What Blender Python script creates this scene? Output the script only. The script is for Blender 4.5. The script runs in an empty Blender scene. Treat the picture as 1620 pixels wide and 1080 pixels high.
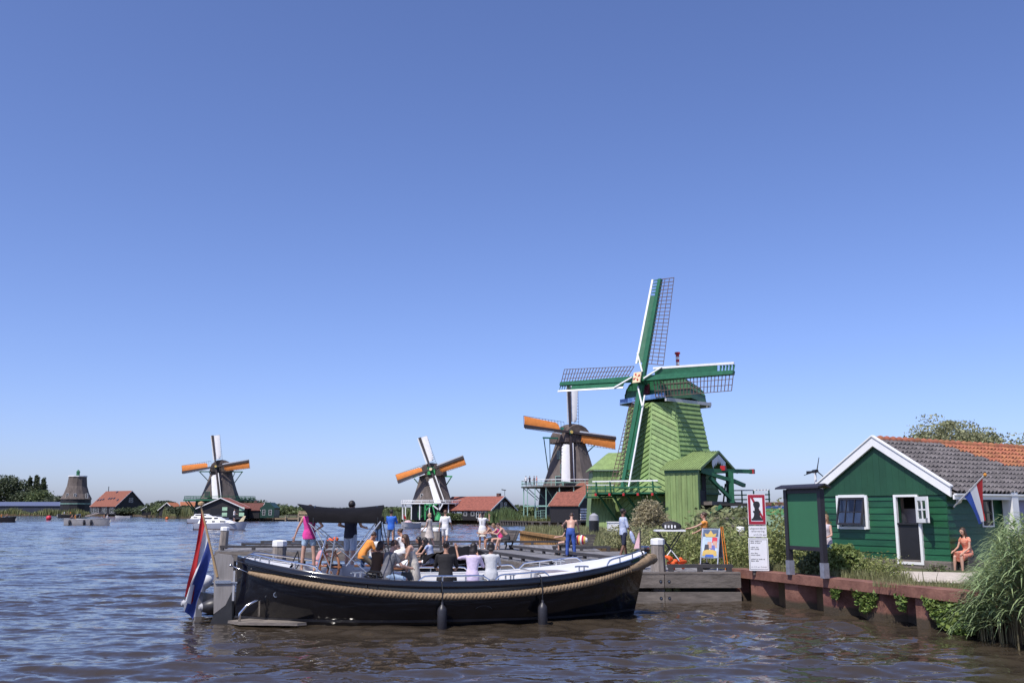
import bpy, bmesh, math, random
import numpy as np
from mathutils import Vector, Matrix, Quaternion
from mathutils.geometry import tessellate_polygon
R = math.radians
rnd = random.Random(7)
sc = bpy.context.scene
col = sc.collection

# ------------------------------------------------------------------ camera
F, W, HGT = 1500.0, 1620.0, 1080.0
PITCH = math.atan(268 / F)
EYE = Vector((0, 0, 2.6))
cam = bpy.data.cameras.new('camera')
cam.sensor_width = 36
cam.lens = 36 * F / W
cam.clip_start, cam.clip_end = 0.1, 20000
co = bpy.data.objects.new('camera', cam)
co.location = EYE
co.rotation_euler = (R(90) + PITCH, 0, 0)
col.objects.link(co)
sc.camera = co

# ------------------------------------------------------------------ light
SUN_EL, SUN_AZ = R(57), math.atan2(-0.60, -0.80)       # azimuth as x = sin, y = cos
to_sun = Vector((math.sin(SUN_AZ) * math.cos(SUN_EL), math.cos(SUN_AZ) * math.cos(SUN_EL), math.sin(SUN_EL)))
sun = bpy.data.lights.new('sun', 'SUN')
sun.energy, sun.angle, sun.color = 5.0, R(0.53), (1.0, 0.95, 0.88)
so = bpy.data.objects.new('sun', sun)
so.rotation_euler = to_sun.to_track_quat('Z', 'Y').to_euler()
so.location = (0, 0, 60)
col.objects.link(so)
world = bpy.data.worlds.new('World')
sc.world = world
world.use_nodes = True
wn = world.node_tree
bg = wn.nodes['Background']
sky = wn.nodes.new('ShaderNodeTexSky')
sky.sky_type = 'NISHITA'
sky.sun_disc = False
sky.sun_elevation = SUN_EL
sky.sun_rotation = SUN_AZ
sky.air_density, sky.dust_density, sky.ozone_density = 0.8, 0.95, 4.0
tint = wn.nodes.new('ShaderNodeMix')
tint.data_type = 'RGBA'
tint.blend_type = 'MULTIPLY'
tint.inputs[0].default_value = 1.0
tint.inputs[7].default_value = (1.0, 0.98, 1.25, 1)
wn.links.new(sky.outputs[0], tint.inputs[6])
wn.links.new(tint.outputs[2], bg.inputs[0])
bg.inputs[1].default_value = 0.145
sc.view_settings.view_transform = 'Standard'
sc.view_settings.look = 'None'
sc.view_settings.exposure = 0.0
sc.view_settings.gamma = 1.0
sc.view_settings.use_curve_mapping = False

# ------------------------------------------------------------------ helpers
def ray(px, py):
    u, v = (px - 810) / F, (540 - py) / F
    c, s = math.cos(PITCH), math.sin(PITCH)
    return Vector((u, c - v * s, s + v * c))

def at(px, py, Y):
    """point of the picture at ground distance Y"""
    d = ray(px, py)
    return d * (Y / d.y) + EYE

def gp(px, py, z=0.0):
    """point of the picture on the level z"""
    d = ray(px, py)
    return d * ((z - EYE.z) / d.z) + EYE

def V(*a):
    return Vector(a)

class MB:
    def __init__(s):
        s.v, s.f, s.m = [], [], []
        s.mi = 0
    def add(s, vs, fs):
        o = len(s.v)
        s.v.extend([tuple(p) for p in vs])
        s.f.extend([tuple(i + o for i in f) for f in fs])
        s.m.extend([s.mi] * len(fs))
        return s
    def box(s, c, d, rz=0.0, M=None):
        x, y, z = d[0] / 2, d[1] / 2, d[2] / 2
        vs = [Vector((a * x, b * y, e * z)) for e in (-1, 1) for b in (-1, 1) for a in (-1, 1)]
        M3 = M if M is not None else Matrix.Rotation(rz, 3, 'Z')
        c = Vector(c)
        return s.add([M3 @ p + c for p in vs], [(0, 2, 3, 1), (4, 5, 7, 6), (0, 1, 5, 4), (2, 6, 7, 3), (0, 4, 6, 2), (1, 3, 7, 5)])
    def beam(s, a, b, w, h, up=(0, 0, 1)):
        a, b = Vector(a), Vector(b)
        d = b - a
        L = d.length
        z = d / L
        x = Vector(up).cross(z)
        if x.length < 1e-4: x = Vector((1, 0, 0)).cross(z)
        x.normalize()
        y = z.cross(x)
        return s.box((a + b) / 2, (w, h, L), M=Matrix((x, y, z)).transposed())
    def hexa(s, p):
        """8 corners: bottom ring of four, top ring of four"""
        return s.add(p, [(3, 2, 1, 0), (4, 5, 6, 7), (0, 1, 5, 4), (1, 2, 6, 5), (2, 3, 7, 6), (3, 0, 4, 7)])
    def slab(s, q, t):
        """quad q thickened by vector t"""
        q = [Vector(p) for p in q]
        t = Vector(t)
        return s.hexa(q + [p + t for p in q])
    def tube(s, pts, r, n=8, caps=True, closed=False, sx=1.0):
        pts = [Vector(p) for p in pts]
        k = len(pts)
        rs = r if isinstance(r, (list, tuple)) else [r] * k
        vs, fs = [], []
        ref = None
        for i, p in enumerate(pts):
            if closed: t = pts[(i + 1) % k] - pts[i - 1]
            else: t = pts[min(i + 1, k - 1)] - pts[max(i - 1, 0)]
            if t.length < 1e-9: t = Vector((0, 0, 1))
            t.normalize()
            if ref is None:
                ref = Vector((0, 0, 1)) if abs(t.z) < .9 else Vector((1, 0, 0))
            x = ref - t * ref.dot(t)
            if x.length < 1e-6: x = t.orthogonal()
            x.normalize(); ref = x
            y = t.cross(x)
            for j in range(n):
                a = 2 * math.pi * j / n
                vs.append(p + x * (math.cos(a) * rs[i]) + y * (math.sin(a) * rs[i] * sx))
        for i in range(k if closed else k - 1):
            i2 = (i + 1) % k
            for j in range(n):
                j2 = (j + 1) % n
                fs.append((i * n + j, i * n + j2, i2 * n + j2, i2 * n + j))
        if caps and not closed:
            fs.append(tuple(range(n))[::-1])
            fs.append(tuple((k - 1) * n + j for j in range(n)))
        return s.add(vs, fs)
    def lathe(s, prof, c=(0, 0, 0), n=16, a0=0.0):
        """prof: (radius, z) pairs, bottom to top"""
        c = Vector(c)
        vs, fs = [], []
        for r, z in prof:
            for j in range(n):
                a = a0 + 2 * math.pi * j / n
                vs.append(c + Vector((r * math.cos(a), r * math.sin(a), z)))
        k = len(prof)
        for i in range(k - 1):
            for j in range(n):
                j2 = (j + 1) % n
                fs.append((i * n + j, i * n + j2, (i + 1) * n + j2, (i + 1) * n + j))
        fs.append(tuple(range(n))[::-1])
        fs.append(tuple((k - 1) * n + j for j in range(n)))
        return s.add(vs, fs)
    def ell(s, c, r, n=12, m=8, M=None):
        c = Vector(c)
        r = (r, r, r) if isinstance(r, (int, float)) else r
        vs, fs = [], []
        for i in range(m + 1):
            t = math.pi * i / m
            for j in range(n):
                a = 2 * math.pi * j / n
                p = Vector((r[0] * math.sin(t) * math.cos(a), r[1] * math.sin(t) * math.sin(a), -r[2] * math.cos(t)))
                vs.append(c + (M @ p if M is not None else p))
        for i in range(m):
            for j in range(n):
                j2 = (j + 1) % n
                fs.append((i * n + j, i * n + j2, (i + 1) * n + j2, (i + 1) * n + j))
        return s.add(vs, fs)
    def prism(s, poly, t):
        """planar polygon thickened by vector t"""
        p = [Vector(q) for q in poly]
        t = Vector(t)
        n = len(p)
        fs = [tuple(range(n))[::-1], tuple(range(n, 2 * n))]
        fs += [(i, (i + 1) % n, (i + 1) % n + n, i + n) for i in range(n)]
        return s.add(p + [q + t for q in p], fs)
    def grid(s, rows):
        """list of equally long lists of points"""
        n = len(rows[0])
        vs = [p for r in rows for p in r]
        fs = [(i * n + j, i * n + j + 1, (i + 1) * n + j + 1, (i + 1) * n + j) for i in range(len(rows) - 1) for j in range(n - 1)]
        return s.add(vs, fs)
    def xform(s, M):
        s.v = [tuple(M @ Vector(p)) for p in s.v]
        return s
    def mesh(s, name, mats, smooth=False):
        me = bpy.data.meshes.new(name)
        me.from_pydata(s.v, [], s.f)
        mats = mats if isinstance(mats, (list, tuple)) else [mats]
        for m in mats: me.materials.append(m)
        if any(s.m): me.polygons.foreach_set('material_index', s.m)
        bm = bmesh.new(); bm.from_mesh(me)
        bmesh.ops.recalc_face_normals(bm, faces=bm.faces)
        bm.to_mesh(me); bm.free()
        if smooth:
            if smooth is True: me.shade_smooth()
            else:
                me.shade_smooth()
                me.set_sharp_from_angle(angle=R(smooth))
        me.update()
        return me

def link(o):
    col.objects.link(o)
    return o

def tag(o, label=None, cat=None, group=None, kind=None):
    if label: o['label'] = label
    if cat: o['category'] = cat
    if group: o['group'] = group
    if kind: o['kind'] = kind
    return o

ORI = {}
def thing(name, label, cat, loc=(0, 0, 0), rz=0.0, group=None, world=False):
    """an Empty at the base of a thing; with world=True its parts are given in world coordinates"""
    o = link(bpy.data.objects.new(name, None))
    o.empty_display_size = .2
    o.location = loc
    o.rotation_euler = (0, 0, rz)
    tag(o, label, cat, group)
    if world: ORI[o.name] = Vector(loc)
    return o

def root_of(o):
    while o.parent: o = o.parent
    return o

def part(name, mb, m, parent=None, smooth=False, kind=None, label=None):
    """one mesh object, child of parent"""
    me = mb.mesh(name, m, smooth) if isinstance(mb, MB) else mb
    o = link(bpy.data.objects.new(name, me))
    if parent is not None:
        r = root_of(parent)
        if r.name in ORI and isinstance(mb, MB): me.transform(Matrix.Translation(-ORI[r.name]))
        o.parent = parent
    tag(o, label, None, None, kind)
    return o

def single(name, mb, m, label, cat, group=None, smooth=False, loc=None, rz=0.0):
    """a thing that is one mesh"""
    me = mb.mesh(name, m, smooth) if isinstance(mb, MB) else mb
    o = link(bpy.data.objects.new(name, me))
    if loc is not None: o.location = loc
    o.rotation_euler = (0, 0, rz)
    return tag(o, label, cat, group)

def struct(name, mb, m, smooth=False, kind='structure'):
    me = mb.mesh(name, m, smooth) if isinstance(mb, MB) else mb
    return tag(link(bpy.data.objects.new(name, me)), kind=kind)

def copy_tree(o, parent=None):
    c = link(o.copy())
    c.parent = parent
    for ch in o.children: copy_tree(ch, c)
    return c

def rawmesh(name, verts, faces, m, smooth=False):
    """numpy verts (n,3), faces (k,4) or (k,3)"""
    me = bpy.data.meshes.new(name)
    n, k, q = len(verts), len(faces), faces.shape[1]
    me.vertices.add(n)
    me.vertices.foreach_set('co', np.ascontiguousarray(verts, dtype=np.float32).ravel())
    me.loops.add(k * q)
    me.loops.foreach_set('vertex_index', np.ascontiguousarray(faces, dtype=np.int32).ravel())
    me.polygons.add(k)
    me.polygons.foreach_set('loop_start', np.arange(0, k * q, q, dtype=np.int32))
    if smooth: me.polygons.foreach_set('use_smooth', np.ones(k, dtype=bool))
    me.materials.append(m)
    me.update(calc_edges=True)
    return me

# ------------------------------------------------------------------ materials
MATS = {}
def mat(name, c, rough=.6, metal=0.0, var=.18, scale=3.0, c2=None, bump=0.0, bscale=30.0, stretch=(1, 1, 1), rand=0.0, coat=0.0, spec=.5, detail=5.0, island=0.0, trans=0.0, tide=None):
    """principled material: base colour broken up by noise (and by object), fine bump"""
    if name in MATS: return MATS[name]
    m = bpy.data.materials.new(name)
    m.use_nodes = True
    t = m.node_tree
    b = t.nodes['Principled BSDF']
    N, L = t.nodes.new, t.links.new
    tc = N('ShaderNodeTexCoord')
    mp = N('ShaderNodeMapping'); mp.inputs['Scale'].default_value = stretch
    L(tc.outputs['Object'], mp.inputs[0])
    no = N('ShaderNodeTexNoise'); no.inputs['Scale'].default_value = scale; no.inputs['Detail'].default_value = detail
    no.inputs['Roughness'].default_value = .65
    L(mp.outputs[0], no.inputs['Vector'])
    ra = N('ShaderNodeValToRGB')
    ra.color_ramp.elements[0].position, ra.color_ramp.elements[1].position = .32, .68
    lo = tuple(x * (1 - var) for x in c)
    hi = c2 if c2 else tuple(min(1, x * (1 + var)) for x in c)
    ra.color_ramp.elements[0].color = (*lo, 1)
    ra.color_ramp.elements[1].color = (*hi, 1)
    L(no.outputs[0], ra.inputs[0])
    out = ra.outputs[0]
    for src, amt in (('obj', rand), ('isl', island)):
        if amt <= 0: continue
        if src == 'obj':
            oi = N('ShaderNodeObjectInfo'); rv = oi.outputs['Random']
        else:
            ge = N('ShaderNodeNewGeometry'); rv = ge.outputs['Random Per Island']
        mr = N('ShaderNodeMapRange'); mr.inputs[3].default_value = 1 - amt; mr.inputs[4].default_value = 1 + amt
        L(rv, mr.inputs[0])
        hs = N('ShaderNodeHueSaturation')
        L(mr.outputs[0], hs.inputs['Value']); L(out, hs.inputs['Color'])
        mh = N('ShaderNodeMapRange'); mh.inputs[3].default_value = .5 - amt * .05; mh.inputs[4].default_value = .5 + amt * .05
        mu = N('ShaderNodeMath'); mu.operation = 'MULTIPLY'; mu.inputs[1].default_value = 7.31
        fr = N('ShaderNodeMath'); fr.operation = 'FRACT'
        L(rv, mu.inputs[0]); L(mu.outputs[0], fr.inputs[0]); L(fr.outputs[0], mh.inputs[0]); L(mh.outputs[0], hs.inputs['Hue'])
        out = hs.outputs[0]
    if tide:                                                  # growth and slime below a ragged line above the water
        sp = N('ShaderNodeSeparateXYZ'); L(tc.outputs['Object'], sp.inputs[0])
        ma = N('ShaderNodeMath'); ma.operation = 'MULTIPLY_ADD'; ma.inputs[1].default_value = -.22; L(no.outputs[0], ma.inputs[0]); L(sp.outputs[2], ma.inputs[2])
        mr = N('ShaderNodeMapRange'); mr.inputs[1].default_value = tide - .03; mr.inputs[2].default_value = tide + .05; mr.inputs[3].default_value = .85; mr.inputs[4].default_value = 0.0
        L(ma.outputs[0], mr.inputs[0])
        mt = N('ShaderNodeMix'); mt.data_type = 'RGBA'; mt.inputs[7].default_value = (.035, .034, .018, 1)
        L(mr.outputs[0], mt.inputs[0]); L(out, mt.inputs[6]); out = mt.outputs[2]
    L(out, b.inputs['Base Color'])
    b.inputs['Roughness'].default_value = rough
    b.inputs['Metallic'].default_value = metal
    b.inputs['Specular IOR Level'].default_value = spec
    if coat: b.inputs['Coat Weight'].default_value = coat; b.inputs['Coat Roughness'].default_value = .06
    if bump:
        n2 = N('ShaderNodeTexNoise'); n2.inputs['Scale'].default_value = bscale; n2.inputs['Detail'].default_value = 4
        L(mp.outputs[0], n2.inputs['Vector'])
        bu = N('ShaderNodeBump'); bu.inputs['Strength'].default_value = bump; bu.inputs['Distance'].default_value = .02
        L(n2.outputs[0], bu.inputs['Height']); L(bu.outputs[0], b.inputs['Normal'])
    if trans:
        tr = N('ShaderNodeBsdfTranslucent'); L(out, tr.inputs['Color'])
        mx = N('ShaderNodeMixShader'); mx.inputs[0].default_value = trans
        om = t.nodes['Material Output']
        L(b.outputs[0], mx.inputs[1]); L(tr.outputs[0], mx.inputs[2]); L(mx.outputs[0], om.inputs['Surface'])
    MATS[name] = m
    return m

def leafmat(name, c, var=.35, trans=.3):
    return mat(name, c, rough=.55, var=.25, scale=.5, island=var, trans=trans, spec=.35)

white = mat('white_paint', (.78, .78, .77), rough=.45, var=.06, scale=2, bump=.1, bscale=60)
trim_green = mat('trim_green_paint', (.024, .122, .058), rough=.4, var=.2, scale=2)
black_wood = mat('tarred_wood', (.016, .014, .015), rough=.6, var=.35, scale=2, stretch=(1, 1, 6), bump=.2, bscale=20)
dark_wood = mat('weathered_dark_wood', (.075, .066, .06), rough=.8, var=.4, scale=3, stretch=(1, 1, 1), bump=.3, bscale=25, rand=.2)
grey_wood = mat('weathered_grey_wood', (.15, .128, .112), rough=.85, var=.4, scale=4, stretch=(.5, .5, 2.5), bump=.4, bscale=30, rand=.15)
steel = mat('stainless_steel', (.62, .62, .62), rough=.22, metal=1, var=.08)
black_plastic = mat('black_plastic', (.012, .012, .013), rough=.4, var=.2)
red_paint = mat('red_paint', (.45, .02, .025), rough=.45, var=.1)
def clear_glass():
    m = bpy.data.materials.new('clear_glass'); m.use_nodes = True
    t = m.node_tree; N, L = t.nodes.new, t.links.new
    t.nodes.remove(t.nodes['Principled BSDF'])
    a, g, x, f = N('ShaderNodeBsdfTransparent'), N('ShaderNodeBsdfGlossy'), N('ShaderNodeMixShader'), N('ShaderNodeFresnel')
    a.inputs[0].default_value = (.82, .86, .86, 1); g.inputs['Roughness'].default_value = .03; f.inputs[0].default_value = 1.9
    L(f.outputs[0], x.inputs[0]); L(a.outputs[0], x.inputs[1]); L(g.outputs[0], x.inputs[2]); L(x.outputs[0], t.nodes['Material Output'].inputs[0])
    return m
cglass = clear_glass()
glass = mat('window_glass', (.02, .025, .03), rough=.05, var=.3, scale=1, spec=.8)
skin = mat('skin', (.52, .30, .21), rough=.5, var=.1, scale=12, rand=.18)
# ------------------------------------------------------------------ water
def water():
    def axis(lo, hi, c0, c1, d, g, dmax):
        a = list(np.arange(c0, c1 + 1e-6, d))
        s = d
        while a[-1] < hi:
            s = min(s * g, dmax); a.append(a[-1] + s)
        s = d
        while a[0] > lo:
            s = min(s * g, dmax); a.insert(0, a[0] - s)
        return np.array(a)
    X = axis(-130, 130, -15, 12, .10, 1.05, .9)
    X = np.concatenate([-130 - np.geomspace(1.5, 800, 60)[::-1], X, 130 + np.geomspace(1.5, 800, 60)])
    Y = axis(-60, 230, 12.5, 30, .075, 1.02, .42)
    Y = np.concatenate([Y, 230 + np.geomspace(.6, 1100, 120)])
    dx, dy = np.gradient(X), np.gradient(Y)
    gx, gy = np.meshgrid(X, Y)
    sx, sy = np.meshgrid(dx, dy)
    rs = np.random.RandomState(4)
    z = np.zeros_like(gx)
    for i in range(70):
        lam = .30 * (3.0 / .30) ** rs.rand()
        th = rs.normal(0, .55)
        k = 2 * np.pi / lam
        kx, ky = k * math.sin(th), k * math.cos(th)
        amp = .0044 * lam ** .5 * (.5 + rs.rand())
        step = np.maximum(sx * abs(math.sin(th)), sy * abs(math.cos(th)))
        fade = np.clip((lam / np.maximum(step, 1e-6) - 3) / 3, 0, 1)
        ph = kx * gx + ky * gy + rs.rand() * 6.28
        w = np.sin(ph)
        z += amp * fade * (w + .25 * np.cos(2 * ph))
    # patches of calmer and livelier water
    cal = .75 + .35 * np.sin(gx * .23 + 1.3 * np.sin(gy * .11)) * np.sin(gy * .31 + .9)
    z *= cal * (1 + .9 * np.clip((gy - 45) / 90, 0, 1))
    ny, nx = gx.shape
    v = np.stack([gx.ravel(), gy.ravel(), z.ravel()], 1)
    i = np.arange(ny * nx).reshape(ny, nx)
    f = np.stack([i[:-1, :-1].ravel(), i[:-1, 1:].ravel(), i[1:, 1:].ravel(), i[1:, :-1].ravel()], 1)
    m = bpy.data.materials.new('river_water')
    m.use_nodes = True
    t = m.node_tree; N, L = t.nodes.new, t.links.new
    b = t.nodes['Principled BSDF']
    b.inputs['Base Color'].default_value = (.044, .034, .024, 1)
    b.inputs['Roughness'].default_value = .06
    b.inputs['IOR'].default_value = 1.33
    b.inputs['Specular IOR Level'].default_value = .5
    tc = N('ShaderNodeTexCoord')
    # slopes of the small waves: two octaves of noise lean the normal, however far away
    ge = N('ShaderNodeNewGeometry')
    acc = ge.outputs['Normal']
    for sc_, k, sx_ in ((.9, .34, .4), (3.2, .42, .5), (11.0, .24, .6)):
        mp = N('ShaderNodeMapping'); mp.inputs['Scale'].default_value = (sx_, 1, 1)
        L(tc.outputs['Object'], mp.inputs[0])
        no = N('ShaderNodeTexNoise'); no.inputs['Scale'].default_value = sc_; no.inputs['Detail'].default_value = 2
        no.inputs['Distortion'].default_value = .3
        L(mp.outputs[0], no.inputs['Vector'])
        su = N('ShaderNodeVectorMath'); su.operation = 'SUBTRACT'; su.inputs[1].default_value = (.5, .5, .5)
        mu = N('ShaderNodeVectorMath'); mu.operation = 'MULTIPLY'; mu.inputs[1].default_value = (k * .6, k, 0)
        ad = N('ShaderNodeVectorMath'); ad.operation = 'ADD'
        L(no.outputs['Color'], su.inputs[0]); L(su.outputs[0], mu.inputs[0]); L(mu.outputs[0], ad.inputs[0]); L(acc, ad.inputs[1])
        acc = ad.outputs[0]
    prev = N('ShaderNodeVectorMath'); prev.operation = 'NORMALIZE'
    L(acc, prev.inputs[0])
    L(prev.outputs[0], b.inputs['Normal'])
    struct('water', rawmesh('water', v, f, m, True), m)
water()

# ------------------------------------------------------------------ ground
grass_mat = mat('grass_ground', (.055, .075, .022), rough=.9, var=.5, scale=.8, c2=(.13, .13, .05), bump=.6, bscale=12)
soil_edge = mat('revetment_wood', (.10, .065, .03), rough=.9, var=.5, scale=2, stretch=(1, 1, .4), bump=.4, bscale=14)

def land(name, pts, z, m=None, skirt=-1.2, em=None):
    pts = [Vector((p[0], p[1], 0)) for p in pts]
    tri = tessellate_polygon([pts])
    mb = MB()
    mb.add([(p.x, p.y, z) for p in pts], [tuple(t) for t in tri])
    mb.mi = 1
    n = len(pts)
    for i in range(n):
        a, b = pts[i], pts[(i + 1) % n]
        mb.add([(a.x, a.y, z), (b.x, b.y, z), (b.x, b.y, skirt), (a.x, a.y, skirt)], [(0, 1, 2, 3)])
    return struct(name, mb, [m or grass_mat, em or soil_edge])

far_shore = [(-5200, 620), (-900, 610), (-338, 570), (-215, 540), (-150, 405), (-101, 318), (-80, 270), (-58, 266), (-50, 300), (-42, 300),
             (-26, 214), (-4, 196), (3, 172), (15, 165), (22, 150), (13, 128), (10, 96), (12, 84), (7.8, 79), (6.5, 90), (1.6, 92), (.95, 88), (3.4, 70), (4.6, 58), (3.6, 48.5), (5.2, 46), (4.5, 40.5), (5.0, 36), (4.7, 31.8),
             (6.75, 29.6), (9.6, 22.4), (10.2, 20.6), (9.8, 18), (10.5, 15), (13, 13), (60, -10), (900, -200), (9000, 0), (9000, 9000), (-9000, 9000), (-9000, 900)]
land('ground', far_shore, .86)

def in_poly(x, y, poly):
    c = False
    n = len(poly)
    for i in range(n):
        x1, y1 = poly[i][:2]; x2, y2 = poly[i - 1][:2]
        if (y1 > y) != (y2 > y) and x < (x2 - x1) * (y - y1) / (y2 - y1) + x1: c = not c
    return c

# ------------------------------------------------------------------ foliage
def leaf_quads(cen, size, rs, up=.35, aspect=.55):
    """one folded rhombic leaf (two triangles) per centre"""
    n = len(cen)
    d = rs.normal(size=(n, 3)); d[:, 2] *= .7
    d /= np.linalg.norm(d, axis=1, keepdims=True) + 1e-9
    nrm = rs.normal(size=(n, 3)); nrm[:, 2] += up
    s = np.cross(d, nrm); s /= np.linalg.norm(s, axis=1, keepdims=True) + 1e-9
    L = (size * (.6 + .8 * rs.rand(n)))[:, None]
    a = cen - d * L * .5; b = cen + d * L * .5
    mid = cen + np.cross(s, d) * L * .08
    p = mid + s * L * aspect * .5; q = mid - s * L * aspect * .5
    v = np.stack([a, p, b, q], 1).reshape(-1, 3)
    f = np.arange(n * 4).reshape(n, 4)
    return v, f

def crown_points(lobes, n, rs, clump=.22, gap=.0):
    """leaf centres gathered in clumps spread through the shells of the lobes"""
    vol = np.array([l[3] * l[4] * l[5] for l in lobes]) ** .67
    vol /= vol.sum()
    out = []
    for l, w in zip(lobes, vol):
        k = max(3, int(30 * (w * len(lobes)) ** .5))
        per = max(2, int(n * w / k))
        c = rs.normal(size=(k, 3)); c /= np.linalg.norm(c, axis=1, keepdims=True)
        rad = (.35 + .62 * rs.rand(k) ** .6)[:, None]
        c = c * rad
        pts = c[:, None, :] + np.clip(rs.normal(size=(k, per, 3)), -1.4, 1.4) * clump * (.5 + rs.rand(k)[:, None, None])
        pts = pts.reshape(-1, 3) * np.array(l[3:6]) + np.array(l[:3])
        out.append(pts)
    return np.concatenate(out)

def foliage(name, lobes, n, size, m, seed, parent=None, clump=.22, zmin=None, **k):
    rs = np.random.RandomState(seed)
    c = crown_points(lobes, n, rs, clump)
    if zmin is not None: c = c[c[:, 2] > zmin]
    v, f = leaf_quads(c, size, rs, **k)
    o = link(bpy.data.objects.new(name, rawmesh(name, v, f, m)))
    if parent is not None: o.parent = parent
    return o

bark = mat('bark', (.10, .08, .06), rough=.9, var=.4, scale=8, bump=.6, bscale=20)
leaf_dark = leafmat('leaf_dark', (.075, .095, .05))
leaf_mid = leafmat('leaf_mid', (.14, .175, .075))
leaf_olive = leafmat('leaf_olive', (.20, .22, .10))
leaf_bright = leafmat('leaf_bright', (.20, .26, .08))
leaf_dry = leafmat('leaf_dry', (.42, .37, .23), var=.35)
reed_mat = leafmat('reed_leaf', (.26, .34, .16), var=.3)
reed_dry = leafmat('reed_dry', (.30, .25, .13), var=.3)

def trunk(lobes, h, r, parent, seed, base=0.0):
    rr = random.Random(seed)
    mb = MB()
    pts = [V(0, 0, base - .3)] + [V(rr.uniform(-.03, .03) * h, rr.uniform(-.03, .03) * h, base + h * t) for t in (.2, .45, .75)]
    mb.tube(pts, [r * 1.2, r, r * .75, r * .4], 7)
    for l in lobes:
        p = pts[2]
        e = V(l[0], l[1], l[2])
        mb.tube([p, (p + e) / 2 + V(0, 0, -.05 * h), e, e + V(0, 0, l[5] * .6)], [r * .5, r * .35, r * .2, r * .06], 5)
    return part('trunk', mb, bark, parent, smooth=True)

def tree(name, label, loc, lobes, n, size, m, seed, h, r, group=None, cat='tree', clump=.22):
    t = thing(name, label, cat, loc, 0, group)
    foliage('crown', lobes, n, size, m, seed, t, clump)
    trunk(lobes, h, r, t, seed)
    return t

# blades: reeds and grasses, each a bent tapering strip
def blades(base, height, width, lean, rs, curve=.5, segs=3, spread=.35):
    """base (n,3); height (n,); lean: common lean vector (x,y) of a tip, per metre"""
    n = len(base)
    az = rs.rand(n) * 6.283
    out = np.stack([np.cos(az), np.sin(az), np.zeros(n)], 1)
    side = np.stack([-np.sin(az + rs.normal(0, .5, n)), np.cos(az), np.zeros(n)], 1)
    ln = out * (spread * rs.rand(n)[:, None]) + np.array([lean[0], lean[1], 0])
    vs = []
    for i in range(segs + 1):
        t = i / segs
        p = base + np.array([0, 0, 1]) * (height * (t - .18 * curve * t * t))[:, None] + ln * (height * (t ** 1.9))[:, None]
        w = (width * (1 - t) ** .7 + .001)[:, None] if i < segs else np.full((n, 1), .002)
        vs += [p - side * w * .5, p + side * w * .5]
    v = np.stack(vs, 1).reshape(-1, 3)
    k = 2 * (segs + 1)
    b = (np.arange(n) * k)[:, None]
    f = np.concatenate([b + np.array([[2 * i, 2 * i + 1, 2 * i + 3, 2 * i + 2]]) for i in range(segs)], 0)
    return v, f

def scatter(poly, n, rs):
    p = np.array([q[:2] for q in poly])
    lo, hi = p.min(0), p.max(0)
    out = []
    while len(out) < n:
        x, y = lo + rs.rand(2) * (hi - lo)
        if in_poly(x, y, poly): out.append((x, y))
    return np.array(out)

def grass_patch(name, poly, n, h, w, m, seed, z=.86, lean=(0, 0), spread=.4, segs=3, hz=None):
    rs = np.random.RandomState(seed)
    xy = scatter(poly, n, rs)
    base = np.concatenate([xy, np.full((n, 1), z)], 1)
    hh = h * (.5 + rs.rand(n) * .8)
    if hz is not None: hh = hh * hz(xy)
    v, f = blades(base, hh, np.full(n, w), lean, rs, segs=segs, spread=spread)
    return tag(link(bpy.data.objects.new(name, rawmesh(name, v, f, m))), kind='stuff')
# ------------------------------------------------------------------ cladding
def clip2(poly, a, b, c):
    """keep a*x + b*y >= c"""
    out = []
    n = len(poly)
    for i in range(n):
        p, q = poly[i], poly[(i + 1) % n]
        dp, dq = a * p[0] + b * p[1] - c, a * q[0] + b * q[1] - c
        if dp >= 0: out.append(p)
        if dp * dq < 0:
            t = dp / (dp - dq)
            out.append((p[0] + (q[0] - p[0]) * t, p[1] + (q[1] - p[1]) * t))
    return out

def clad(parent, o, ux, uy, n, poly, pitch, m, phi=0.0, thick=.06, name='weatherboard', holes=(), vertical=False, jit=.3, gap=0.0):
    """boards across a convex polygon given in the plane (o, ux, uy); each board is one object.
    The lower edge of a board stands proud of the next one. holes: (x0, y0, x1, y1) kept free (phi = 0 only)"""
    o, ux, uy, n = Vector(o), Vector(ux), Vector(uy), Vector(n)
    ca, sa = math.cos(phi), math.sin(phi)
    sv = [-p[0] * sa + p[1] * ca for p in poly]
    s = min(sv)
    while s < max(sv) - 1e-4:
        e = s + pitch
        pl = clip2(clip2(poly, -sa, ca, s + gap), sa, -ca, -e)
        pieces = [pl] if len(pl) > 2 else []
        for h in holes:
            if h[1] < e - .02 and h[3] > s + .02:
                new = []
                for q in pieces:
                    for w in (clip2(q, -1, 0, -h[0]), clip2(q, 1, 0, h[2])):
                        if len(w) > 2: new.append(w)
                    if h[1] > s:
                        w = clip2(clip2(clip2(q, 1, 0, h[0]), -1, 0, -h[2]), 0, -1, -h[1])
                        if len(w) > 2: new.append(w)
                    if h[3] < e:
                        w = clip2(clip2(clip2(q, 1, 0, h[0]), -1, 0, -h[2]), 0, 1, h[3])
                        if len(w) > 2: new.append(w)
                pieces = new
        for q in pieces:
            k = len(q)
            if max(x for x, y in q) - min(x for x, y in q) < .03: continue
            off = rnd.uniform(-jit, jit) * thick * .5
            back = [o + ux * x + uy * y for x, y in q]
            if vertical: fr = [p + n * (thick + off) for p in back]
            else: fr = [p + n * (thick * (1 - .72 * ((-x * sa + y * ca) - s) / pitch) + off * .4) for p, (x, y) in zip(back, q)]
            mb = MB()
            mb.add(back + fr, [tuple(range(k))[::-1], tuple(range(k, 2 * k))] + [(i, (i + 1) % k, (i + 1) % k + k, i + k) for i in range(k)])
            part(name, mb, m, parent)
        s = e

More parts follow.
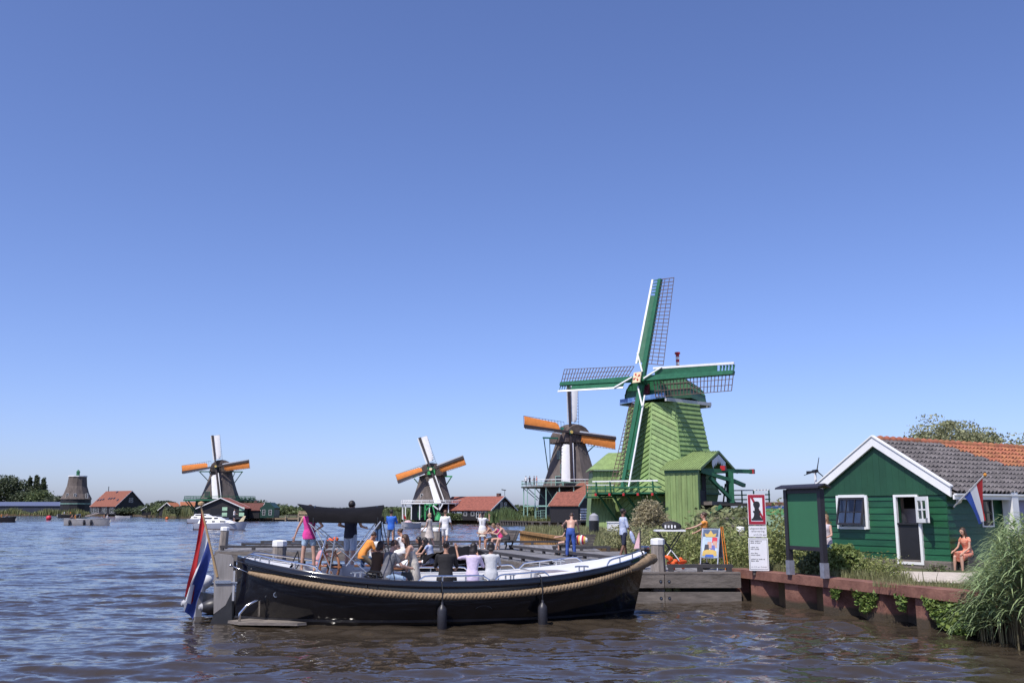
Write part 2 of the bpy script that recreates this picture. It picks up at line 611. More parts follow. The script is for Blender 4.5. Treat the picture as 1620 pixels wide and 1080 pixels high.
def clad_quad(parent, bl, br, tr, tl, pitch, m, out, **k):
    """cladding over a trapezoid of space"""
    bl, br, tr, tl = map(Vector, (bl, br, tr, tl))
    ux = (br - bl).normalized()
    n = ux.cross(tl - bl).normalized()
    if n.dot(Vector(out)) < 0: n = -n
    uy = n.cross(ux)
    if uy.dot(tl - bl) < 0: uy = -uy
    poly = [((p - bl).dot(ux), (p - bl).dot(uy)) for p in (bl, br, tr, tl)]
    clad(parent, bl, ux, uy, n, poly, pitch, m, **k)

# ------------------------------------------------------------------ sails
def sail_frame(yaw, tilt):
    n = V(-math.sin(yaw) * math.cos(tilt), -math.cos(yaw) * math.cos(tilt), math.sin(tilt))
    r = V(math.cos(yaw), -math.sin(yaw), 0)
    u = n.cross(r)
    if u.z < 0: u = -u
    return n, r, u

def cloth_sail(root, hub, n, d, t, R_, m_cloth, m_stock, m_lead, bars=14, furl=0.0):
    """spar, white leading board, set cloth and lattice"""
    tw = -n * .16
    mb = MB(); mb.slab([hub + d * .2 - t * .18, hub + d * .2 + t * .2, hub + d * R_ + t * .2, hub + d * R_ - t * .36], n * .3)
    s = part('sail', mb, m_stock, root)
    mb = MB(); mb.slab([hub + d * R_ * .2 - t * .3, hub + d * R_ * .2 - t * .56 + n * .08, hub + d * R_ - t * .58 + n * .08, hub + d * R_ - t * .37], n * .05)
    part('leading_board', mb, m_lead, s)
    wd = R_ * .185
    rows = []
    for i in range(13):
        q = i / 12
        a = R_ * (.24 + .75 * q)
        w = wd * (.82 + .18 * q) * (1 if q > .08 else .75)
        rows.append([hub + d * a + t * (.18 + w * j / 5) + tw * (j / 5) * (1.6 - q) + n * (.10 * math.sin(math.pi * j / 5) + .03 * math.sin(i * 2.1 + j)) for j in range(6)])
    mb = MB(); mb.grid(rows)
    mb.grid([[p - n * .03 for p in r_] for r_ in rows])
    part('sail_cloth', mb, m_cloth, s, smooth=True)
    mb = MB()
    for i in range(bars):
        a = R_ * (.13 + .865 * i / (bars - 1))
        mb.beam(hub + d * a + t * .1 - n * .06, hub + d * a + t * (wd * 1.16) + tw - n * .06, .05, .05, n)
    mb.beam(hub + d * R_ * .13 + t * wd * 1.13 + tw - n * .06, hub + d * R_ * .995 + t * wd * 1.13 + tw * .6 - n * .06, .05, .05, n)
    part('lattice', mb, m_stock, s)
    return s

def tail_frame(root, c, zc, n, w, L, zb, m, back=3.4):
    """stretchers through the cap and the braces of the tail"""
    b = V(-n.x, -n.y, 0).normalized()
    r = V(b.y, -b.x, 0)
    mb = MB()
    mb.beam(c + V(0, 0, zc) - r * w - b * 1.0, c + V(0, 0, zc) + r * w - b * 1.0, .25, .28)
    for s in (-1, 1):
        mb.beam(c + V(0, 0, zc) + r * s * w * .97 - b * 1.0, c + r * s * .7 + b * L + V(0, 0, zb), .16, .16)
        mb.beam(c + V(0, 0, zc + .1) + r * s * w * .6 + b * 1.2, c + r * s * .5 + b * L + V(0, 0, zb), .14, .14)
    mb.beam(c + b * back + V(0, 0, zc + .6), c + b * (L + .3) + V(0, 0, zb - .4), .3, .3)
    part('tail_pole', mb, m, root)

thatch = mat('thatch', (.115, .094, .083), rough=.95, var=.35, scale=1.2, stretch=(1, 1, .25), bump=.9, bscale=7)
thatch_dark = mat('thatch_cap', (.10, .075, .065), rough=.95, var=.4, scale=1.5, bump=.9, bscale=7)
mint = mat('mint_paint', (.26, .44, .37), rough=.5, var=.12)
teal_green = mat('teal_green_paint', (.02, .17, .12), rough=.5, var=.15)
orange_cloth = mat('orange_canvas', (.62, .20, .035), rough=.8, var=.1, scale=2, bump=.2)
white_cloth = mat('white_canvas', (.78, .77, .76), rough=.8, var=.05, scale=2, bump=.2)
brown_stock = mat('dark_brown_spar', (.03, .02, .02), rough=.6, var=.25)
red_tile = mat('red_roof_tile', (.21, .07, .045), rough=.85, var=.35, scale=2.5, bump=.4, bscale=10, rand=.12)
gold = mat('gilt_paint', (.55, .38, .10), rough=.4, var=.15)

def smock_body(root, c, prof, n8=8, rot=22.5, seg=4):
    mb = MB()
    mb.lathe(prof, c, n8, R(rot))
    b = part('thatched_body', mb, thatch, root)
    return b

def cap_mesh(c, n, zb, L, w, h, m=None):
    """thatched cap: a boat shaped hood along the windshaft"""
    b = V(-n.x, -n.y, 0).normalized(); r = V(b.y, -b.x, 0)
    rows = []
    for i in range(10):
        q = i / 9
        y = -L * .45 + L * q
        hh = h * (.72 + .38 * math.sin(math.pi * min(1, .25 + q * .7))) * (1 if q < .75 else math.cos((q - .75) / .25 * 1.25))
        ww = w * (.62 + .38 * math.sin(math.pi * (.18 + .62 * q))) * (1 if q < .8 else math.cos((q - .8) / .2 * 1.0))
        rows.append([c + b * y + r * (ww * .5 * math.cos(a)) + V(0, 0, zb + hh * math.sin(a) ** .8) for a in [math.pi * j / 10 for j in range(11)]])
    mb = MB(); mb.grid(rows)
    mb.add(rows[0], [tuple(range(11))]); mb.add(rows[-1], [tuple(range(11))])
    mb.add([p for r_ in (rows) for p in (r_[0], r_[-1])], [tuple([2 * i for i in range(10)] + [2 * i + 1 for i in range(9, -1, -1)])])
    return mb

def hub_parts(root, hub, n, m, m2):
    mb = MB(); mb.beam(hub - n * 1.6, hub + n * .45, .62, .62)
    part('windshaft', mb, m, root)
    mb = MB(); mb.tube([hub + n * .46, hub + n * .56], .30, 12)
    part('hub_plate', mb, m2, root)

def gable_house(root, x0, x1, y0, y1, zb, ze, zr, wall_m, roof_m, trim_m, axis='x', over=.25):
    """walls and a saddle roof; axis: direction of the ridge"""
    def T(a, b, z): return V(a, b, z) if axis == 'x' else V(b, a, z)
    (a0, a1, b0, b1) = (x0, x1, y0, y1) if axis == 'x' else (y0, y1, x0, x1)
    bm = (b0 + b1) / 2
    mb = MB()
    mb.prism([T(a0, b0, zb), T(a0, b1, zb), T(a0, b1, ze), T(a0, bm, zr), T(a0, b0, ze)], T(a1, 0, 0) - T(a0, 0, 0))
    part('wall', mb, wall_m, root)
    s = (zr - ze) / (bm - b0)
    for b, k in ((b0, -1), (b1, 1)):
        mb = MB()
        e = b + k * over
        ez = ze - s * over
        mb.slab([T(a0 - over, e, ez + .03), T(a1 + over, e, ez + .03), T(a1 + over, bm, zr + .03), T(a0 - over, bm, zr + .03)], V(0, 0, .14))
        # rows of tiles
        rp = part('roof', mb, roof_m, root)
        for a in (a0 - over - .06, a1 + over):
            mb = MB()
            mb.slab([T(a, e, ez - .06), T(a, bm, zr - .06), T(a, bm, zr + .2), T(a, e, ez + .2)], T(.06, 0, 0))
            part('bargeboard', mb, trim_m, root)
    return root

def win(root, c, ux, n, w, h, frame_m, panes=(1, 2), name='window', proud=.03):
    """framed window with bars on a wall: c centre, ux horizontal direction of the wall, n outward"""
    c, ux, n = Vector(c), Vector(ux).normalized(), Vector(n).normalized()
    uz = V(0, 0, 1)
    mb = MB()
    f = .07 * min(1.3, max(.6, w))
    def rect(x0, z0, x1, z1, t0, t1):
        q = [c + ux * x + uz * z + n * t0 for x, z in ((x0, z0), (x1, z0), (x1, z1), (x0, z1))]
        mb.slab(q, n * (t1 - t0))
    rect(-w / 2, -h / 2, -w / 2 + f, h / 2, 0, proud + .03); rect(w / 2 - f, -h / 2, w / 2, h / 2, 0, proud + .03)
    rect(-w / 2 + f, h / 2 - f, w / 2 - f, h / 2, 0, proud + .03); rect(-w / 2 + f, -h / 2, w / 2 - f, -h / 2 + f, 0, proud + .03)
    for i in range(1, panes[0]):
        x = -w / 2 + w * i / panes[0]; rect(x - f * .25, -h / 2 + f, x + f * .25, h / 2 - f, 0, proud + .015)
    for i in range(1, panes[1]):
        z = -h / 2 + h * i / panes[1]; rect(-w / 2 + f, z - f * .25, w / 2 - f, z + f * .25, 0, proud + .012)
    o = part(name, mb, frame_m, root)
    mb = MB(); rect(-w / 2 + f, -h / 2 + f, w / 2 - f, h / 2 - f, .001, proud)
    part('pane', mb, glass, o)
    return o

# ------------------------------------------------------------------ the green paltrok mill
MG = .86
def green_mill():
    pale = mat('pale_green_paint', (.20, .30, .105), rough=.6, var=.2, scale=1.6, stretch=(2, 2, .4), bump=.25, bscale=20, rand=.12)
    pale2 = mat('pale_green_shed', (.20, .28, .10), rough=.6, var=.2, scale=1.6, stretch=(2, 2, .35), bump=.25, bscale=20, rand=.10)
    dk = trim_green
    c = V(14.0, 87.4, 0)
    t = thing('windmill', 'large pale green boarded windmill with bare lattice sails and side sheds', 'windmill', (c.x, c.y, MG), world=True)
    ANG = [R(a) for a in (-77, -27, 9, 74, 103, 153, 189, 254)]
    def ring(r, z, sc_=1.0): return [c + V(math.sin(a) * r, -math.cos(a) * r, z) for a in ANG]
    zt, zm = 12.15, 4.15
    low, mid, top = ring(4.0, MG - .2), ring(4.72, zm), ring(3.22, zt)
    core = MB()
    for a, b in ((low, mid), (mid, top)):
        for i in range(8):
            j = (i + 1) % 8
            core.add([a[i], a[j], b[j], b[i]], [(0, 1, 2, 3)])
    core.add(top, [tuple(range(8))])
    part('body', core, pale, t)
    for i, (ph, pt) in enumerate(((R(27), .40), (R(-29), .40), (0, .42))):
        out = (mid[i] + mid[i + 1]) / 2 - c - V(0, 0, zm)
        clad_quad(t, mid[i], mid[i + 1], top[i + 1], top[i], pt, pale, out, phi=ph, thick=.13)
    for i, (ph, pt) in enumerate(((R(27), .42), (R(-29), .42))):
        out = (mid[i] + mid[i + 1]) / 2 - c - V(0, 0, zm)
        clad_quad(t, low[i], low[i + 1], mid[i + 1], mid[i], pt, pale, out, phi=ph, thick=.12)
    for i in (1, 2):
        mb = MB(); mb.beam(mid[i] + (mid[i] - c).normalized() * .0, top[i], .16, .16)
        part('corner_post', mb, pale, t)
    # cap
    hub = V(11.66, 85.0, 14.3)
    n, r, u = sail_frame(R(46.6), R(14))
    nb = V(-n.x, -n.y, 0).normalized(); rr = V(nb.y, -nb.x, 0)
    cz = 12.45
    for k in range(13):                                       # long boards over the barrel
        a0, a1 = math.pi * (k / 13), math.pi * ((k + 1) / 13)
        prof = lambda a, o: (rr * (2.75 + o) * math.cos(a) + V(0, 0, (2.45 + o) * math.sin(a) ** .75))
        mb = MB()
        f0, f1 = c - nb * 2.6 + V(0, 0, cz), c + nb * 3.6 + V(0, 0, cz)
        mid_ = c + nb * .5 + V(0, 0, cz + .25)
        for p, q, s1, s2 in ((f0, mid_, .88, 1.0), (mid_, f1, 1.0, .80)):
            A = [p + prof(a0, .0) * s1, p + prof(a1, .0) * s1, q + prof(a1, .0) * s2, q + prof(a0, .0) * s2]
            B = [p + prof(a0, .10) * s1, p + prof(a1, .04) * s1, q + prof(a1, .04) * s2, q + prof(a0, .10) * s2]
            mb.hexa([A[0], A[1], A[2], A[3], B[0], B[1], B[2], B[3]])
        part('cap_board', mb, mat('cap_green_paint', (.06, .15, .062), rough=.5, var=.2, rand=.2), t)
    mb = MB()
    for p, s in ((c - nb * 2.55 + V(0, 0, cz), .86), (c + nb * 3.5 + V(0, 0, cz), .78)):
        mb.prism([p + prof(math.pi * k / 12, 0) * s for k in range(13)], nb * .05)
    part('cap_gable', mb, trim_green, t)
    mb = MB()
    for s in (-1, 1):
        mb.beam(c - nb * 3.0 + rr * s * 2.6 + V(0, 0, cz - .12), c + nb * 3.9 + rr * s * 2.5 + V(0, 0, cz - .05), .22, .3)
    mb.beam(c + nb * 3.7 - rr * 2.6 + V(0, 0, cz - .12), c + nb * 3.7 + rr * 2.6 + V(0, 0, cz - .12), .25, .5)
    part('cap_beam', mb, mat('grey_white_paint', (.55, .55, .55), rough=.5, var=.1), t)
    mb = MB(); mb.beam(c - nb * 3.05 - rr * 2.5 + V(0, 0, cz + .05), c - nb * 3.05 + rr * 2.5 + V(0, 0, cz + .25), .3, .42)
    part('weather_beam', mb, mat('blue_paint', (.06, .18, .52), rough=.45, c2=(.25, .4, .7), var=.3, scale=1.5), t)
    mb = MB(); mb.box(c - nb * 2.75 + V(0, 0, cz + 1.0), (1.1, .2, .9), math.atan2(rr.y, rr.x))
    part('cap_hatch', mb, mat('maroon_paint', (.13, .015, .03), rough=.5), t)
    mb = MB()
    for k in range(8):
        q = k / 7
        mb.mi = k % 2
        mb.lathe([(.17, 0), (.17, .26)], c + nb * 2.4 + V(0, 0, cz + 2.75 + .26 * k), 8)
    mb.mi = 1; mb.lathe([(.26, 0), (.26, .18)], c + nb * 2.4 + V(0, 0, cz + 4.83), 8)
    part('striped_finial', mb, [white, red_paint], t)
    # shaft and sails
    mb = MB(); mb.beam(hub - n * 2.2, hub + n * .35, .75, .75)
    part('windshaft', mb, dk, t)
    mb = MB(); mb.box(hub + n * .55, (.85, .12, 1.0), M=Matrix((r, n, u)).transposed())
    hp = part('hub_plate', mb, mat('cream_paint', (.72, .60, .38), rough=.5), t)
    mb = MB()
    for k in range(4):
        a = k * math.pi / 2 + .5
        dd = r * math.cos(a) + u * math.sin(a)
        mb.slab([hub + n * .62 + dd * .08, hub + n * .62 + dd * .36 + n.cross(dd) * .1, hub + n * .62 + dd * .40, hub + n * .62 + dd * .36 - n.cross(dd) * .1], n * .02)
    part('star', mb, red_paint, hp)
    AL, RS = R(2.9), 10.0
    hem = mat('brown_lattice', (.12, .075, .06), rough=.7, var=.3)
    for k in range(4):
        a = AL + k * math.pi / 2
        d = u * math.cos(a) + r * math.sin(a)
        tt = r * math.cos(a) - u * math.sin(a)
        off = n * (.16 if k % 2 else -.18)
        h = hub + off
        mb = MB(); mb.add([], [])
        q = [h + d * 0 - tt * .26, h + d * 0 + tt * .26, h + d * RS + tt * .17, h + d * RS - tt * .17]
        mb.slab([p - n * .16 for p in q], n * .32)
        s = part('sail', mb, dk, t)
        mb = MB()
        mb.slab([h + d * 1.7 - tt * .2, h + d * 1.7 - tt * .74 + n * .18, h + d * RS * .835 - tt * .70 + n * .12, h + d * RS * .835 - tt * .18], n * .05)
        part('leading_board', mb, dk, s)
        for i in range(5):                                    # open shutters near the tip
            b = RS * (.86 + .032 * i)
            mb = MB(); mb.slab([h + d * b - tt * .2, h + d * b - tt * .68 + n * .1, h + d * (b + .13) - tt * .68 - n * .02, h + d * (b + .13) - tt * .2], n * .04)
            part('shutter', mb, dk, s)
        mb = MB()
        mb.slab([h + d * 1.55 - tt * .74 + n * .18, h + d * 1.55 - tt * .92 + n * .22, h + d * RS - tt * .87 + n * .14, h + d * RS - tt * .69 + n * .1], n * .08)
        part('white_edge_board', mb, white, s)
        mb = MB(); mb.beam(h + d * .7 + tt * .1 + n * .3, h + d * 2.6 - tt * .85 + n * .35, .12, .10, n)
        part('bracing_rope', mb, white, s)
        tw = lambda b: -n * (.75 * (1 - b / RS) + .08)
        wl = 1.56
        for i in range(24):
            b = RS * (.16 + .838 * i / 23)
            mb = MB(); mb.beam(h + d * b + tt * .1, h + d * b + tt * wl + tw(b), .055, .05, n)
            part('sail_bar', mb, hem, s)
        for j in (.36, .68, 1.0):
            mb = MB()
            for i in range(8):
                b0, b1 = RS * (.16 + .838 * i / 8), RS * (.16 + .838 * (i + 1) / 8)
                mb.beam(h + d * b0 + tt * wl * j + tw(b0) * j + n * .03, h + d * b1 + tt * wl * j + tw(b1) * j + n * .03, .045, .04, n)
            part('long_batten', mb, hem, s)
    # left wing under its own roof
    x0, x1, y0, y1 = 7.0, 10.0, 87.2, 92
    mb = MB()
    mb.hexa([(x0, y0, MG - .2), (x1, y0, MG - .2), (x1, y1, MG - .2), (x0, y1, MG - .2), (x0 + .4, y0 + .3, 6.25), (x1, y0 + .3, 6.25), (x1, y1, 6.25), (x0 + .4, y1, 6.25)])
    w = part('side_wing', mb, pale2, t)
    for k in range(8):
        xa, xb = x0 + .4 + (x1 - x0 - .4) * k / 8, x0 + .4 + (x1 - x0 - .4) * (k + 1) / 8
        ya = lambda z: y0 + .3 * (z - MG) / 5.4
        mb = MB(); mb.slab([(xa + .02, y0 + .24, 4.3), (xb, y0 + .24, 4.3), (xb, y0 + .3, 6.2), (xa + .02, y0 + .3, 6.2)], (0, -.07 - .02 * (k % 2), 0))
        part('wall_board', mb, pale2, w)
    for k in range(8):
        xa, xb = x0 + (2.2) * k / 8 - .4, x0 + (2.2) * (k + 1) / 8 - .4
        mb = MB(); mb.slab([(xa + .02 + .25, 85.6, 1.35 - .05 * k), (xb + .25, 85.6, 1.30 - .05 * k), (xb + .55, 86.6, 3.7), (xa + .02 + .55, 86.6, 3.7)], (0, .08 + .02 * (k % 2), .02))
        part('skirt_board', mb, pale2, w)
    mb = MB(); mb.slab([(x0 + .1, y0 - .1, 6.25), (x1 + .6, y0 - .1, 6.25), (x1 + .6, y1 - 2.2, 7.9), (x1 - .9, y1 - 2.2, 7.9)], (0, 0, .1))
    mb.slab([(x0 + .1, y0 - .1, 6.25), (x1 - .9, y1 - 2.2, 7.9), (x1 - .9, y1, 7.9), (x0 + .1, y1 + .1, 6.25)], (0, 0, .1))
    part('wing_roof', mb, pale2, t)
    # front gallery with its railing
    gz = 4.05
    ga, gb = V(7.2, 83.6, gz), V(12.2, 80.9, gz)
    gd = (gb - ga).normalized(); gi = V(-gd.y, gd.x, 0)
    mb = MB(); mb.slab([ga, gb, gb + gi * 2.6 + gd * .8, ga + gi * 3.0], (0, 0, .14))
    part('gallery_floor', mb, dk, t)
    for k in range(5):
        p = ga.lerp(gb, (k + .2) / 4.4)
        mb = MB(); mb.beam(p + V(0, 0, -.05) - gi * .3, p + gi * 2.8 - V(0, 0, .05), .16, .2)
        jo = part('gallery_joist', mb, dk, t)
        mb = MB(); mb.box(p - gi * .36 + V(0, 0, -.05), (.18, .14, .22), math.atan2(gd.y, gd.x))
        part('joist_end', mb, red_paint, jo)
        mb = MB(); mb.beam(p - gi * .05 + V(0, 0, -.1), p - gi * .25 + V(0, 0, 1.05), .1, .16)
        part('railing_post', mb, dk, t)
        mb = MB(); mb.beam(p + gi * .3 - V(0, 0, .1), p + gi * 3.2 + gd * .9 - V(0, 0, 2.9), .14, .14)
        part('gallery_brace', mb, dk, t)
    for z, m_ in ((.55, dk), (1.08, white)):
        mb = MB(); mb.beam(ga - gi * .2 - gd * (.3 if z < 1 else .1) + V(0, 0, z), gb - gi * .2 + gd * (.5 if z < 1 else .2) + V(0, 0, z), .1, .12)
        part('handrail', mb, m_, t)
    la, lb = V(6.55, 84.6, 3.75), V(9.0, 84.9, 3.75)
    mb = MB(); mb.slab([la, lb, lb + V(0, 2.2, 0), la + V(0, 2.2, 0)], (0, 0, .12))
    part('gallery_floor', mb, dk, t)
    for z, m_ in ((.4, dk), (.75, dk), (1.12, white)):
        mb = MB(); mb.beam(la + V(0, 0, z), lb + V(0, 0, z), .08, .08); part('handrail', mb, m_, t)
    for q in (0, .35, .7, 1):
        mb = MB(); mb.beam(la.lerp(lb, q) + V(0, 0, .0), la.lerp(lb, q) + V(0, 0, 1.1), .09, .09); part('railing_post', mb, dk, t)
    # dark underside ledge round the body
    mb = MB()
    o8, i8 = ring(4.95, zm - .12), ring(3.8, zm - .12)
    for i in range(8):
        j = (i + 1) % 8
        mb.hexa([i8[i], o8[i], o8[j], i8[j]] + [p + V(0, 0, .16) for p in (i8[i], o8[i], o8[j], i8[j])])
    part('ledge', mb, dk, t)
    # right shed: boarded wall, roof, open gable with the log crane
    rz = R(-32.7)
    M4 = Matrix.Translation((15.55, 80.0, 0)) @ Matrix.Rotation(rz, 4, 'Z')
    L = lambda x, y, z: M4 @ V(x, y, z)
    ex, ey = (L(1, 0, 0) - L(0, 0, 0)), (L(0, 1, 0) - L(0, 0, 0))
    zb, ze, zr, D = MG - .1, 6.1, 7.65, 8.2
    mb = MB(); mb.hexa([L(-3, .02, zb), L(0, .02, zb), L(0, .32, zb), L(-3, .32, zb), L(-3, .02, ze), L(0, .02, ze), L(0, .32, ze), L(-3, .32, ze)])
    sh = part('shed_wall', mb, pale2, t)
    for k in range(12):
        xa, xb = -3 + 3 * k / 12, -3 + 3 * (k + 1) / 12
        mb = MB(); mb.slab([L(xa + .015, 0, zb), L(xb, 0, zb), L(xb, 0, ze - .3), L(xa + .015, 0, ze - .3)], -ey * (.05 + .025 * (k % 2)))
        part('wall_board', mb, pale2, sh)
    mb = MB(); mb.slab([L(-3, 0, ze - .32), L(.02, 0, ze - .32), L(.02, 0, ze - .02), L(-3, 0, ze - .02)], -ey * .1)
    part('eaves_board', mb, dk, sh)
    for y_e, k in ((-.35, 1), (D + .35, -1)):
        mb = MB(); mb.slab([L(-3.3, y_e, ze - .1), L(.35, y_e, ze - .1), L(.35, D / 2, zr), L(-3.3, D / 2, zr)], (0, 0, .12))
        rf = part('shed_roof', mb, pale2, t)
        if k == 1:
            for q in range(17):
                x = -3.3 + 3.65 * q / 16.5
                mb = MB(); mb.beam(L(x + .06, y_e, ze + .03), L(x + .06, D / 2, zr + .13), .07, .06)
                part('roof_batten', mb, pale2, rf)
    mb = MB()
    for k in range(8):                                         # scalloped trim under the gable
        y = D / 2 - 1.6 + 3.2 * k / 8
        za = zr - .14 - abs(y - D / 2) * .37; zb_ = zr - .14 - abs(y + .4 - D / 2) * .37
        mb.prism([L(.3, y, za - .05), L(.3, y + .4, zb_ - .05), L(.3, y + .38, zb_ - .5), L(.3, y + .2, min(za, zb_) - .72), L(.3, y + .02, za - .5)], ex * .05)
    part('scalloped_trim', mb, white, t)
    for s, (ya, yb) in enumerate(((-.35, D / 2), (D + .35, D / 2))):
        mb = MB(); mb.slab([L(.34, ya, ze - .16), L(.34, yb, zr - .08), L(.34, yb, zr + .14), L(.34, ya, ze + .06)], ex * .06)
        part('gable_board', mb, pale2, t)
    blk = black_wood
    mb = MB(); mb.box(L(-1.4, 4.6, 3.25), (4.4, 7.4, .3), rz); part('saw_floor', mb, grey_wood, t)
    mb = MB(); mb.box(L(2.0, 4.6, 3.15), (4.4, 4.6, .22), rz); part('log_ramp', mb, black_wood, t)
    for y in (2.5, 4.2, 6.0):
        mb = MB(); mb.box(L(4.3, y, 3.15), (.3, .3, .3), rz); part('beam_end', mb, red_paint, t)
    for (x, y, w_) in ((-.4, 2.2, .35), (-1.6, 5.4, .4), (-.2, 7.6, .3)):
        mb = MB(); mb.beam(L(x, y, MG - .2), L(x, y, 6.3), w_, w_); part('shed_post', mb, blk, t)
    mb = MB(); mb.box(L(-1.3, 1.4, 3.85), (2.2, 1.2, .95), rz); part('saw_frame', mb, blk, t)
    cr = [(L(-.6, .6, 6.0), L(2.2, 7.0, 6.05), .34), (L(1.3, 4.2, 3.3), L(1.3, 4.2, 6.0), .42), (L(-.2, 1.0, 5.95), L(1.35, 4.3, 5.2), .3),
          (L(.3, 1.9, 5.4), L(1.3, 4.1, 3.6), .26), (L(1.4, 4.4, 5.2), L(1.9, 5.9, 4.8), .3)]
    for a, b, w_ in cr:
        mb = MB(); mb.beam(a, b, w_, w_); part('crane_beam', mb, dk, t)
    for p in (L(.9, 3.6, 6.25), L(2.25, 7.1, 6.05)):
        mb = MB(); mb.box(p, (.4, .4, .4), rz); part('beam_end', mb, red_paint, t)
    for a, b in ((L(1.0, 6.0, 3.3), L(.4, 4.3, 4.7)), (L(-.3, 6.5, 3.3), L(.7, 4.5, 4.9))):
        mb = MB(); mb.beam(a, b, .12, .12); part('strut', mb, blk, t)
    r0, r1 = L(.2, 7.0, 3.25), L(4.1, 6.0, 3.25)
    for zz, m_ in ((.35, dk), (.75, dk), (1.15, white)):
        mb = MB(); mb.beam(r0 + V(0, 0, zz), r1 + V(0, 0, zz), .1, .1); part('handrail', mb, m_, t)
    for q in (0, .3, .6, .98):
        mb = MB(); mb.beam(r0.lerp(r1, q), r0.lerp(r1, q) + V(0, 0, 1.15), .11, .11); part('railing_post', mb, dk, t)
    for y in (3.0, 4.6, 6.2):
        mb = MB(); mb.beam(L(4.0, y, 3.05), L(.3, y - .4, .95), .24, .28); part('ramp_brace', mb, blk, t)
    mb = MB(); mb.beam(L(.02, .9, 2.1), L(1.6, .9, 3.0), .2, .3); part('ramp_brace', mb, dk, t)
    mb = MB(); mb.box(L(-1.6, 4.6, 2.0), (2.4, 6.0, 2.2), rz); part('underfloor_shade', mb, blk, t)  # solid black box stands in for the shade below the saw floor
    return t
green_mill()

# ------------------------------------------------------------------ thatched mills
def sails4(t, hub, yaw, tilt, al, R_, scheme, star=gold, boss=teal_green):
    n, r, u = sail_frame(yaw, tilt)
    for k in range(4):
        a = al + k * math.pi / 2
        d = u * math.cos(a) + r * math.sin(a)
        tt = r * math.cos(a) - u * math.sin(a)
        cloth_sail(t, hub + n * (.1 if k % 2 else -.12), n, d, tt, R_, orange_cloth if scheme[k] == 'o' else white_cloth, brown_stock, white)
    hub_parts(t, hub, n, boss, star)
    return n, r, u

def railing(t, c, rad, z, h, m, a0=0, a1=6.2832, k=20, toprail=None):
    pts = [c + V(math.sin(a0 + (a1 - a0) * i / k) * rad, -math.cos(a0 + (a1 - a0) * i / k) * rad, z) for i in range(k + 1)]
    for zz, mm in ((h, toprail or m), (h * .5, m)):
        mb = MB(); mb.tube([p + V(0, 0, zz) for p in pts], .06, 5); part('handrail', mb, mm, t)
    mb = MB()
    for p in pts: mb.beam(p, p + V(0, 0, h), .08, .08)
    part('railing_posts', mb, m, t)

def kat():
    c = V(11.0, 180.0, 0)
    t = thing('windmill', 'thatched windmill with a ring gallery and orange sails behind the green windmill', 'windmill', (c.x, c.y, MG), world=True)
    prof = [(5.7, 7.0), (4.7, 9.6), (4.0, 12.0), (3.3, 14.2), (2.9, 15.4)]
    smock_body(t, c, prof)
    hub = V(10.84, 177.0 - .6, 16.9)
    n, r, u = sails4(t, hub, R(-23.9), R(13), R(5.8), 9.5, 'wowo', star=gold)
    part('cap', cap_mesh(c, n, 15.2, 7.4, 6.6, 3.3), thatch_dark, t, smooth=40)
    mb = MB(); mb.box(hub - n * 1.3, (2.4, .3, 2.8), M=Matrix((r, n, u)).transposed()); part('cap_front', mb, teal_green, t)
    tail_frame(t, c, 16.0, n, 6.2, 7.5, 8.2, teal_green)
    for (px, py, w, h) in ((888, 741, .9, 1.7), (885, 762, 1.6, 2.2), (872, 718, .7, 1.5)):
        p = at(px, py, 175.0)
        d = (p - c); d.z = 0
        a = math.atan2(d.x, -d.y)
        zz = p.z
        rr = float(np.interp(zz, [q[1] for q in prof], [q[0] for q in prof])) * .95
        q = c + V(math.sin(a) * rr, -math.cos(a) * rr, zz)
        win(t, q, V(math.cos(a), math.sin(a), 0), V(math.sin(a), -math.cos(a), 0), w, h, mint, (1, 2), proud=.35)
    gz, gr = 7.0, 9.3
    mb = MB(); mb.lathe([(gr, gz - .12), (gr, gz + .06)], c, 24); part('gallery_floor', mb, dark_wood, t)
    railing(t, c, gr - .1, gz + .06, 1.1, mint, k=28, toprail=white)
    for k in range(13):
        a = R(-100 + 200 * k / 12)
        p = c + V(math.sin(a) * (gr - .4), -math.cos(a) * (gr - .4), 0)
        mb = MB(); mb.beam(p + V(0, 0, gz - .1), p + V(0, 0, MG), .16, .16); part('gallery_post', mb, mint, t)
        q = c + V(math.sin(a) * 6.3, -math.cos(a) * 6.3, 0)
        mb = MB(); mb.beam(q + V(0, 0, 4.6), p + V(0, 0, gz - .2), .12, .12); part('gallery_brace', mb, mint, t)
    mb = MB()
    for k in range(4):
        a0, a1 = R(-100 + 25 * k), R(-75 + 25 * k)
        if k > 2: break
        mb.beam(c + V(math.sin(a0) * (gr - .4), -math.cos(a0) * (gr - .4), 3.5), c + V(math.sin(a1) * (gr - .4), -math.cos(a1) * (gr - .4), 3.5), .22, .22)
    part('tie_beam', mb, mint, t)
    mb = MB(); mb.lathe([(6.7, MG - .1), (6.4, 4.5), (6.1, 7.0)], c, 8, R(22.5)); part('lower_body', mb, black_wood, t)
    for (px, py) in ((852, 814), (859, 813)): win(t, at(px, py, 173.2), V(1, 0, 0), V(0, -1, 0), .9, 1.5, mint, (2, 3))
    return t
kat()

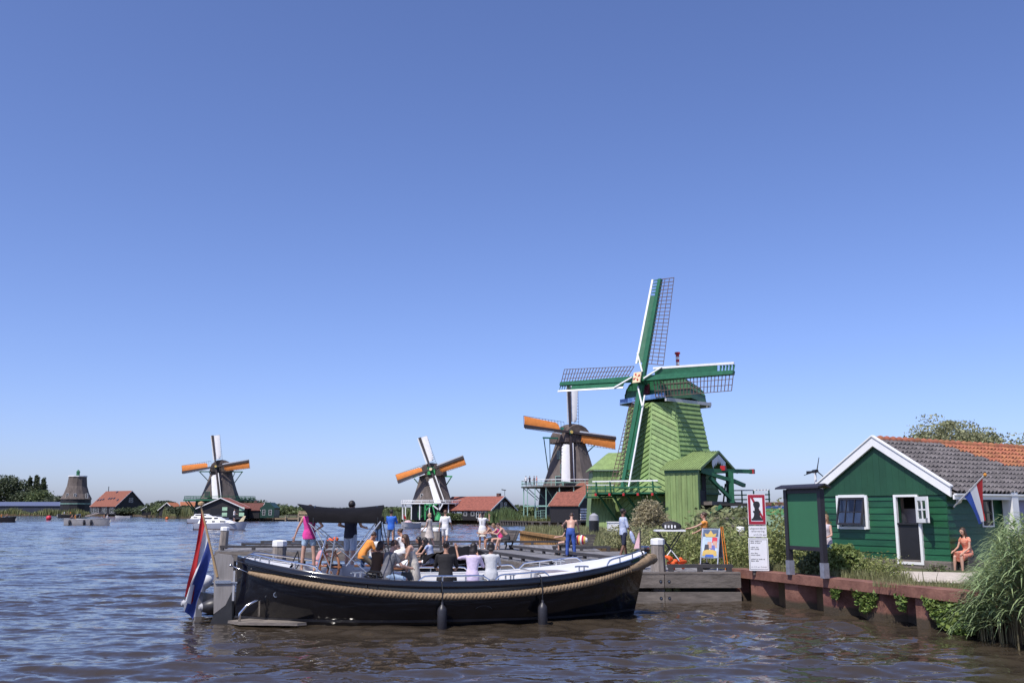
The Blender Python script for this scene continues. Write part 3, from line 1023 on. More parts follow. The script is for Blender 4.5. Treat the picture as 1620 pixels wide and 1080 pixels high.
def shed_kat2():
    # turned so that the gable looks right and towards the water
    t = thing('barn', 'black barn with a big red tile roof against the ring gallery windmill', 'barn', (6.7, 171.5, MG), R(-65))
    gable_house(t, 0, 10, 0, 13, -.1, 2.7, 6.8, black_wood, red_tile, mint, 'x')
    t = thing('shed', 'small black shed with a red tile roof and mint trim below the gallery', 'shed', (10.3, 156.6, MG), R(-40))
    gable_house(t, -5.1, .6, 0, 4.6, -.1, 2.75, 4.75, black_wood, red_tile, mint, 'x', over=.3)
    # rack of white crates in the open gable
    for i in range(3):
        for j in range(5):
            mb = MB(); mb.box((.68, .9 + 1.0 * i, .35 + .42 * j), (.12, .86, .26)); part('shelf_board', mb, white, t)
    return t
shed_kat2()

def mill3():
    c = V(-16.9, 203.2, 0)
    t = thing('windmill', 'thatched windmill with tilted sails and a low white gallery beside the long barn', 'windmill', (c.x, c.y, MG), world=True)
    smock_body(t, c, [(4.5, 4.3), (4.15, 5.2), (3.3, 7.8), (2.75, 10.0)])
    hub = V(-16.93, 199.4, 11.1)
    grn = mat('bright_green_paint', (.04, .34, .10), rough=.5, var=.15)
    n, r, u = sails4(t, hub, R(.2), R(10), R(-20.2), 7.3, 'wowo', star=mat('cream_paint', (.72, .60, .38)), boss=grn)
    part('cap', cap_mesh(c, n, 9.9, 6.0, 6.2, 2.5), thatch_dark, t, smooth=40)
    mb = MB(); mb.box(hub - n * 1.1, (1.6, .25, 1.7), M=Matrix((r, n, u)).transposed()); part('cap_front', mb, grn, t)
    tail_frame(t, c, 9.8, n, 4.3, 5.5, 5.2, grn)
    mb = MB(); mb.lathe([(6.6, 4.05), (6.6, 4.3)], c, 20); part('gallery_floor', mb, white, t)
    railing(t, c, 6.5, 4.3, .5, white, k=24)
    for k in range(10):
        a = R(-95 + 19 * k)
        p = c + V(math.sin(a) * 6.2, -math.cos(a) * 6.2, 0)
        mb = MB(); mb.beam(p + V(0, 0, MG), p + V(0, 0, 4.1), .2, .2); part('gallery_post', mb, white, t)
    mb = MB(); mb.lathe([(4.6, MG - .1), (4.5, 4.2)], c, 8, R(22.5)); part('lower_body', mb, black_wood, t)
    for px in (666, 672):
        p = at(px, 809, 198.4); win(t, p, V(1, 0, 0), V(0, -1, 0), 1.2, 2.2, grn, (2, 2))
    for (x, z) in ((-1.9, 5.6), (1.7, 8.2)):
        a = math.atan2(x, 3.4); rr = 3.55 if z < 7 else 2.95
        q = c + V(math.sin(a) * rr, -math.cos(a) * rr, z)
        win(t, q, V(math.cos(a), math.sin(a), 0), V(math.sin(a), -math.cos(a), 0), .6, 1.1, white, (1, 2), proud=.3)
    mb = MB()
    for a, b in (((-17.6, 195.2, MG), (-17.6, 195.2, 4.1)), ((-15.4, 195.2, MG), (-16.2, 195.2, 4.1)), ((-17.8, 195.2, 3.9), (-15.2, 195.2, 3.9)), ((-17.6, 195.2, 2.6), (-16.4, 195.2, 3.8))): mb.beam(a, b, .3, .25)
    part('hoist_frame', mb, grn, t)
mill3()

def long_barn():
    # gable towards the right and the water
    c0 = gp(780, 829, .86)
    rz = R(-33)
    t = thing('barn', 'long black barn with a red tile roof and white trim by the water', 'barn', (-4.3, 193.4, MG), rz)
    gable_house(t, -12.8, 0, 0, 9.4, -.1, 1.95, 4.6, black_wood, red_tile, white, 'x', over=.3)
    for k, x in enumerate((-12.0, -10.8, -9.2, -6.2, -4.4)):
        win(t, (x, 0, 1.2), V(1, 0, 0), V(0, -1, 0), .8, .8, white, (1, 1), name='window')
    mb = MB(); mb.box((-7.7, -.05, .8), (1.3, .1, 1.6))
    d = part('door', mb, [mat('pale_blue_paint', (.35, .42, .5)), black_wood], t)
    for x in (-2.9, -1.2): win(t, (x, 0, 1.0), V(1, 0, 0), V(0, -1, 0), 1.2, 1.3, white, (2, 2))
    for y in (1.4, 3.9, 5.3, 8.0): win(t, (0, y, 1.0), V(0, 1, 0), V(1, 0, 0), .95, 1.3, white, (2, 2))
    for y in (3.9, 5.4): win(t, (0, y, 3.0), V(0, 1, 0), V(1, 0, 0), .8, 1.0, white, (2, 2))
    mb = MB(); mb.box((-1.3, 4.9, 4.9), (.7, .7, .9)); part('chimney', mb, mat('chimney_brick', (.1, .05, .04)), t)
    mb = MB(); mb.tube([(.3, 4.7, 4.6), (.3, 4.7, 6.0)], .05, 5); mb.slab([(-.5, 4.7, 6.0), (.6, 4.7, 5.85), (.6, 4.7, 6.0), (-.5, 4.7, 6.2)], (0, .04, 0))
    part('weather_vane', mb, black_wood, t)
    return t
long_barn()

def mini_mill():
    p = gp(696, 828.5, .86)
    grn = mat('bright_green_paint', (.04, .34, .10))
    t = thing('model_windmill', 'small green model windmill on the grass in front of the long barn', 'model windmill', (-14.3, 187.8, MG))
    t.scale = (.68, .68, .8)
    mb = MB(); mb.lathe([(1.15, 0), (1.0, .5), (.5, 1.7), (.45, 2.1)], (0, 0, 0), 8); part('tower', mb, grn, t)
    mb = MB(); mb.ell((0, 0, 2.3), (.5, .6, .45)); part('cap', mb, black_wood, t)
    for k in range(4):
        a = R(32) + k * math.pi / 2
        d, tt = V(math.sin(a), 0, math.cos(a)), V(math.cos(a), 0, -math.sin(a))
        mb = MB(); mb.slab([V(0, -.75, 2.35) + d * .2, V(0, -.75, 2.35) + d * 2.0, V(0, -.75, 2.35) + d * 2.0 + tt * .36, V(0, -.75, 2.35) + d * .2 + tt * .3], (0, .06, 0))
        part('sail', mb, white if k in (0, 3) else black_wood, t)
mini_mill()

def mill2():
    c = V(-80.6, 265.3, 0)
    t = thing('windmill', 'distant thatched windmill with green stage and orange sails behind a gabled black shed', 'windmill', (c.x, c.y, MG), world=True)
    smock_body(t, c, [(5.3, 5.9), (4.4, 8.2), (3.4, 11.2), (2.8, 13.4)])
    hub = V(-80.95, 261.2, 14.5)
    n, r, u = sails4(t, hub, R(-8.7), R(9.9), R(-10), 8.9, 'wowo', star=gold)
    part('cap', cap_mesh(c, n, 13.3, 6.6, 6.4, 3.0), thatch_dark, t, smooth=40)
    mb = MB(); mb.box(hub - n * 1.1, (2.2, .25, 2.4), M=Matrix((r, n, u)).transposed()); part('cap_front', mb, black_wood, t)
    tail_frame(t, c, 13.3, n, 5.9, 6.5, 7.2, trim_green)
    mb = MB(); mb.lathe([(9.6, 5.3), (9.6, 5.75)], c, 20); part('gallery_floor', mb, trim_green, t)
    railing(t, c, 9.4, 5.75, .8, trim_green, k=24)
    for k in range(9):
        a = R(-96 + 24 * k)
        p = c + V(math.sin(a) * 9.0, -math.cos(a) * 9.0, 0); q = c + V(math.sin(a) * 6.3, -math.cos(a) * 6.3, 0)
        mb = MB(); mb.beam(p + V(0, 0, 5.3), q + V(0, 0, 2.2), .25, .25); part('gallery_brace', mb, trim_green, t)
    mb = MB(); mb.lathe([(6.8, MG - .1), (6.3, 5.9)], c, 8, R(22.5)); part('lower_body', mb, black_wood, t)
    win(t, c + V(-1.8, -5.45, 7.0), V(1, 0, 0), V(0, -1, 0), 1.3, 1.6, trim_green, (1, 2), proud=.4)
mill2()

def shed_mill2():
    t = thing('shed', 'black shed with a low white edged gable below the orange sailed distant windmill', 'shed', (-75.2, 252.0, MG))
    gable_house(t, -5.8, 5.8, -3.5, 3.0, -.1, 2.5, 5.0, black_wood, red_tile, white, 'y', over=.5)
    mb = MB(); mb.box((.6, -3.55, 1.2), (6.4, .06, 2.3)); part('doorway', mb, black_plastic, t)
    pg = mat('pale_mint_paint', (.4, .62, .42))
    for x in (1.6, 6.0):
        for z in (.9, 2.3):
            mb = MB(); mb.box((x - .5, -3.62, z), (1.3, .08, .9)); part('shutter', mb, pg, t)
shed_mill2()

def house_mill2():
    t = thing('house', 'dark green house with a curved gable and brown roof on the quay', 'house', (-72.0, 256, MG))
    gable_house(t, -7.0, 5.4, -2.0, 6.0, -.1, 1.95, 3.7, black_wood, mat('brown_roof_tile', (.12, .042, .03), rough=.85, var=.3), white, 'x', over=.3)
    mb = MB(); mb.box((3.2, 2.2, 4.0), (.7, .7, 1.0)); part('chimney', mb, mat('chimney_brick', (.1, .05, .04)), t)
    dg = mat('dark_green_paint', (.01, .045, .03), rough=.5)
    mb = MB(); mb.prism([(5.6, -2.2, 0), (9.3, -2.2, 0), (9.3, -2.2, 2.1), (9.5, -2.2, 2.6), (8.7, -2.2, 3.2), (8.0, -2.2, 4.0), (7.0, -2.2, 4.0), (6.4, -2.2, 3.2), (5.5, -2.2, 2.5), (5.6, -2.2, 1.9)], (0, 6, 0))
    part('gable_wing', mb, dg, t)
    for x in (6.6, 8.3): win(t, (x, -2.2, 1.4), V(1, 0, 0), V(0, -1, 0), .75, 1.4, white, (1, 2))
house_mill2()

def stump_mill():
    c = V(-254, 560, 0)
    t = thing('windmill', 'far brown windmill tower without sails and with a small green lantern on top', 'windmill', (c.x, c.y, MG), world=True)
    smock_body(t, c, [(8.6, 9.4), (6.8, 12.6), (5.4, 17.0), (4.9, 21.6), (4.9, 22.3)], n8=12)
    mb = MB(); mb.lathe([(5.2, 22.3), (5.2, 22.9)], c, 12); part('top_ring', mb, white, t)
    mb = MB(); mb.lathe([(1.0, 22.9), (1.0, 25.0), (1.3, 25.1), (.2, 26.4)], c + V(0, 0, 0), 8); part('lantern', mb, trim_green, t)
    mb = MB(); mb.lathe([(8.2, MG - .2), (8.2, 9.5)], c, 12); part('lower_body', mb, black_wood, t)
    mb = MB(); mb.lathe([(8.5, 6.6), (8.5, 7.0)], c, 12); part('white_band', mb, mint, t)
    for px in (105, 117, 134):
        p = at(px, 788, 552); win(t, V(p.x, c.y - 7.3 + abs(p.x - c.x) * .25, 11.3), V(1, 0, 0), V(0, -1, 0), 1.3, 2.6, white, (1, 2), proud=.6)
stump_mill()

def barn_left():
    t = thing('barn', 'large far barn with a long red roof beside the sailless mill', 'barn', (-214, 520, MG), R(-38))
    gable_house(t, -26, 0, 0, 17.0, -.2, 4.6, 12.6, black_wood, red_tile, white, 'x', over=.6)
    for x in (-24, -21.5, -18.5, -13, -10.5, -5, -2.6):
        win(t, (x, 0, 2.2), V(1, 0, 0), V(0, -1, 0), 2.0, 3.0, white, (2, 1))
    for y, z in ((3, 2.2), (8.5, 2.2), (14, 2.2), (8.5, 7.6)):
        win(t, (0, y, z), V(0, 1, 0), V(1, 0, 0), 2.2, 2.4, white, (2, 2))
    for x, q in ((-25, .3), (-22.5, .32), (-20.2, .35), (-15, .4), (-12.6, .4), (-10, .42), (-4.5, .3), (-14, .85)):
        mb = MB(); y = 8.5 * q; z = 4.6 + 8 * q + .3
        mb.slab([(x, y, z), (x + 1.2, y, z), (x + 1.2, y + .9, z + .85), (x, y + .9, z + .85)], (0, -.1, .1))
        part('skylight', mb, glass, t)
    mb = MB(); mb.tube([(-24, 8.5, 12.6), (-24, 8.5, 15.4)], .2, 5); part('flue', mb, black_wood, t)
    return t
barn_left()

def warehouse():
    t = thing('warehouse', 'long low blue grey warehouse with small white lettering behind the left reeds', 'warehouse', (-313, 600, MG))
    navy = mat('navy_cladding', (.022, .026, .045), rough=.6, var=.2, scale=.2)
    mb = MB(); mb.box((-35, 8, 2.5), (144, 16, 5.2)); part('wall', mb, navy, t)
    mb = MB(); mb.slab([(-108, -.6, 4.8), (37.4, -.6, 4.8), (37.4, 8, 7.2), (-108, 8, 7.2)], (0, 0, .3)); mb.slab([(-108, 16.5, 4.8), (37.4, 16.5, 4.8), (37.4, 8, 7.2), (-108, 8, 7.2)], (0, 0, .3))
    part('roof', mb, mat('slate_blue_roof', (.10, .12, .20), rough=.5, var=.1), t)
    mb = MB()
    mb.prism([(-14, -.1, 2.9), (-11, -.1, 2.9), (-12.5, -.1, 4.6)], (0, -.1, 0))
    part('triangle_emblem', mb, white, t)
    mb = MB()
    x = -24.0
    rr = random.Random(5)
    while x < -2:
        w = rr.uniform(.5, 1.1); mb.box((x, -.1, 1.8), (w, .1, .8)); x += w + rr.uniform(.25, .8)
    part('lettering', mb, white, t)
warehouse()

for i, (px, lab, m_, w, h, py, Y, rz) in enumerate(((245, 'far house with a grey roof over the left reeds, right of its smaller twin', 'g', 7.5, 5.6, 795, 440, -.5), (226, 'smaller far grey roofed house with a white trimmed gable', 'g', 6, 5.0, 795, 436, -1.3), (300, 'far house with an orange tile roof half hidden by trees', 'r', 6, 5.2, 792, 380, .4), (284, 'small far house with a pinkish roof left of the orange tiled one', 'r', 5, 5.0, 792, 390, 1.2))):
    p = at(px, 805, Y)
    t = thing('house', lab, 'house', (p.x, Y, MG), rz)
    gable_house(t, -w / 2, w / 2, 0, 8, -.2, h * .45, h, black_wood, mat('slate_grey_roof', (.12, .12, .14), rough=.6, var=.15) if m_ == 'g' else mat('orange_roof_tile', (.34, .12, .055), rough=.8, var=.25), white, 'x', over=.5)
# ------------------------------------------------------------------ the green house
house_green = mat('house_green_paint', (.014, .084, .036), rough=.42, var=.26, scale=1.6, bump=.2, bscale=18, stretch=(.5, .5, 3), rand=.16)
gable_green = mat('gable_green_paint', (.016, .070, .035), rough=.5, var=.12, scale=1.5, bump=.15, bscale=18, rand=.05)
tile_grey = mat('grey_pantile', (.125, .112, .112), rough=.8, var=.3, scale=5, bump=.3, bscale=40, rand=.30)
tile_orange = mat('orange_pantile', (.31, .115, .055), rough=.8, var=.3, scale=5, bump=.3, bscale=40, rand=.22)
corten = mat('rusty_steel', (.155, .06, .045), rough=.8, var=.3, scale=2.5, c2=(.24, .11, .08), bump=.5, bscale=22, rand=.12, tide=.10)

rusty = mat('rust_brown_steel', (.155, .06, .045), rough=.8, var=.3, scale=2.5)
HL, HR = V(10.68, 33.17, .92), R(-57.7)
HM = Matrix.Translation(HL) @ Matrix.Rotation(HR, 4, 'Z')
HI = HM.inverted()

def hpx(px, py, axis, val):
    """where the sight line of a pixel meets a wall plane of the house, in house coordinates"""
    o, d = HI @ EYE, HI.to_3x3() @ ray(px, py)
    return o + d * ((val - o[axis]) / d[axis])

def house():
    W_, D, ze, zr = 4.7, 11.5, 2.45, 3.94
    t = thing('house', 'green boarded house with white trim and an open half door at the right', 'house', HL, HR)
    mb = MB(); 
    a, b = hpx(1419, 778, 1, 0), hpx(1462, 890, 1, 0)
    dx0, dx1, dz0, dz1 = a.x, b.x - .03, b.z, 2.12
    w0, w1 = hpx(1327, 786, 1, 0), hpx(1375, 834, 1, 0)
    wx0, wx1, wz0, wz1 = w0.x, w1.x, w1.z, w0.z
    # structural shell: gable wall with openings, side, back, inner floor and room walls
    th = .14
    def wallpiece(x0, x1, z0, z1): mb.box(((x0 + x1) / 2, th / 2, (z0 + z1) / 2), (x1 - x0, th, z1 - z0))
    wallpiece(0, wx0, 0, 2.2); wallpiece(wx1, dx0, 0, 2.2); wallpiece(dx1, W_, 0, 2.2)
    wallpiece(wx0, wx1, 0, wz0); wallpiece(wx0, wx1, wz1, 2.2); wallpiece(dx0, dx1, dz1, 2.2)
    mb.prism([(0, 0, 2.2), (W_, 0, 2.2), (W_, 0, ze), (W_ / 2, 0, zr), (0, 0, ze)], (0, th, 0))
    mb.box((.07, D / 2, ze / 2), (.14, D - .3, ze)); mb.box((W_ / 2, D, ze / 2), (W_, .14, ze))
    sw0, sw1 = hpx(1549, 786, 0, W_), hpx(1571, 833, 0, W_)
    sy0, sy1, sz0, sz1 = sw0.y, sw1.y, sw1.z, sw0.z
    for (y0, y1, z0, z1) in ((.14, sy0, 0, ze), (sy1, D, 0, ze), (sy0, sy1, 0, sz0), (sy0, sy1, sz1, ze)):
        mb.box((W_ - .07, (y0 + y1) / 2, (z0 + z1) / 2), (.14, y1 - y0, z1 - z0))
    part('wall', mb, gable_green, t)
    inn = mat('room_wall', (.70, .58, .54), rough=.8, var=.1)
    mb = MB(); mb.box((W_ / 2, .80, ze / 2), (W_ - .3, .06, ze)); mb.box((W_ / 2, 1.4, .02), (W_ - .3, 2.4, .06)); mb.box((W_ / 2, 1.4, ze + .03), (W_ - .3, 2.5, .05))
    part('room', mb, inn, t)
    p = hpx(1440, 795, 1, .75)
    mb = MB(); mb.box((p.x, .75, p.z), (.46, .03, .36)); part('wall_picture', mb, black_plastic, t)
    p = hpx(1428, 823, 1, .5)
    mb = MB(); mb.ell((p.x, .5, p.z - .1), (.16, .12, .34)); part('hanging_coat', mb, mat('cream_cloth', (.6, .5, .38), rough=.9, var=.2), t, smooth=True)
    # plinth
    mb = MB(); mb.box((W_ / 2, -.03, .02), (W_ + .1, .1, .34)); mb.box((W_ + .03, D / 2, .02), (.1, D, .34)); part('plinth', mb, grey_wood, t)
    # boards: gable front and side
    clad(t, (0, -.002, .17), (1, 0, 0), (0, 0, 1), (0, -1, 0), [(0, 0), (W_, 0), (W_, 1.98), (0, 1.98)], .205, house_green, thick=.036,
         holes=[(wx0 - .02, wz0 - .17 - .02, wx1 + .02, wz1 - .17 + .02), (dx0 - .04, dz0 - .2, dx1 + .04, 2.2)])
    clad(t, (W_ + .002, 0, .17), (0, 1, 0), (0, 0, 1), (1, 0, 0), [(-.03, 0), (D, 0), (D, ze - .2), (-.03, ze - .2)], .205, house_green, thick=.036,
         holes=[(sy0 - .02, sz0 - .17 - .02, sy1 + .02, sz1 - .17 + .02)])
    # upper gable of upright boards, standing forward of the wall below
    zb = 2.17
    mb = MB(); mb.prism([(-.1, -.05, zb), (W_ + .1, -.05, zb), (W_ + .1, -.05, ze - .06), (W_ / 2, -.05, zr - .05), (-.1, -.05, ze - .06)], (0, .05, 0)); gb = part('gable', mb, gable_green, t)
    clad(t, (0, -.055, zb), (1, 0, 0), (0, 0, 1), (0, -1, 0), [(-.1, 0), (W_ + .1, 0), (W_ + .1, ze - .06 - zb), (W_ / 2, zr - .05 - zb), (-.1, ze - .06 - zb)], .235, gable_green, phi=R(90), thick=.012, name='gable_board', vertical=True, gap=.004)
    # bargeboards
    for s in (-1, 1):
        x_e = W_ / 2 + s * (W_ / 2 + .28)
        sl = (zr - ze) / (W_ / 2)
        z_e = zr - sl * (W_ / 2 + .28)
        mb = MB(); mb.slab([(x_e, -.2, z_e - .17), (W_ / 2, -.2, zr - .17), (W_ / 2, -.2, zr + .13), (x_e, -.2, z_e + .13)], (0, .08, 0))
        part('bargeboard', mb, white, t)
        mb = MB(); mb.slab([(x_e + s * .03, -.235, z_e + .125), (W_ / 2, -.235, zr + .135), (W_ / 2, -.235, zr + .18), (x_e + s * .03, -.235, z_e + .17)], (0, .16, 0))
        part('barge_capping', mb, white, t)
    # window with a hinged sash standing open at its foot
    wx, wz = (wx0 + wx1) / 2, (wz0 + wz1) / 2
    ww, wh = wx1 - wx0, wz1 - wz0
    mb = MB()
    for (x0, x1, z0, z1) in ((wx0 - .05, wx0 + .05, wz0 - .05, wz1 + .05), (wx1 - .05, wx1 + .05, wz0 - .05, wz1 + .05), (wx0 + .05, wx1 - .05, wz1 - .02, wz1 + .07), (wx0 + .05, wx1 - .05, wz0 - .06, wz0 + .02)):
        mb.box(((x0 + x1) / 2, -.035, (z0 + z1) / 2), (x1 - x0, .13, z1 - z0))
    fr = part('window', mb, white, t)
    sash = mat('dark_sash_paint', (.02, .018, .02), rough=.4)
    S = Matrix.Translation((wx, -.09, wz1 - .04)) @ Matrix.Rotation(R(-13), 4, 'X')
    mb = MB()
    q = lambda x0, x1, z0, z1, y=0, d=.045: mb.box(((x0 + x1) / 2, y, (z0 + z1) / 2), (x1 - x0, d, z1 - z0))
    hw, hh = ww / 2 - .06, wh - .1
    q(-hw, -hw + .05, -hh, 0); q(hw - .05, hw, -hh, 0); q(-hw + .05, hw - .05, -.06, 0); q(-hw + .05, hw - .05, -hh, -hh + .06)
    for k in (1, 2): q(-hw + 2 * hw * k / 3 - .015, -hw + 2 * hw * k / 3 + .015, -hh + .06, -.06, d=.04)
    q(-hw + .05, hw - .05, -hh * .52 - .015, -hh * .52 + .015, d=.035)
    mb.xform(S); sa = part('sash', mb, sash, fr)
    gl = mat('reflecting_glass', (.05, .055, .06), rough=.03, var=.4, scale=2, spec=1.0)
    mb = MB(); mb.add([(-hw + .04, 0, -hh + .05), (hw - .04, 0, -hh + .05), (hw - .04, 0, -.05), (-hw + .04, 0, -.05)], [(0, 1, 2, 3)]); mb.xform(S); part('pane', mb, cglass, fr)
    mb = MB()
    for k in range(3): mb.box((-hw + .05 + (2 * hw - .1) * (k + .5) / 3, .03, -hh * .74), ((2 * hw - .1) / 3 - .035, .008, hh * .42))
    mb.xform(S); part('lightening_panel', mb, mat('lightening_white', (.60, .62, .66), rough=.8), fr)  # pale panels added behind the panes to lighten the lower half of the window
    cl = mat('net_curtain', (.62, .64, .68), rough=.9, var=.12, scale=6)
    mb = MB(); mb.box((wx, .10, wz0 + .22), (ww - .1, .02, .40)); mb.box((wx - ww * .36, .14, wz), (ww * .2, .03, wh)); part('net_curtain', mb, cl, fr)
    # door
    mb = MB()
    for (x0, x1, z0, z1) in ((dx0 - .09, dx0, dz0 - .06, dz1 + .07), (dx1, dx1 + .09, dz0 - .06, dz1 - .0), (dx0, dx1 + .02, dz1, dz1 + .07), (dx0, dx1, dz0 - .06, dz0 + .02)):
        mb.box(((x0 + x1) / 2, -.04, (z0 + z1) / 2), (x1 - x0, .12, z1 - z0))
    dr = part('door', mb, white, t)
    zm = hpx(1440, 827, 1, -.05).z
    mb = MB(); mb.box(((dx0 + dx1) / 2, -.03, (dz0 + .02 + zm) / 2), (dx1 - dx0 - .02, .05, zm - dz0 - .03)); mb.box(((dx0 + dx1) / 2, -.06, zm - .02), (dx1 - dx0, .10, .05))
    part('lower_leaf', mb, mat('black_door_paint', (.018, .018, .022), rough=.5, var=.15), dr)
    lw, lh = (dx1 - dx0) * .98, dz1 - zm - .02
    S = Matrix.Translation((dx1 - .03, -.11, zm + .02)) @ Matrix.Rotation(R(-28), 4, 'Z')
    mb = MB()
    q = lambda x0, x1, z0, z1, d=.045: mb.box(((x0 + x1) / 2, 0, (z0 + z1) / 2), (x1 - x0, d, z1 - z0))
    fw = .12
    q(0, fw, 0, lh); q(lw - fw, lw, 0, lh); q(fw, lw - fw, 0, fw); q(fw, lw - fw, lh - fw, lh)
    q(lw / 2 - .022, lw / 2 + .022, fw, lh - fw, .04); q(fw, lw / 2 - .022, lh / 2 - .022, lh / 2 + .022, .04); q(lw / 2 + .022, lw - fw, lh / 2 - .022, lh / 2 + .022, .04)
    mb.xform(S); part('upper_leaf', mb, white, dr)
    mb = MB(); mb.add([(fw - .01, 0, fw - .01), (lw - fw + .01, 0, fw - .01), (lw - fw + .01, 0, lh - fw + .01), (fw - .01, 0, lh - fw + .01)], [(0, 1, 2, 3)]); mb.xform(S); part('pane', mb, cglass, dr)
    mb = MB(); mb.box((lw - .04, -.05, lh * .1), (.03, .06, .14)); mb.tube([(lw - .04, -.08, lh * .16), (lw + .09, -.09, lh * .16)], .012, 6); mb.xform(S); part('handle', mb, steel, dr)
    # side window, brackets, eaves
    win(t, (W_, (sy0 + sy1) / 2, (sz0 + sz1) / 2), V(0, 1, 0), V(1, 0, 0), sy1 - sy0, sz1 - sz0, white, (1, 1), proud=.03)
    mb = MB()
    for z in (sz0 + .09, (sz0 + sz1) / 2 - .02, sz1 - .12): mb.box((W_ + .045, (sy0 + sy1) / 2, z + .01), (.03, sy1 - sy0 - .14, .05))
    for y in (sy0 + .1, sy1 - .1): mb.box((W_ + .045, y, (sz0 + sz1) / 2), (.03, .05, sz1 - sz0 - .14))
    part('sash', mb, sash, t)
    for px in (1517, 1592):
        p = hpx(px, 778, 0, W_ + .12)
        mb = MB(); mb.prism([(W_ + .03, p.y - .05, ze - .1), (W_ + .38, p.y - .05, ze - .22), (W_ + .36, p.y - .05, ze - .3), (W_ + .2, p.y - .05, ze - .38), (W_ + .14, p.y - .05, ze - .52), (W_ + .03, p.y - .05, ze - .56)], (0, .1, 0))
        part('bracket', mb, white, t)
    sl = (zr - ze) / (W_ / 2)
    xe = W_ + .40
    mb = MB(); mb.box((xe - .02, D / 2 - .1, zr - sl * (xe - W_ / 2) - .10), (.05, D + .2, .14)); mb.box((xe + .04, D / 2 - .1, zr - sl * (xe - W_ / 2) - .02), (.09, D + .2, .05))
    part('gutter_board', mb, white, t)
    # roof decks
    for s in (-1, 1):
        x2 = W_ / 2 + s * (W_ / 2 + .40)
        z2 = zr - sl * (W_ / 2 + .40)
        mb = MB(); mb.slab([(x2, -.12, z2 - .05), (x2, D + .1, z2 - .05), (W_ / 2, D + .1, zr - .05), (W_ / 2, -.12, zr - .05)], (0, 0, .05))
        rf = part('roof', mb, dark_wood if s > 0 else tile_grey, t)
        if s < 0: continue
        # pantiles on the side in view
        up = V(-1, 0, sl).normalized(); nrm = V(sl, 0, 1).normalized()
        o = V(x2 + .05, -.12, z2 + .03)
        Ls = math.hypot(W_ / 2 + .40, z2 - zr)
        nr, cw, rows = 11, .215, Ls / 11
        tm = MB()
        g0, g1 = [], []
        for j in range(9):
            u = j / 8
            h = .040 * math.sin(2 * math.pi * (u - .12))
            g0.append(V(0, (cw + .03) * u, 0) + V(0, 0, h + .065)); g1.append(V(0, (cw + .03) * u, 0) + V(0, 0, h + .012))
        top = [V(rows * 1.1, 0, 0) + p for p in g1]
        low = [p - V(0, 0, .05) for p in g0]
        tm.grid([low, g0, top])
        M3 = Matrix((up, V(0, 1, 0), nrm)).transposed().to_4x4()
        tm.xform(M3)
        mg, mo = tm.mesh('roof_tile', tile_grey, 50), tm.mesh('roof_tile', tile_orange, 50)
        rest = {0: MB(), 1: MB()}
        nc = int((D + .1) / cw)
        allt = []
        for r_ in range(nr):
            for c in range(nc):
                y = c * cw
                orange = r_ >= 6 and y > 5.0 - (r_ - 6) * .42
                allt.append((y, r_, orange))
        allt.sort()
        for i, (y, r_, og) in enumerate(allt):
            p = o + up * (rows * r_) + V(0, y, 0) + nrm * rnd.uniform(-.006, .006)
            if i < 300:
                ob = link(bpy.data.objects.new('roof_tile', mo if og else mg))
                ob.location = p; ob.parent = rf
                ob.rotation_euler = (rnd.uniform(-.02, .02), rnd.uniform(-.02, .02), rnd.uniform(-.02, .02))
            else:
                rest[int(og)].add([Vector(q) + p for q in tm.v], tm.f)
        for k in (0, 1):
            part('roof_tiles', rest[k], mat('grey_pantile_rest', (.125, .112, .112), rough=.8, var=.3, scale=5, island=.3) if k == 0 else mat('orange_pantile_rest', (.31, .115, .055), rough=.8, var=.3, scale=5, island=.22), rf, smooth=50, kind='stuff')
        y = -.1
        while y < D:
            mb = MB(); mb.tube([(W_ / 2, y, zr + .03), (W_ / 2, y + .18, zr + .035), (W_ / 2, y + .36, zr + .055)], [.115, .12, .14], 10)
            part('ridge_tile', mb, tile_orange, rf, smooth=40)
            y += .33
    # white post of the porch at the far end of the side
    p = hpx(1604, 850, 0, W_ + .3)
    q = hpx(1593, 772, 0, W_ + .3)
    mb = MB(); mb.box((W_ + .3, p.y - .02, ze / 2 - .1), (.34, .34, ze - .1)); part('porch_post', mb, white, t)
    mb = MB(); mb.box((W_ + .1, p.y + 1.3, ze / 2 - .05), (.1, 2.0, ze - .1)); part('porch_wall', mb, mat('lilac_grey_paint', (.28, .27, .42), rough=.6, var=.1), t)
house()

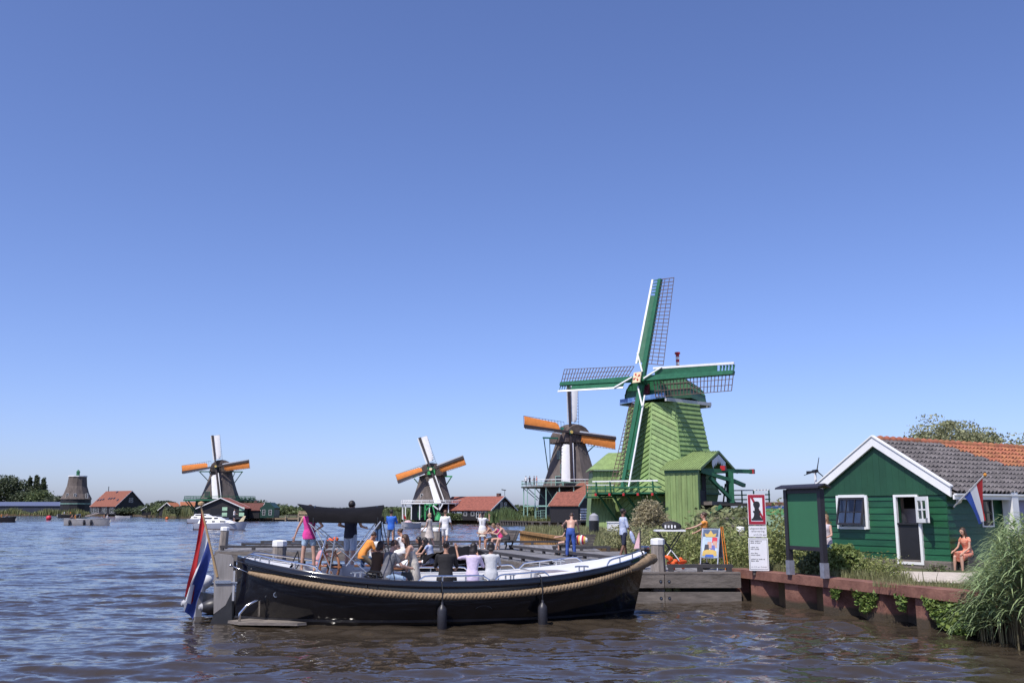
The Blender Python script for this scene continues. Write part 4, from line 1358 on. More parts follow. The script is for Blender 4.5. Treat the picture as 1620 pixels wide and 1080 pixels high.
def wall_flag():
    b = HM @ hpx(1507, 803, 0, 4.74)
    e = at(1557, 752, 27.1)
    t = thing('flag', 'red white and blue flag leaning out from the green house wall', 'flag', b, world=True)
    mb = MB(); mb.tube([b, e], .022, 8); part('pole', mb, white, t)
    mb = MB(); mb.ell(e + (e - b).normalized() * .06, (.05, .05, .05), 8, 6); part('finial', mb, mat('orange_finial', (.6, .25, .03)), t)
    mb = MB(); mb.beam(b - (e - b).normalized() * .05, b + (e - b).normalized() * .12, .06, .06); part('socket', mb, steel, t)
    mats = [mat('flag_red', (.46, .025, .03), rough=.85, trans=.25), mat('flag_white', (.78, .78, .78), rough=.85, var=.04, trans=.25), mat('flag_blue', (.045, .10, .40), rough=.85, trans=.25)]
    for k, nm in enumerate(('red_stripe', 'white_stripe', 'blue_stripe')):
        rows = []
        for i in range(15):
            tt = i / 14
            row = []
            for j in range(6):
                s = (k + j / 5) / 3
                h = e.lerp(b, .04 + .60 * s)
                c = e.lerp(b, .26)
                sq = 1 - .55 * tt ** .7
                x = h.lerp(c, 1 - sq)
                f = math.sin(s * 11 + tt * 2.2) * .07 * (.2 + tt)
                x = x + V(.12 * tt + (s - .5) * .1 * tt, f - .06 * tt, -1.08 * tt * (1 - .1 * s) + .10 * (tt * (1 - tt)))
                row.append(x)
            rows.append(row)
        mb = MB(); mb.grid(rows); part(nm, mb, mats[k], t, smooth=True)
wall_flag()

# path and plinth strip before the house
def path():
    mb = MB()
    q = [gp(x, y, .90) for x, y in ((1380, 902), (1500, 904.5), (1590, 907), (1590, 924), (1480, 921), (1390, 916))]
    q2 = [HM @ V(x, y, 0) for x, y in ((5.9, -.45), (7.2, 12), (8.6, 12), (6.1, -1.55))]
    mb.add([(p.x, p.y, .90) for p in q], [tuple(range(6))]); mb.add([(p.x, p.y, .904) for p in q2], [tuple(range(4))])
    struct('path', mb, mat('shell_path', (.50, .44, .37), rough=.95, var=.2, scale=6, bump=.4, bscale=60))
path()

def back_building():
    t = thing('shed', 'low orange roofed shed between the green board and the green house', 'shed', (15.2, 42, MG))
    gable_house(t, -2.2, 4, 0, 3.2, 0, 1.75, 2.7, black_wood, mat('orange_roof_tile', (.34, .12, .055), rough=.8, var=.25), white, 'x', over=.2)
back_building()

# ------------------------------------------------------------------ sheet pile wall
PA, PB = V(6.72, 29.2, 0), V(9.95, 20.5, 0)
pd = (PB - PA).normalized(); pn = V(pd.y, -pd.x, 0)      # pn looks to the water
if pn.x > 0: pn = -pn
def sheet_piles():
    t = thing('quay_wall', 'rust brown steel sheet pile wall with a flat cap along the right bank', 'quay wall', PA, world=True)
    ln = (PB - PA).length
    mb = MB(); mb.slab([PA + pn * .26 + V(0, 0, .68), PB + pn * .26 + V(0, 0, .68), PB - pn * .30 + V(0, 0, .68), PA - pn * .30 + V(0, 0, .68)], (0, 0, .235))
    part('cap_beam', mb, corten, t)
    def u_of(px):
        d = ray(px, 940)
        # PA + pd*s on the ray's vertical plane
        return (PA.y * d.x - PA.x * d.y) / (pd.x * d.y - pd.y * d.x)
    starts = [u_of(p) for p in (1196, 1250, 1310, 1378, 1456)]
    starts = [starts[0] - 1.15] + starts + [starts[-1] + 1.0]
    for i, s in enumerate(starts):
        e = starts[i + 1] if i + 1 < len(starts) else s + 1.0
        w = (e - s)
        prof = [(s, .16), (s + w * .36, .16), (s + w * .53, -.30), (s + w * .98, -.30), (e, .16)]
        for j, (a, b) in enumerate(zip(prof[:-1], prof[1:])):
            p, q = PA + pd * a[0] + pn * a[1], PA + pd * b[0] + pn * b[1]
            mb = MB(); n_ = V(-(q - p).y, (q - p).x, 0).normalized() * .02
            if n_.dot(pn) > 0: n_ = -n_
            mb.slab([p + V(0, 0, -1), q + V(0, 0, -1), q + V(0, 0, .7), p + V(0, 0, .7)], n_)
            part('sheet_pile', mb, corten, t)
    mb = MB(); mb.slab([PA - pn * .36 + V(0, 0, -1), PB - pn * .36 + V(0, 0, -1), PB - pn * .36 + V(0, 0, .85), PA - pn * .36 + V(0, 0, .85)], -pn * .1); part('backing', mb, corten, t)
sheet_piles()

# ------------------------------------------------------------------ signs
def text_mesh(body, size, align='CENTER', ext=.0):
    cu = bpy.data.curves.new('txt', 'FONT')
    cu.body, cu.size, cu.align_x, cu.extrude = body, size, align, ext
    cu.space_line = .95
    o = bpy.data.objects.new('txt', cu); col.objects.link(o)
    dg = bpy.context.evaluated_depsgraph_get()
    me = bpy.data.meshes.new_from_object(o.evaluated_get(dg))
    bpy.data.objects.remove(o)
    return me

def put_text(name, body, size, M, m, parent, align='CENTER'):
    """upright lettering: x along the text, z up, facing -y of M"""
    me = text_mesh(body, size, align)
    me.materials.clear(); me.materials.append(m)
    me.transform(M @ Matrix.Rotation(R(90), 4, 'X'))
    o = link(bpy.data.objects.new(name, me)); o.parent = parent
    return o

ink = mat('black_ink', (.015, .015, .018), rough=.5)
def mooring_sign():
    base = V(7.05, 27.75, .91)
    t = thing('sign_post', 'post with a red framed bollard sign above two white text panels', 'sign', base, R(-12))
    mb = MB(); mb.box((0, .06, .95), (.09, .09, 2.1)); mb.box((-.14, .05, .2), (.06, .06, .6)); mb.box((.14, .05, .2), (.06, .06, .6)); part('post', mb, dark_wood, t)
    def panel(name, z0, z1, w, m_):
        mb = MB(); mb.box((0, 0, (z0 + z1) / 2), (w, .035, z1 - z0)); return part(name, mb, m_, t)
    alu = mat('sign_edge_white', (.74, .74, .76), rough=.4, var=.05)
    p1 = panel('mooring_panel', 1.30, 2.17, .50, alu)
    mb = MB()
    def fr(x0, x1, z0, z1, d=.0): mb.box(((x0 + x1) / 2, -.02 - d, (z0 + z1) / 2), (x1 - x0, .006, z1 - z0))
    fr(-.235, .235, 2.075, 2.155); fr(-.235, .235, 1.315, 1.40); fr(-.235, -.165, 1.40, 2.075); fr(.165, .235, 1.40, 2.075)
    part('red_border', mb, mat('sign_red', (.32, .012, .03), rough=.4, var=.06), p1)
    mb = MB(); mb.slab([(-.16, -.0215, 2.07), (-.09, -.0215, 2.07), (.165, -.0215, 1.42), (.165, -.0215, 1.55)], (0, .004, 0)); part('red_diagonal', mb, mat('sign_red', (.32, .012, .03)), p1)
    mb = MB()
    half = [(0, 1.97), (.05, 1.962), (.085, 1.93), (.095, 1.88), (.085, 1.83), (.06, 1.79), (.06, 1.70), (.105, 1.70), (.105, 1.655), (.075, 1.65), (.085, 1.55), (.12, 1.49), (.155, 1.47), (.155, 1.43)]
    mb.prism([(x, -.027, z) for x, z in half] + [(-x, -.027, z) for x, z in reversed(half[1:])], (0, .004, 0)); part('bollard_symbol', mb, ink, p1)
    p2 = panel('reservation_panel', .96, 1.27, .50, alu)
    put_text('lettering', 'uitgezonderd\nreservering', .082, Matrix.Translation((0, -.0185, 1.175)), ink, p2)
    put_text('lettering', 'art.5.25 apv', .076, Matrix.Translation((.06, -.0185, 1.0)), ink, p2)
    p3 = panel('rules_panel', .02, .93, .545, alu)
    mb = MB()
    for (x0, x1, z0, z1) in ((-.25, .25, .885, .893), (-.25, .25, .055, .063), (-.25, -.242, .063, .885), (.242, .25, .063, .885)): mb.box(((x0 + x1) / 2, -.019, (z0 + z1) / 2), (x1 - x0, .004, z1 - z0))
    part('border_line', mb, ink, p3)
    rr = random.Random(3)                                     # rows of print too small to read in the photograph
    mb = MB()
    for z, ws in ((.825, (.12, .14, .05)), (.775, (.13, .03, .09)), (.655, (.15, .07)), (.605, (.10, .14)), (.49, (.09, .10)), (.44, (.15, .12)), (.325, (.14, .03, .13, .04)), (.275, (.12, .10))):
        x = -.215
        for w in ws:
            k = max(2, int(w / .022))
            for i in range(k):
                hgt = rr.choice((.022, .022, .032)); mb.box((x + .008, -.019, z + hgt / 2), (.013, .003, hgt)); x += .022
            x += .018
    part('small_print', mb, ink, p3)
    put_text('lettering', 'art. 5.25 apv Zaanstad', .048, Matrix.Translation((-.215, -.0185, .11)), ink, p3, 'LEFT')
mooring_sign()

def green_board():
    a, b = V(7.52, 26.3, .915), V(7.98, 24.85, .915)
    rz = math.atan2(b.y - a.y, b.x - a.x)
    ln = (b - a).length
    t = thing('notice_board', 'tall dark framed notice board with a plain green panel standing on the quay cap', 'notice board', a, rz)
    dk = mat('anthracite_paint', (.022, .019, .024), rough=.5, var=.2)
    H_ = 2.24
    for x in (0, ln):
        mb = MB(); mb.box((x, 0, H_ / 2 + .02), (.14, .13, H_)); p = part('post', mb, dk, t)
        mb = MB(); mb.box((x, 0, .19), (.17, .16, .38)); part('steel_shoe', mb, mat('galvanised_steel', (.36, .37, .42), rough=.45, metal=.6, var=.2, scale=8), p)
    mb = MB(); mb.box((ln / 2, 0, .72), (ln - .14, .1, .1)); part('bottom_rail', mb, dk, t)
    mb = MB(); mb.box((ln / 2, 0, H_ - .02), (ln - .14, .1, .14)); part('top_rail', mb, dk, t)
    mb = MB(); mb.prism([(-.26, -.2, H_ + .03), (ln + .18, -.2, H_ + .03), (ln + .18, 0, H_ + .10), (-.26, 0, H_ + .10)], (0, .02, .05)); mb.prism([(-.26, .2, H_ + .03), (ln + .18, .2, H_ + .03), (ln + .18, .022, H_ + .10), (-.26, .022, H_ + .10)], (0, .0, .05))
    part('little_roof', mb, dk, t)
    mb = MB(); mb.box((ln / 2, .0, 1.46), (ln - .145, .05, 1.40)); part('panel', mb, mat('board_green', (.035, .15, .068), rough=.6, var=.05), t)
green_board()

def info_frame():
    c = at(1226, 830, 35.0)
    t = thing('information_panel', 'rust brown frame with a pale green map panel behind the no mooring sign', 'information panel', (c.x, c.y, MG), R(-10))
    for x in (-.42, .42):
        mb = MB(); mb.box((x, 0, 1.0), (.1, .1, 2.05)); part('post', mb, rusty, t)
    mb = MB(); mb.box((0, 0, 2.0), (1.0, .12, .12)); part('top_beam', mb, rusty, t)
    mb = MB(); mb.box((0, -.02, 1.25), (.74, .04, 1.3)); pn_ = part('panel', mb, mat('map_panel', (.42, .5, .42), rough=.4, c2=(.2, .38, .2), var=.2, scale=4), t)
    mb = MB(); mb.box((0, -.045, 1.72), (.74, .01, .22)); part('green_band', mb, mat('band_green', (.10, .30, .12)), pn_)
    mb = MB(); mb.box((0, -.045, 1.88), (.74, .01, .08)); part('blue_band', mb, mat('band_blue', (.04, .08, .25)), pn_)
info_frame()

def turbine():
    b = at(1289.5, 745, 50)
    t = thing('wind_turbine', 'small white wind turbine with dark blades behind the house roof', 'wind turbine', (b.x, b.y, MG))
    z = b.z - MG
    mb = MB(); mb.tube([(0, 0, 0), (0, 0, z)], [.12, .06], 8); part('mast', mb, white, t)
    mb = MB(); mb.tube([(0, -.3, z), (0, .35, z)], .09, 8); mb.slab([(0, .3, z - .03), (-.25, .7, z - .12), (-.25, .7, z + .03), (0, .3, z + .03)], (.02, .02, 0)); part('nacelle', mb, black_plastic, t)
    for k in range(3):
        a = R(12 + 120 * k)
        d, s = V(math.sin(a), 0, math.cos(a)), V(math.cos(a), 0, -math.sin(a))
        mb = MB(); mb.slab([V(0, -.3, z) + d * .05 - s * .025, V(0, -.3, z) + d * .05 + s * .03, V(0, -.3, z) + d * .72 + s * .015, V(0, -.3, z) + d * .72 - s * .015], (0, .02, 0)); part('blade', mb, black_plastic, t)
turbine()

# ------------------------------------------------------------------ trees
def far_trees():
    tree('tree', 'olive green bushy tree rising behind the tiled roof of the green house', (24.6, 54, MG), [(0, 0, 5.0, 2.4, 2.2, 1.9), (-1.9, .3, 4.4, 1.4, 1.5, 1.3), (1.8, 0, 4.6, 1.7, 1.6, 1.5), (.4, 0, 5.9, 1.2, 1.2, 1.0), (-.9, .5, 5.5, 1.0, 1.0, .8), (2.6, 0, 5.2, .9, 1, 1)], 21000, .16, leafmat('leaf_willow', (.30, .31, .17)), 3, 6.2, .22, clump=.17)
    tree('tree', 'smaller olive tree top showing over the roof ridge near the right edge', (28.2, 54, MG), [(0, 0, 4.1, 1.6, 1.4, 1.5), (1.0, 0, 3.6, 1.2, 1.2, 1.1)], 9000, .16, leafmat('leaf_willow', (.30, .31, .17)), 4, 5, .18, clump=.3)
    # left wood
    def far(px, ptop, Y, w, lobes, n, size, m, seed, label, group=None):
        p = at(px, 800, Y); top = at(px, ptop, Y).z - MG
        L_ = [(a * w, b * w, c * top, d * w, d * w, e * top) for a, b, c, d, e in lobes]
        return tree('tree', label, (p.x, Y, MG), L_, int(n * 2.2), size * 1.25, m, seed, top * .8, max(.25, top * .02), group)
    round_ = [(0, 0, .62, 1.0, .38), (-.5, 0, .5, .8, .34), (.55, .1, .48, .8, .32), (.1, 0, .8, .62, .2)]
    colm = [(0, 0, .3, .8, .3), (0, 0, .5, 1.0, .3), (.1, 0, .7, .8, .25), (0, 0, .86, .5, .15)]
    far(10, 754, 680, 13, round_, 3000, 1.3, leaf_dark, 11, 'broad dark tree at the left edge behind the long warehouse')
    far(36, 777, 670, 8, round_, 2000, 1.3, leaf_dark, 12, 'lower round tree in front of the poplars and right of the broad left tree')
    far(43, 755, 690, 2.7, colm, 1500, 1.2, leaf_dark, 13, 'leftmost of the three tall poplars')
    far(54.5, 751, 690, 2.7, colm, 1500, 1.2, leaf_dark, 14, 'tallest poplar in the middle of the three')
    far(66, 755, 690, 2.7, colm, 1500, 1.2, leaf_dark, 15, 'rightmost of the three tall poplars')
    far(61, 775, 665, 8, round_, 1800, 1.2, leaf_mid, 16, 'round green tree below the two right poplars')
    far(87, 786, 620, 9, round_, 1500, 1.1, leaf_dark, 17, 'dark low tree between the warehouse and the sailless mill')
    far(258, 792, 420, 6, round_, 1200, .8, leaf_dark, 18, 'dark round tree left of its paler twin above the left reeds')
    far(270, 796, 400, 6.5, round_, 1200, .8, leaf_mid, 19, 'paler round tree beside the dark one above the left reeds')
    far(291, 800, 360, 5, round_, 900, .7, leaf_dark, 20, 'low dark tree in front of the orange roofed far house')
    far(386, 790, 380, 9, round_, 1400, .9, leaf_dark, 21, 'wide dark tree behind the green quay house roof')
    far(409, 795, 370, 9, round_, 1400, .9, leaf_dark, 22, 'second dark tree behind the green quay house, above its chimney')
    far(442, 800, 360, 9, round_, 1400, .8, leaf_mid, 23, 'round tree right of the curved gable on the quay')
    far(466, 803, 380, 8, round_, 1200, .8, leaf_mid, 24, 'low tree left of the black canopy on the far shore')
    far(627, 802, 310, 4.2, round_, 1200, .55, leaf_mid, 25, 'single round green tree left of the mill with the low white gallery')
    far(826, 800, 260, 5.0, round_, 1200, .6, leaf_mid, 27, 'green tree between the long barn and the ring gallery mill')
    far(1192, 803, 190, 6, round_, 1200, .6, leaf_mid, 28, 'tree behind the log ramp at the foot of the green mill')
    far(1170, 806, 150, 3.4, round_, 1000, .4, leaf_olive, 29, 'olive shrub like tree under the log ramp')
    far(1228, 806, 120, 3.0, round_, 1000, .35, leaf_mid, 30, 'tree behind the rust framed information panel')
    proto = None
    k = 0
    for px, ptop, Y in ((505, 804, 560), (520, 803, 590), (536, 804, 560), (552, 803, 600), (570, 804, 570), (588, 803, 560), (604, 804, 590), (612, 802, 420), (640, 803, 520), (428, 799, 470), (454, 802, 500), (480, 804, 520), (494, 803, 560), (206, 803, 520), (220, 804, 540), (234, 802, 500), (310, 802, 420), (320, 804, 430)):
        p = at(px, 800, Y); top = at(px, ptop, Y).z - MG
        lab, gr = (('small distant tree in the tree line right of the sailless mill', 'left far tree line') if px < 330 else ('small distant tree in the low tree line right of the curved quay gable', 'quay far tree line') if px < 500 else ('small distant tree in the low tree line behind the black canopy', 'far tree line behind the canopy'))
        if proto is None:
            proto = tree('tree', lab, (p.x, Y, MG), [(a * 8, b * 8, c * 5, d * 8, d * 8, e * 5) for a, b, c, d, e in round_], 1500, 1.3, leaf_dark, 40, 4, .3, gr)
            proto.scale = (1, 1, top / 4.9)
        else:
            c_ = copy_tree(proto); c_['label'] = lab; c_['group'] = gr; c_.location = (p.x, Y, MG); c_.scale = (rnd.uniform(.7, 1.3), 1, top / 4.9); c_.rotation_euler.z = rnd.uniform(0, 6)
far_trees()

# ------------------------------------------------------------------ reeds, grass and shrubs
def plants():
    rs = np.random.RandomState(21)
    # reed bed at the right edge: stalks with long arching leaves
    poly = [(9.75, 21.3), (9.45, 19.9), (9.6, 18.6), (10.4, 17.0), (12.5, 15.8), (15, 18.5), (13.2, 23.3), (11.2, 24.6), (10.3, 23.0)]
    n = 1700
    xy = scatter(poly, n, rs)
    dz = np.full(n, .5)
    base = np.concatenate([xy, np.zeros((n, 1)) + .0], 1)
    edge = np.clip((810 + 1476 * xy[:, 0] / xy[:, 1] - 1500) / 95, 0, 1) ** .8
    h = (.55 + 1.85 * edge) * (.75 + .4 * rs.rand(n))
    v1, f1 = blades(base, h, np.full(n, .016), (-.12, -.05), rs, segs=4, spread=.22)
    tag(link(bpy.data.objects.new('reed_stalks', rawmesh('reed_stalks', v1, f1, reed_dry))), kind='stuff')
    k = 9
    tt = .25 + .75 * rs.rand(n, k)
    az = rs.normal(math.pi, 1.1, size=(n, k))
    b2 = base[:, None, :] + np.stack([(-.12 * tt ** 1.9 * h[:, None]), -.05 * tt ** 1.9 * h[:, None], tt * h[:, None] * .93], 2)
    b2 = b2.reshape(-1, 3); L_ = .35 + .45 * rs.rand(n * k)
    azf = az.ravel()
    segs = 4
    vs = []
    out = np.stack([np.cos(azf), np.sin(azf) * .8, np.zeros_like(azf)], 1)
    sd = np.stack([-np.sin(azf), np.cos(azf), np.zeros_like(azf)], 1)
    sag = .25 + .5 * rs.rand(n * k)
    for i in range(segs + 1):
        t = i / segs
        p = b2 + out * (L_ * (t * .85))[:, None] + np.array([0, 0, 1]) * (L_ * (.62 * t - sag * 1.3 * t * t))[:, None]
        w = (.040 * (1 - t ** 2.2) * (.5 + min(1, t * 4) * .5) + .002)
        vs += [p - sd * w * .5, p + sd * w * .5]
    v = np.stack(vs, 1).reshape(-1, 3); kk = 2 * (segs + 1)
    bb = (np.arange(n * k) * kk)[:, None]
    f = np.concatenate([bb + np.array([[2 * i, 2 * i + 1, 2 * i + 3, 2 * i + 2]]) for i in range(segs)], 0)
    tag(link(bpy.data.objects.new('reeds', rawmesh('reeds', v, f, reed_mat))), kind='stuff')
    # meadow of the near bank
    bank = [(4.9, 32.0), (6.9, 29.7), (9.5, 23.2), (10.4, 23.8), (9.6, 31.5), (10, 34), (14, 45), (26, 70), (24, 95), (6, 78), (4.8, 58), (3.9, 48), (5.2, 45), (4.7, 40)]
    grass_patch('meadow_grass', bank, 14000, .42, .022, leafmat('grass_olive', (.24, .24, .11)), 31, spread=.5)
    grass_patch('verge_grass', [(7.0, 29.0), (8.2, 29.6), (9.8, 27.0), (10.0, 24.2), (9.4, 23.3)], 3500, .25, .016, leafmat('grass_olive', (.24, .24, .11)), 32)
    grass_patch('verge_grass', [tuple(gp(x, y, .9)[:2]) for x, y in ((1385, 918), (1480, 922), (1560, 925), (1540, 931), (1380, 925))], 1800, .14, .012, leafmat('grass_olive', (.24, .24, .11)), 33)
    grass_patch('spit_grass', [(1.1, 88.4), (1.6, 91.5), (6.2, 89.5), (7.8, 79), (7, 62), (4.7, 58.5), (3.6, 70)], 6000, .5, .05, leafmat('grass_olive', (.24, .24, .11)), 34)
    grass_patch('shore_grass', [(3.2, 172), (-4, 196), (-25, 213), (-24, 222), (0, 206), (8, 190), (16, 166)], 5000, .9, .16, leafmat('grass_bank', (.17, .19, .07)), 35)
    # tall weeds behind the small jetty: leafy clumps that nobody could count
    def weeds(name, poly, n, h, size, m, seed, z=.86):
        rs = np.random.RandomState(seed)
        xy = scatter(poly, n // 12, rs)
        hh = h * (.5 + .7 * rs.rand(len(xy)))
        c = xy[:, None, :] + rs.normal(0, .10, size=(len(xy), 12, 2))
        z_ = z + hh[:, None] * (np.linspace(.08, 1, 12)[None, :] + rs.normal(0, .05, (len(xy), 12)))
        pts = np.concatenate([c, z_[:, :, None]], 2).reshape(-1, 3)
        v, f = leaf_quads(pts, size, rs, aspect=.42)
        tag(link(bpy.data.objects.new(name, rawmesh(name, v, f, m))), kind='stuff')
    weeds('wild_plants', [(5.2, 33), (6.3, 31.4), (8.4, 29.2), (9.4, 30.5), (9.4, 37), (6, 39), (5.2, 37)], 15000, .95, .13, leafmat('leaf_weed', (.25, .28, .10)), 41)
    weeds('wild_plants', [(4.7, 36.2), (5.4, 33.8), (7, 36), (8, 46), (5.6, 52), (4.4, 47.5), (5.4, 45), (4.9, 40)], 13000, .9, .14, leafmat('leaf_weed_pale', (.29, .29, .14)), 42)
    weeds('wild_plants', [(8.4, 27.6), (9.2, 25.4), (9.4, 24.0), (10.0, 24.6), (9.8, 29.5), (8.8, 29.6)], 4500, .55, .09, leafmat('leaf_weed', (.25, .28, .10)), 43)
    weeds('wild_plants', [(9, 40), (24, 60), (40, 110), (22, 105), (9, 50)], 9000, 1.6, .45, leaf_olive, 44)
    weeds('tall_plants', [(7.6, 28.9), (8.2, 27.6), (9.4, 29.2), (9.3, 31), (8.2, 30.4)], 3600, 1.7, .13, leafmat('leaf_weed', (.25, .28, .10)), 45)
    # shrubs: things of their own
    def shrub(label, loc, lobes, n, size, m, seed, h=1.5, name='shrub', clump=.25, **k):
        t = thing(name, label, 'shrub', loc)
        foliage('foliage', lobes, n, size, m, seed, t, clump, **k)
        mb = MB()
        rr = random.Random(seed)
        for i in range(9):
            l = rr.choice(lobes)
            e = V(l[0] + rr.uniform(-.6, .6) * l[3], l[1] + rr.uniform(-.6, .6) * l[4], l[2] + rr.uniform(0, .7) * l[5])
            mb.tube([V(rr.uniform(-.15, .15), rr.uniform(-.15, .15), -.1), V(e.x * .5, e.y * .5, e.z * .5), e], [.03, .02, .008], 4)
        part('stems', mb, bark, t)
        return t
    sh = lambda w, hgt: [(0, 0, hgt * .45, w * .62, w * .6, hgt * .42), (-w * .45, 0, hgt * .4, w * .5, w * .5, hgt * .38), (w * .45, .1, hgt * .38, w * .52, w * .5, hgt * .36), (.1 * w, 0, hgt * .72, w * .42, w * .4, hgt * .28), (-.3 * w, 0, hgt * .66, w * .3, w * .3, hgt * .28)]
    shrub('big straw coloured shrub at the foot of the green windmill', (6.8, 47.5, MG), sh(1.15, 2.35), 9500, .17, leaf_dry, 51, aspect=.22, up=.1)
    shrub('straw coloured shrub behind the woman in orange', (10.5, 50, MG), sh(.9, 1.45), 4200, .15, leaf_dry, 52, aspect=.22)
    shrub('dense bright green bush between the notice board and the path', (9.0, 26.3, .75), sh(.62, .98), 6500, .10, leaf_bright, 53, aspect=.6)
    shrub('dark leafy bush behind the posts of the green notice board', (8.35, 26.6, .75), sh(.6, .8), 3000, .09, leaf_mid, 54, aspect=.6)
    for i, (px, py, lab) in enumerate(((1342, 893, 'small weed growing at the house plinth left of the door'), (1452, 897, 'small weed growing at the plinth right below the black half door'))):
        p = gp(px + 30, py + 6, .9)
        shrub(lab, (p.x, p.y, .9), [(0, 0, .1, .28, .12, .14)], 260, .06, leaf_mid, 60 + i, name='weed')
    # climbing leaves hanging over the sheet piles
    def ivy(label, a, b, drop, n, seed):
        t = thing('ivy', label, 'climbing plant', PA + pd * a, world=True)
        rs = np.random.RandomState(seed)
        s = a + (b - a) * rs.rand(n)
        prof = np.sin(np.clip((s - a) / (b - a), 0, 1) * math.pi) ** .6
        z = .72 - drop * prof * rs.rand(n) ** .8
        o = .17 + .10 * rs.rand(n)
        P0 = np.array([PA[:]]) + s[:, None] * np.array([pd[:]]) + o[:, None] * np.array([pn[:]])
        P0[:, 2] = z
        P0 -= np.array([(PA + pd * a)[:]])
        v, f = leaf_quads(P0, .11, rs, aspect=.75, up=.6)
        o_ = link(bpy.data.objects.new('foliage', rawmesh('foliage', v, f, leafmat('ivy_leaf', (.17, .24, .06))))); o_.parent = t
    ln = (PB - PA).length
    ivy('small tuft of ivy on the sheet piles left of the middle pile', 4.55, 4.95, .35, 90, 71)
    ivy('ivy hanging over the sheet piles right of the middle pile', 5.4, 6.25, .55, 300, 72)
    ivy('narrow strand of ivy left of the last rusty pile', 6.9, 7.2, .4, 90, 73)
    ivy('large ivy mat spreading from the last rusty pile to the reeds', 7.75, 9.6, .75, 1100, 74)
    # reeds and growth along the far banks
    def fringe(name, pts, n, h, w, m, seed, dep=6):
        rs = np.random.RandomState(seed)
        P_ = np.array(pts); seg = np.linalg.norm(np.diff(P_, axis=0), axis=1); cs = np.concatenate([[0], np.cumsum(seg)])
        u = rs.rand(n) * cs[-1]
        x = np.interp(u, cs, P_[:, 0]); y = np.interp(u, cs, P_[:, 1]) + rs.rand(n) * dep
        hh = h * (.55 + .5 * rs.rand(n)) * (.75 + .35 * np.sin(u * .23) * np.sin(u * .071 + 1))
        v, f = blades(np.stack([x, y, np.full(n, .3)], 1), hh, np.full(n, w), (.05, 0), rs, segs=2, spread=.2)
        tag(link(bpy.data.objects.new(name, rawmesh(name, v, f, m))), kind='stuff')
    pale = leafmat('reed_pale', (.22, .23, .10))
    fringe('reed_fringe', [(-420, 571), (-338, 571), (-240, 545)], 3500, 5.0, .9, pale, 81)
    fringe('reed_fringe', [(-228, 543), (-215, 540), (-190, 495)], 2500, 5.5, .9, leaf_mid, 82)
    fringe('reed_fringe', [(-178, 470), (-150, 405), (-101, 318)], 5000, 4.6, .6, pale, 83)
    fringe('reed_fringe', [(-50, 300), (-42, 299), (-26, 214)], 3200, 2.6, .35, leaf_mid, 84)
    fringe('reed_fringe', [(-5.5, 192), (-2, 189), (3.2, 174)], 2600, 3.2, .25, leafmat('reed_green', (.13, .18, .075)), 85, dep=3)
    fringe('reed_fringe', [(-26, 214), (-20, 207)], 900, 3.0, .3, leaf_mid, 86, dep=4)
    # clipped hedge before the long barn
    single('hedge', rawmesh('hedge', *leaf_quads(np.random.RandomState(9).uniform((-2.6, -.7, 0), (2.6, .7, 1.3), (1500, 3)), .4, np.random.RandomState(3)), leaf_mid), leaf_mid, 'low clipped green hedge in front of the long barn wall', 'hedge', loc=(-12.6, 193.0, MG))
plants()
# ------------------------------------------------------------------ jetties
JZ = .86
plank_mat = mat('jetty_plank', (.19, .185, .19), rough=.85, var=.3, scale=3, stretch=(1, 1, 1), bump=.3, bscale=25, rand=.18)
curb_mat = mat('jetty_curb', (.045, .042, .045), rough=.8, var=.3, scale=3, bump=.3, rand=.15)
pile_wood = mat('grey_pile_wood', (.23, .20, .175), rough=.9, var=.4, scale=3, stretch=(3, 3, .5), bump=.5, bscale=14)
pile_green = mat('algae_pile', (.11, .125, .05), rough=.9, var=.4, scale=3)

def curb(t, a, b, z=JZ):
    a, b = Vector(a), Vector(b)
    d = (b - a); L_ = d.length; d.normalize()
    mb = MB(); mb.beam(a + V(0, 0, z + .16), b + V(0, 0, z + .16), .14, .10); c = part('curb', mb, curb_mat, t)
    k = max(2, int(L_ / 1.4))
    for i in range(k + 1):
        p = a + d * (.1 + (L_ - .2) * i / k)
        mb = MB(); mb.box(p + V(0, 0, z + .055), (.14, .14, .108)); part('curb_block', mb, curb_mat, c)

def planks(t, o, ux, uy, nx, w, ln):
    """nx planks of width w side by side along ux, each of length ln along uy"""
    o, ux, uy = Vector(o), Vector(ux), Vector(uy)
    mb = MB(); mb.hexa([V(0, 0, -.05), ux * (w - .012) + V(0, 0, -.05), ux * (w - .012) + uy * ln + V(0, 0, -.05), uy * ln + V(0, 0, -.05), V(0, 0, 0), ux * (w - .012), ux * (w - .012) + uy * ln, uy * ln])
    me = mb.mesh('plank', plank_mat)
    r = root_of(t)
    for i in range(nx):
        ob = link(bpy.data.objects.new('plank', me)); ob.parent = t
        ob.location = o + ux * (w * i) - ORI[r.name] + V(0, 0, rnd.uniform(-.008, .004))

def pile(t, p, r=.17, top=.8, m=None):
    mb = MB(); mb.tube([V(p[0], p[1], -1.2), V(p[0], p[1], top)], r, 10); part('pile', mb, m or pile_green, t, smooth=50)

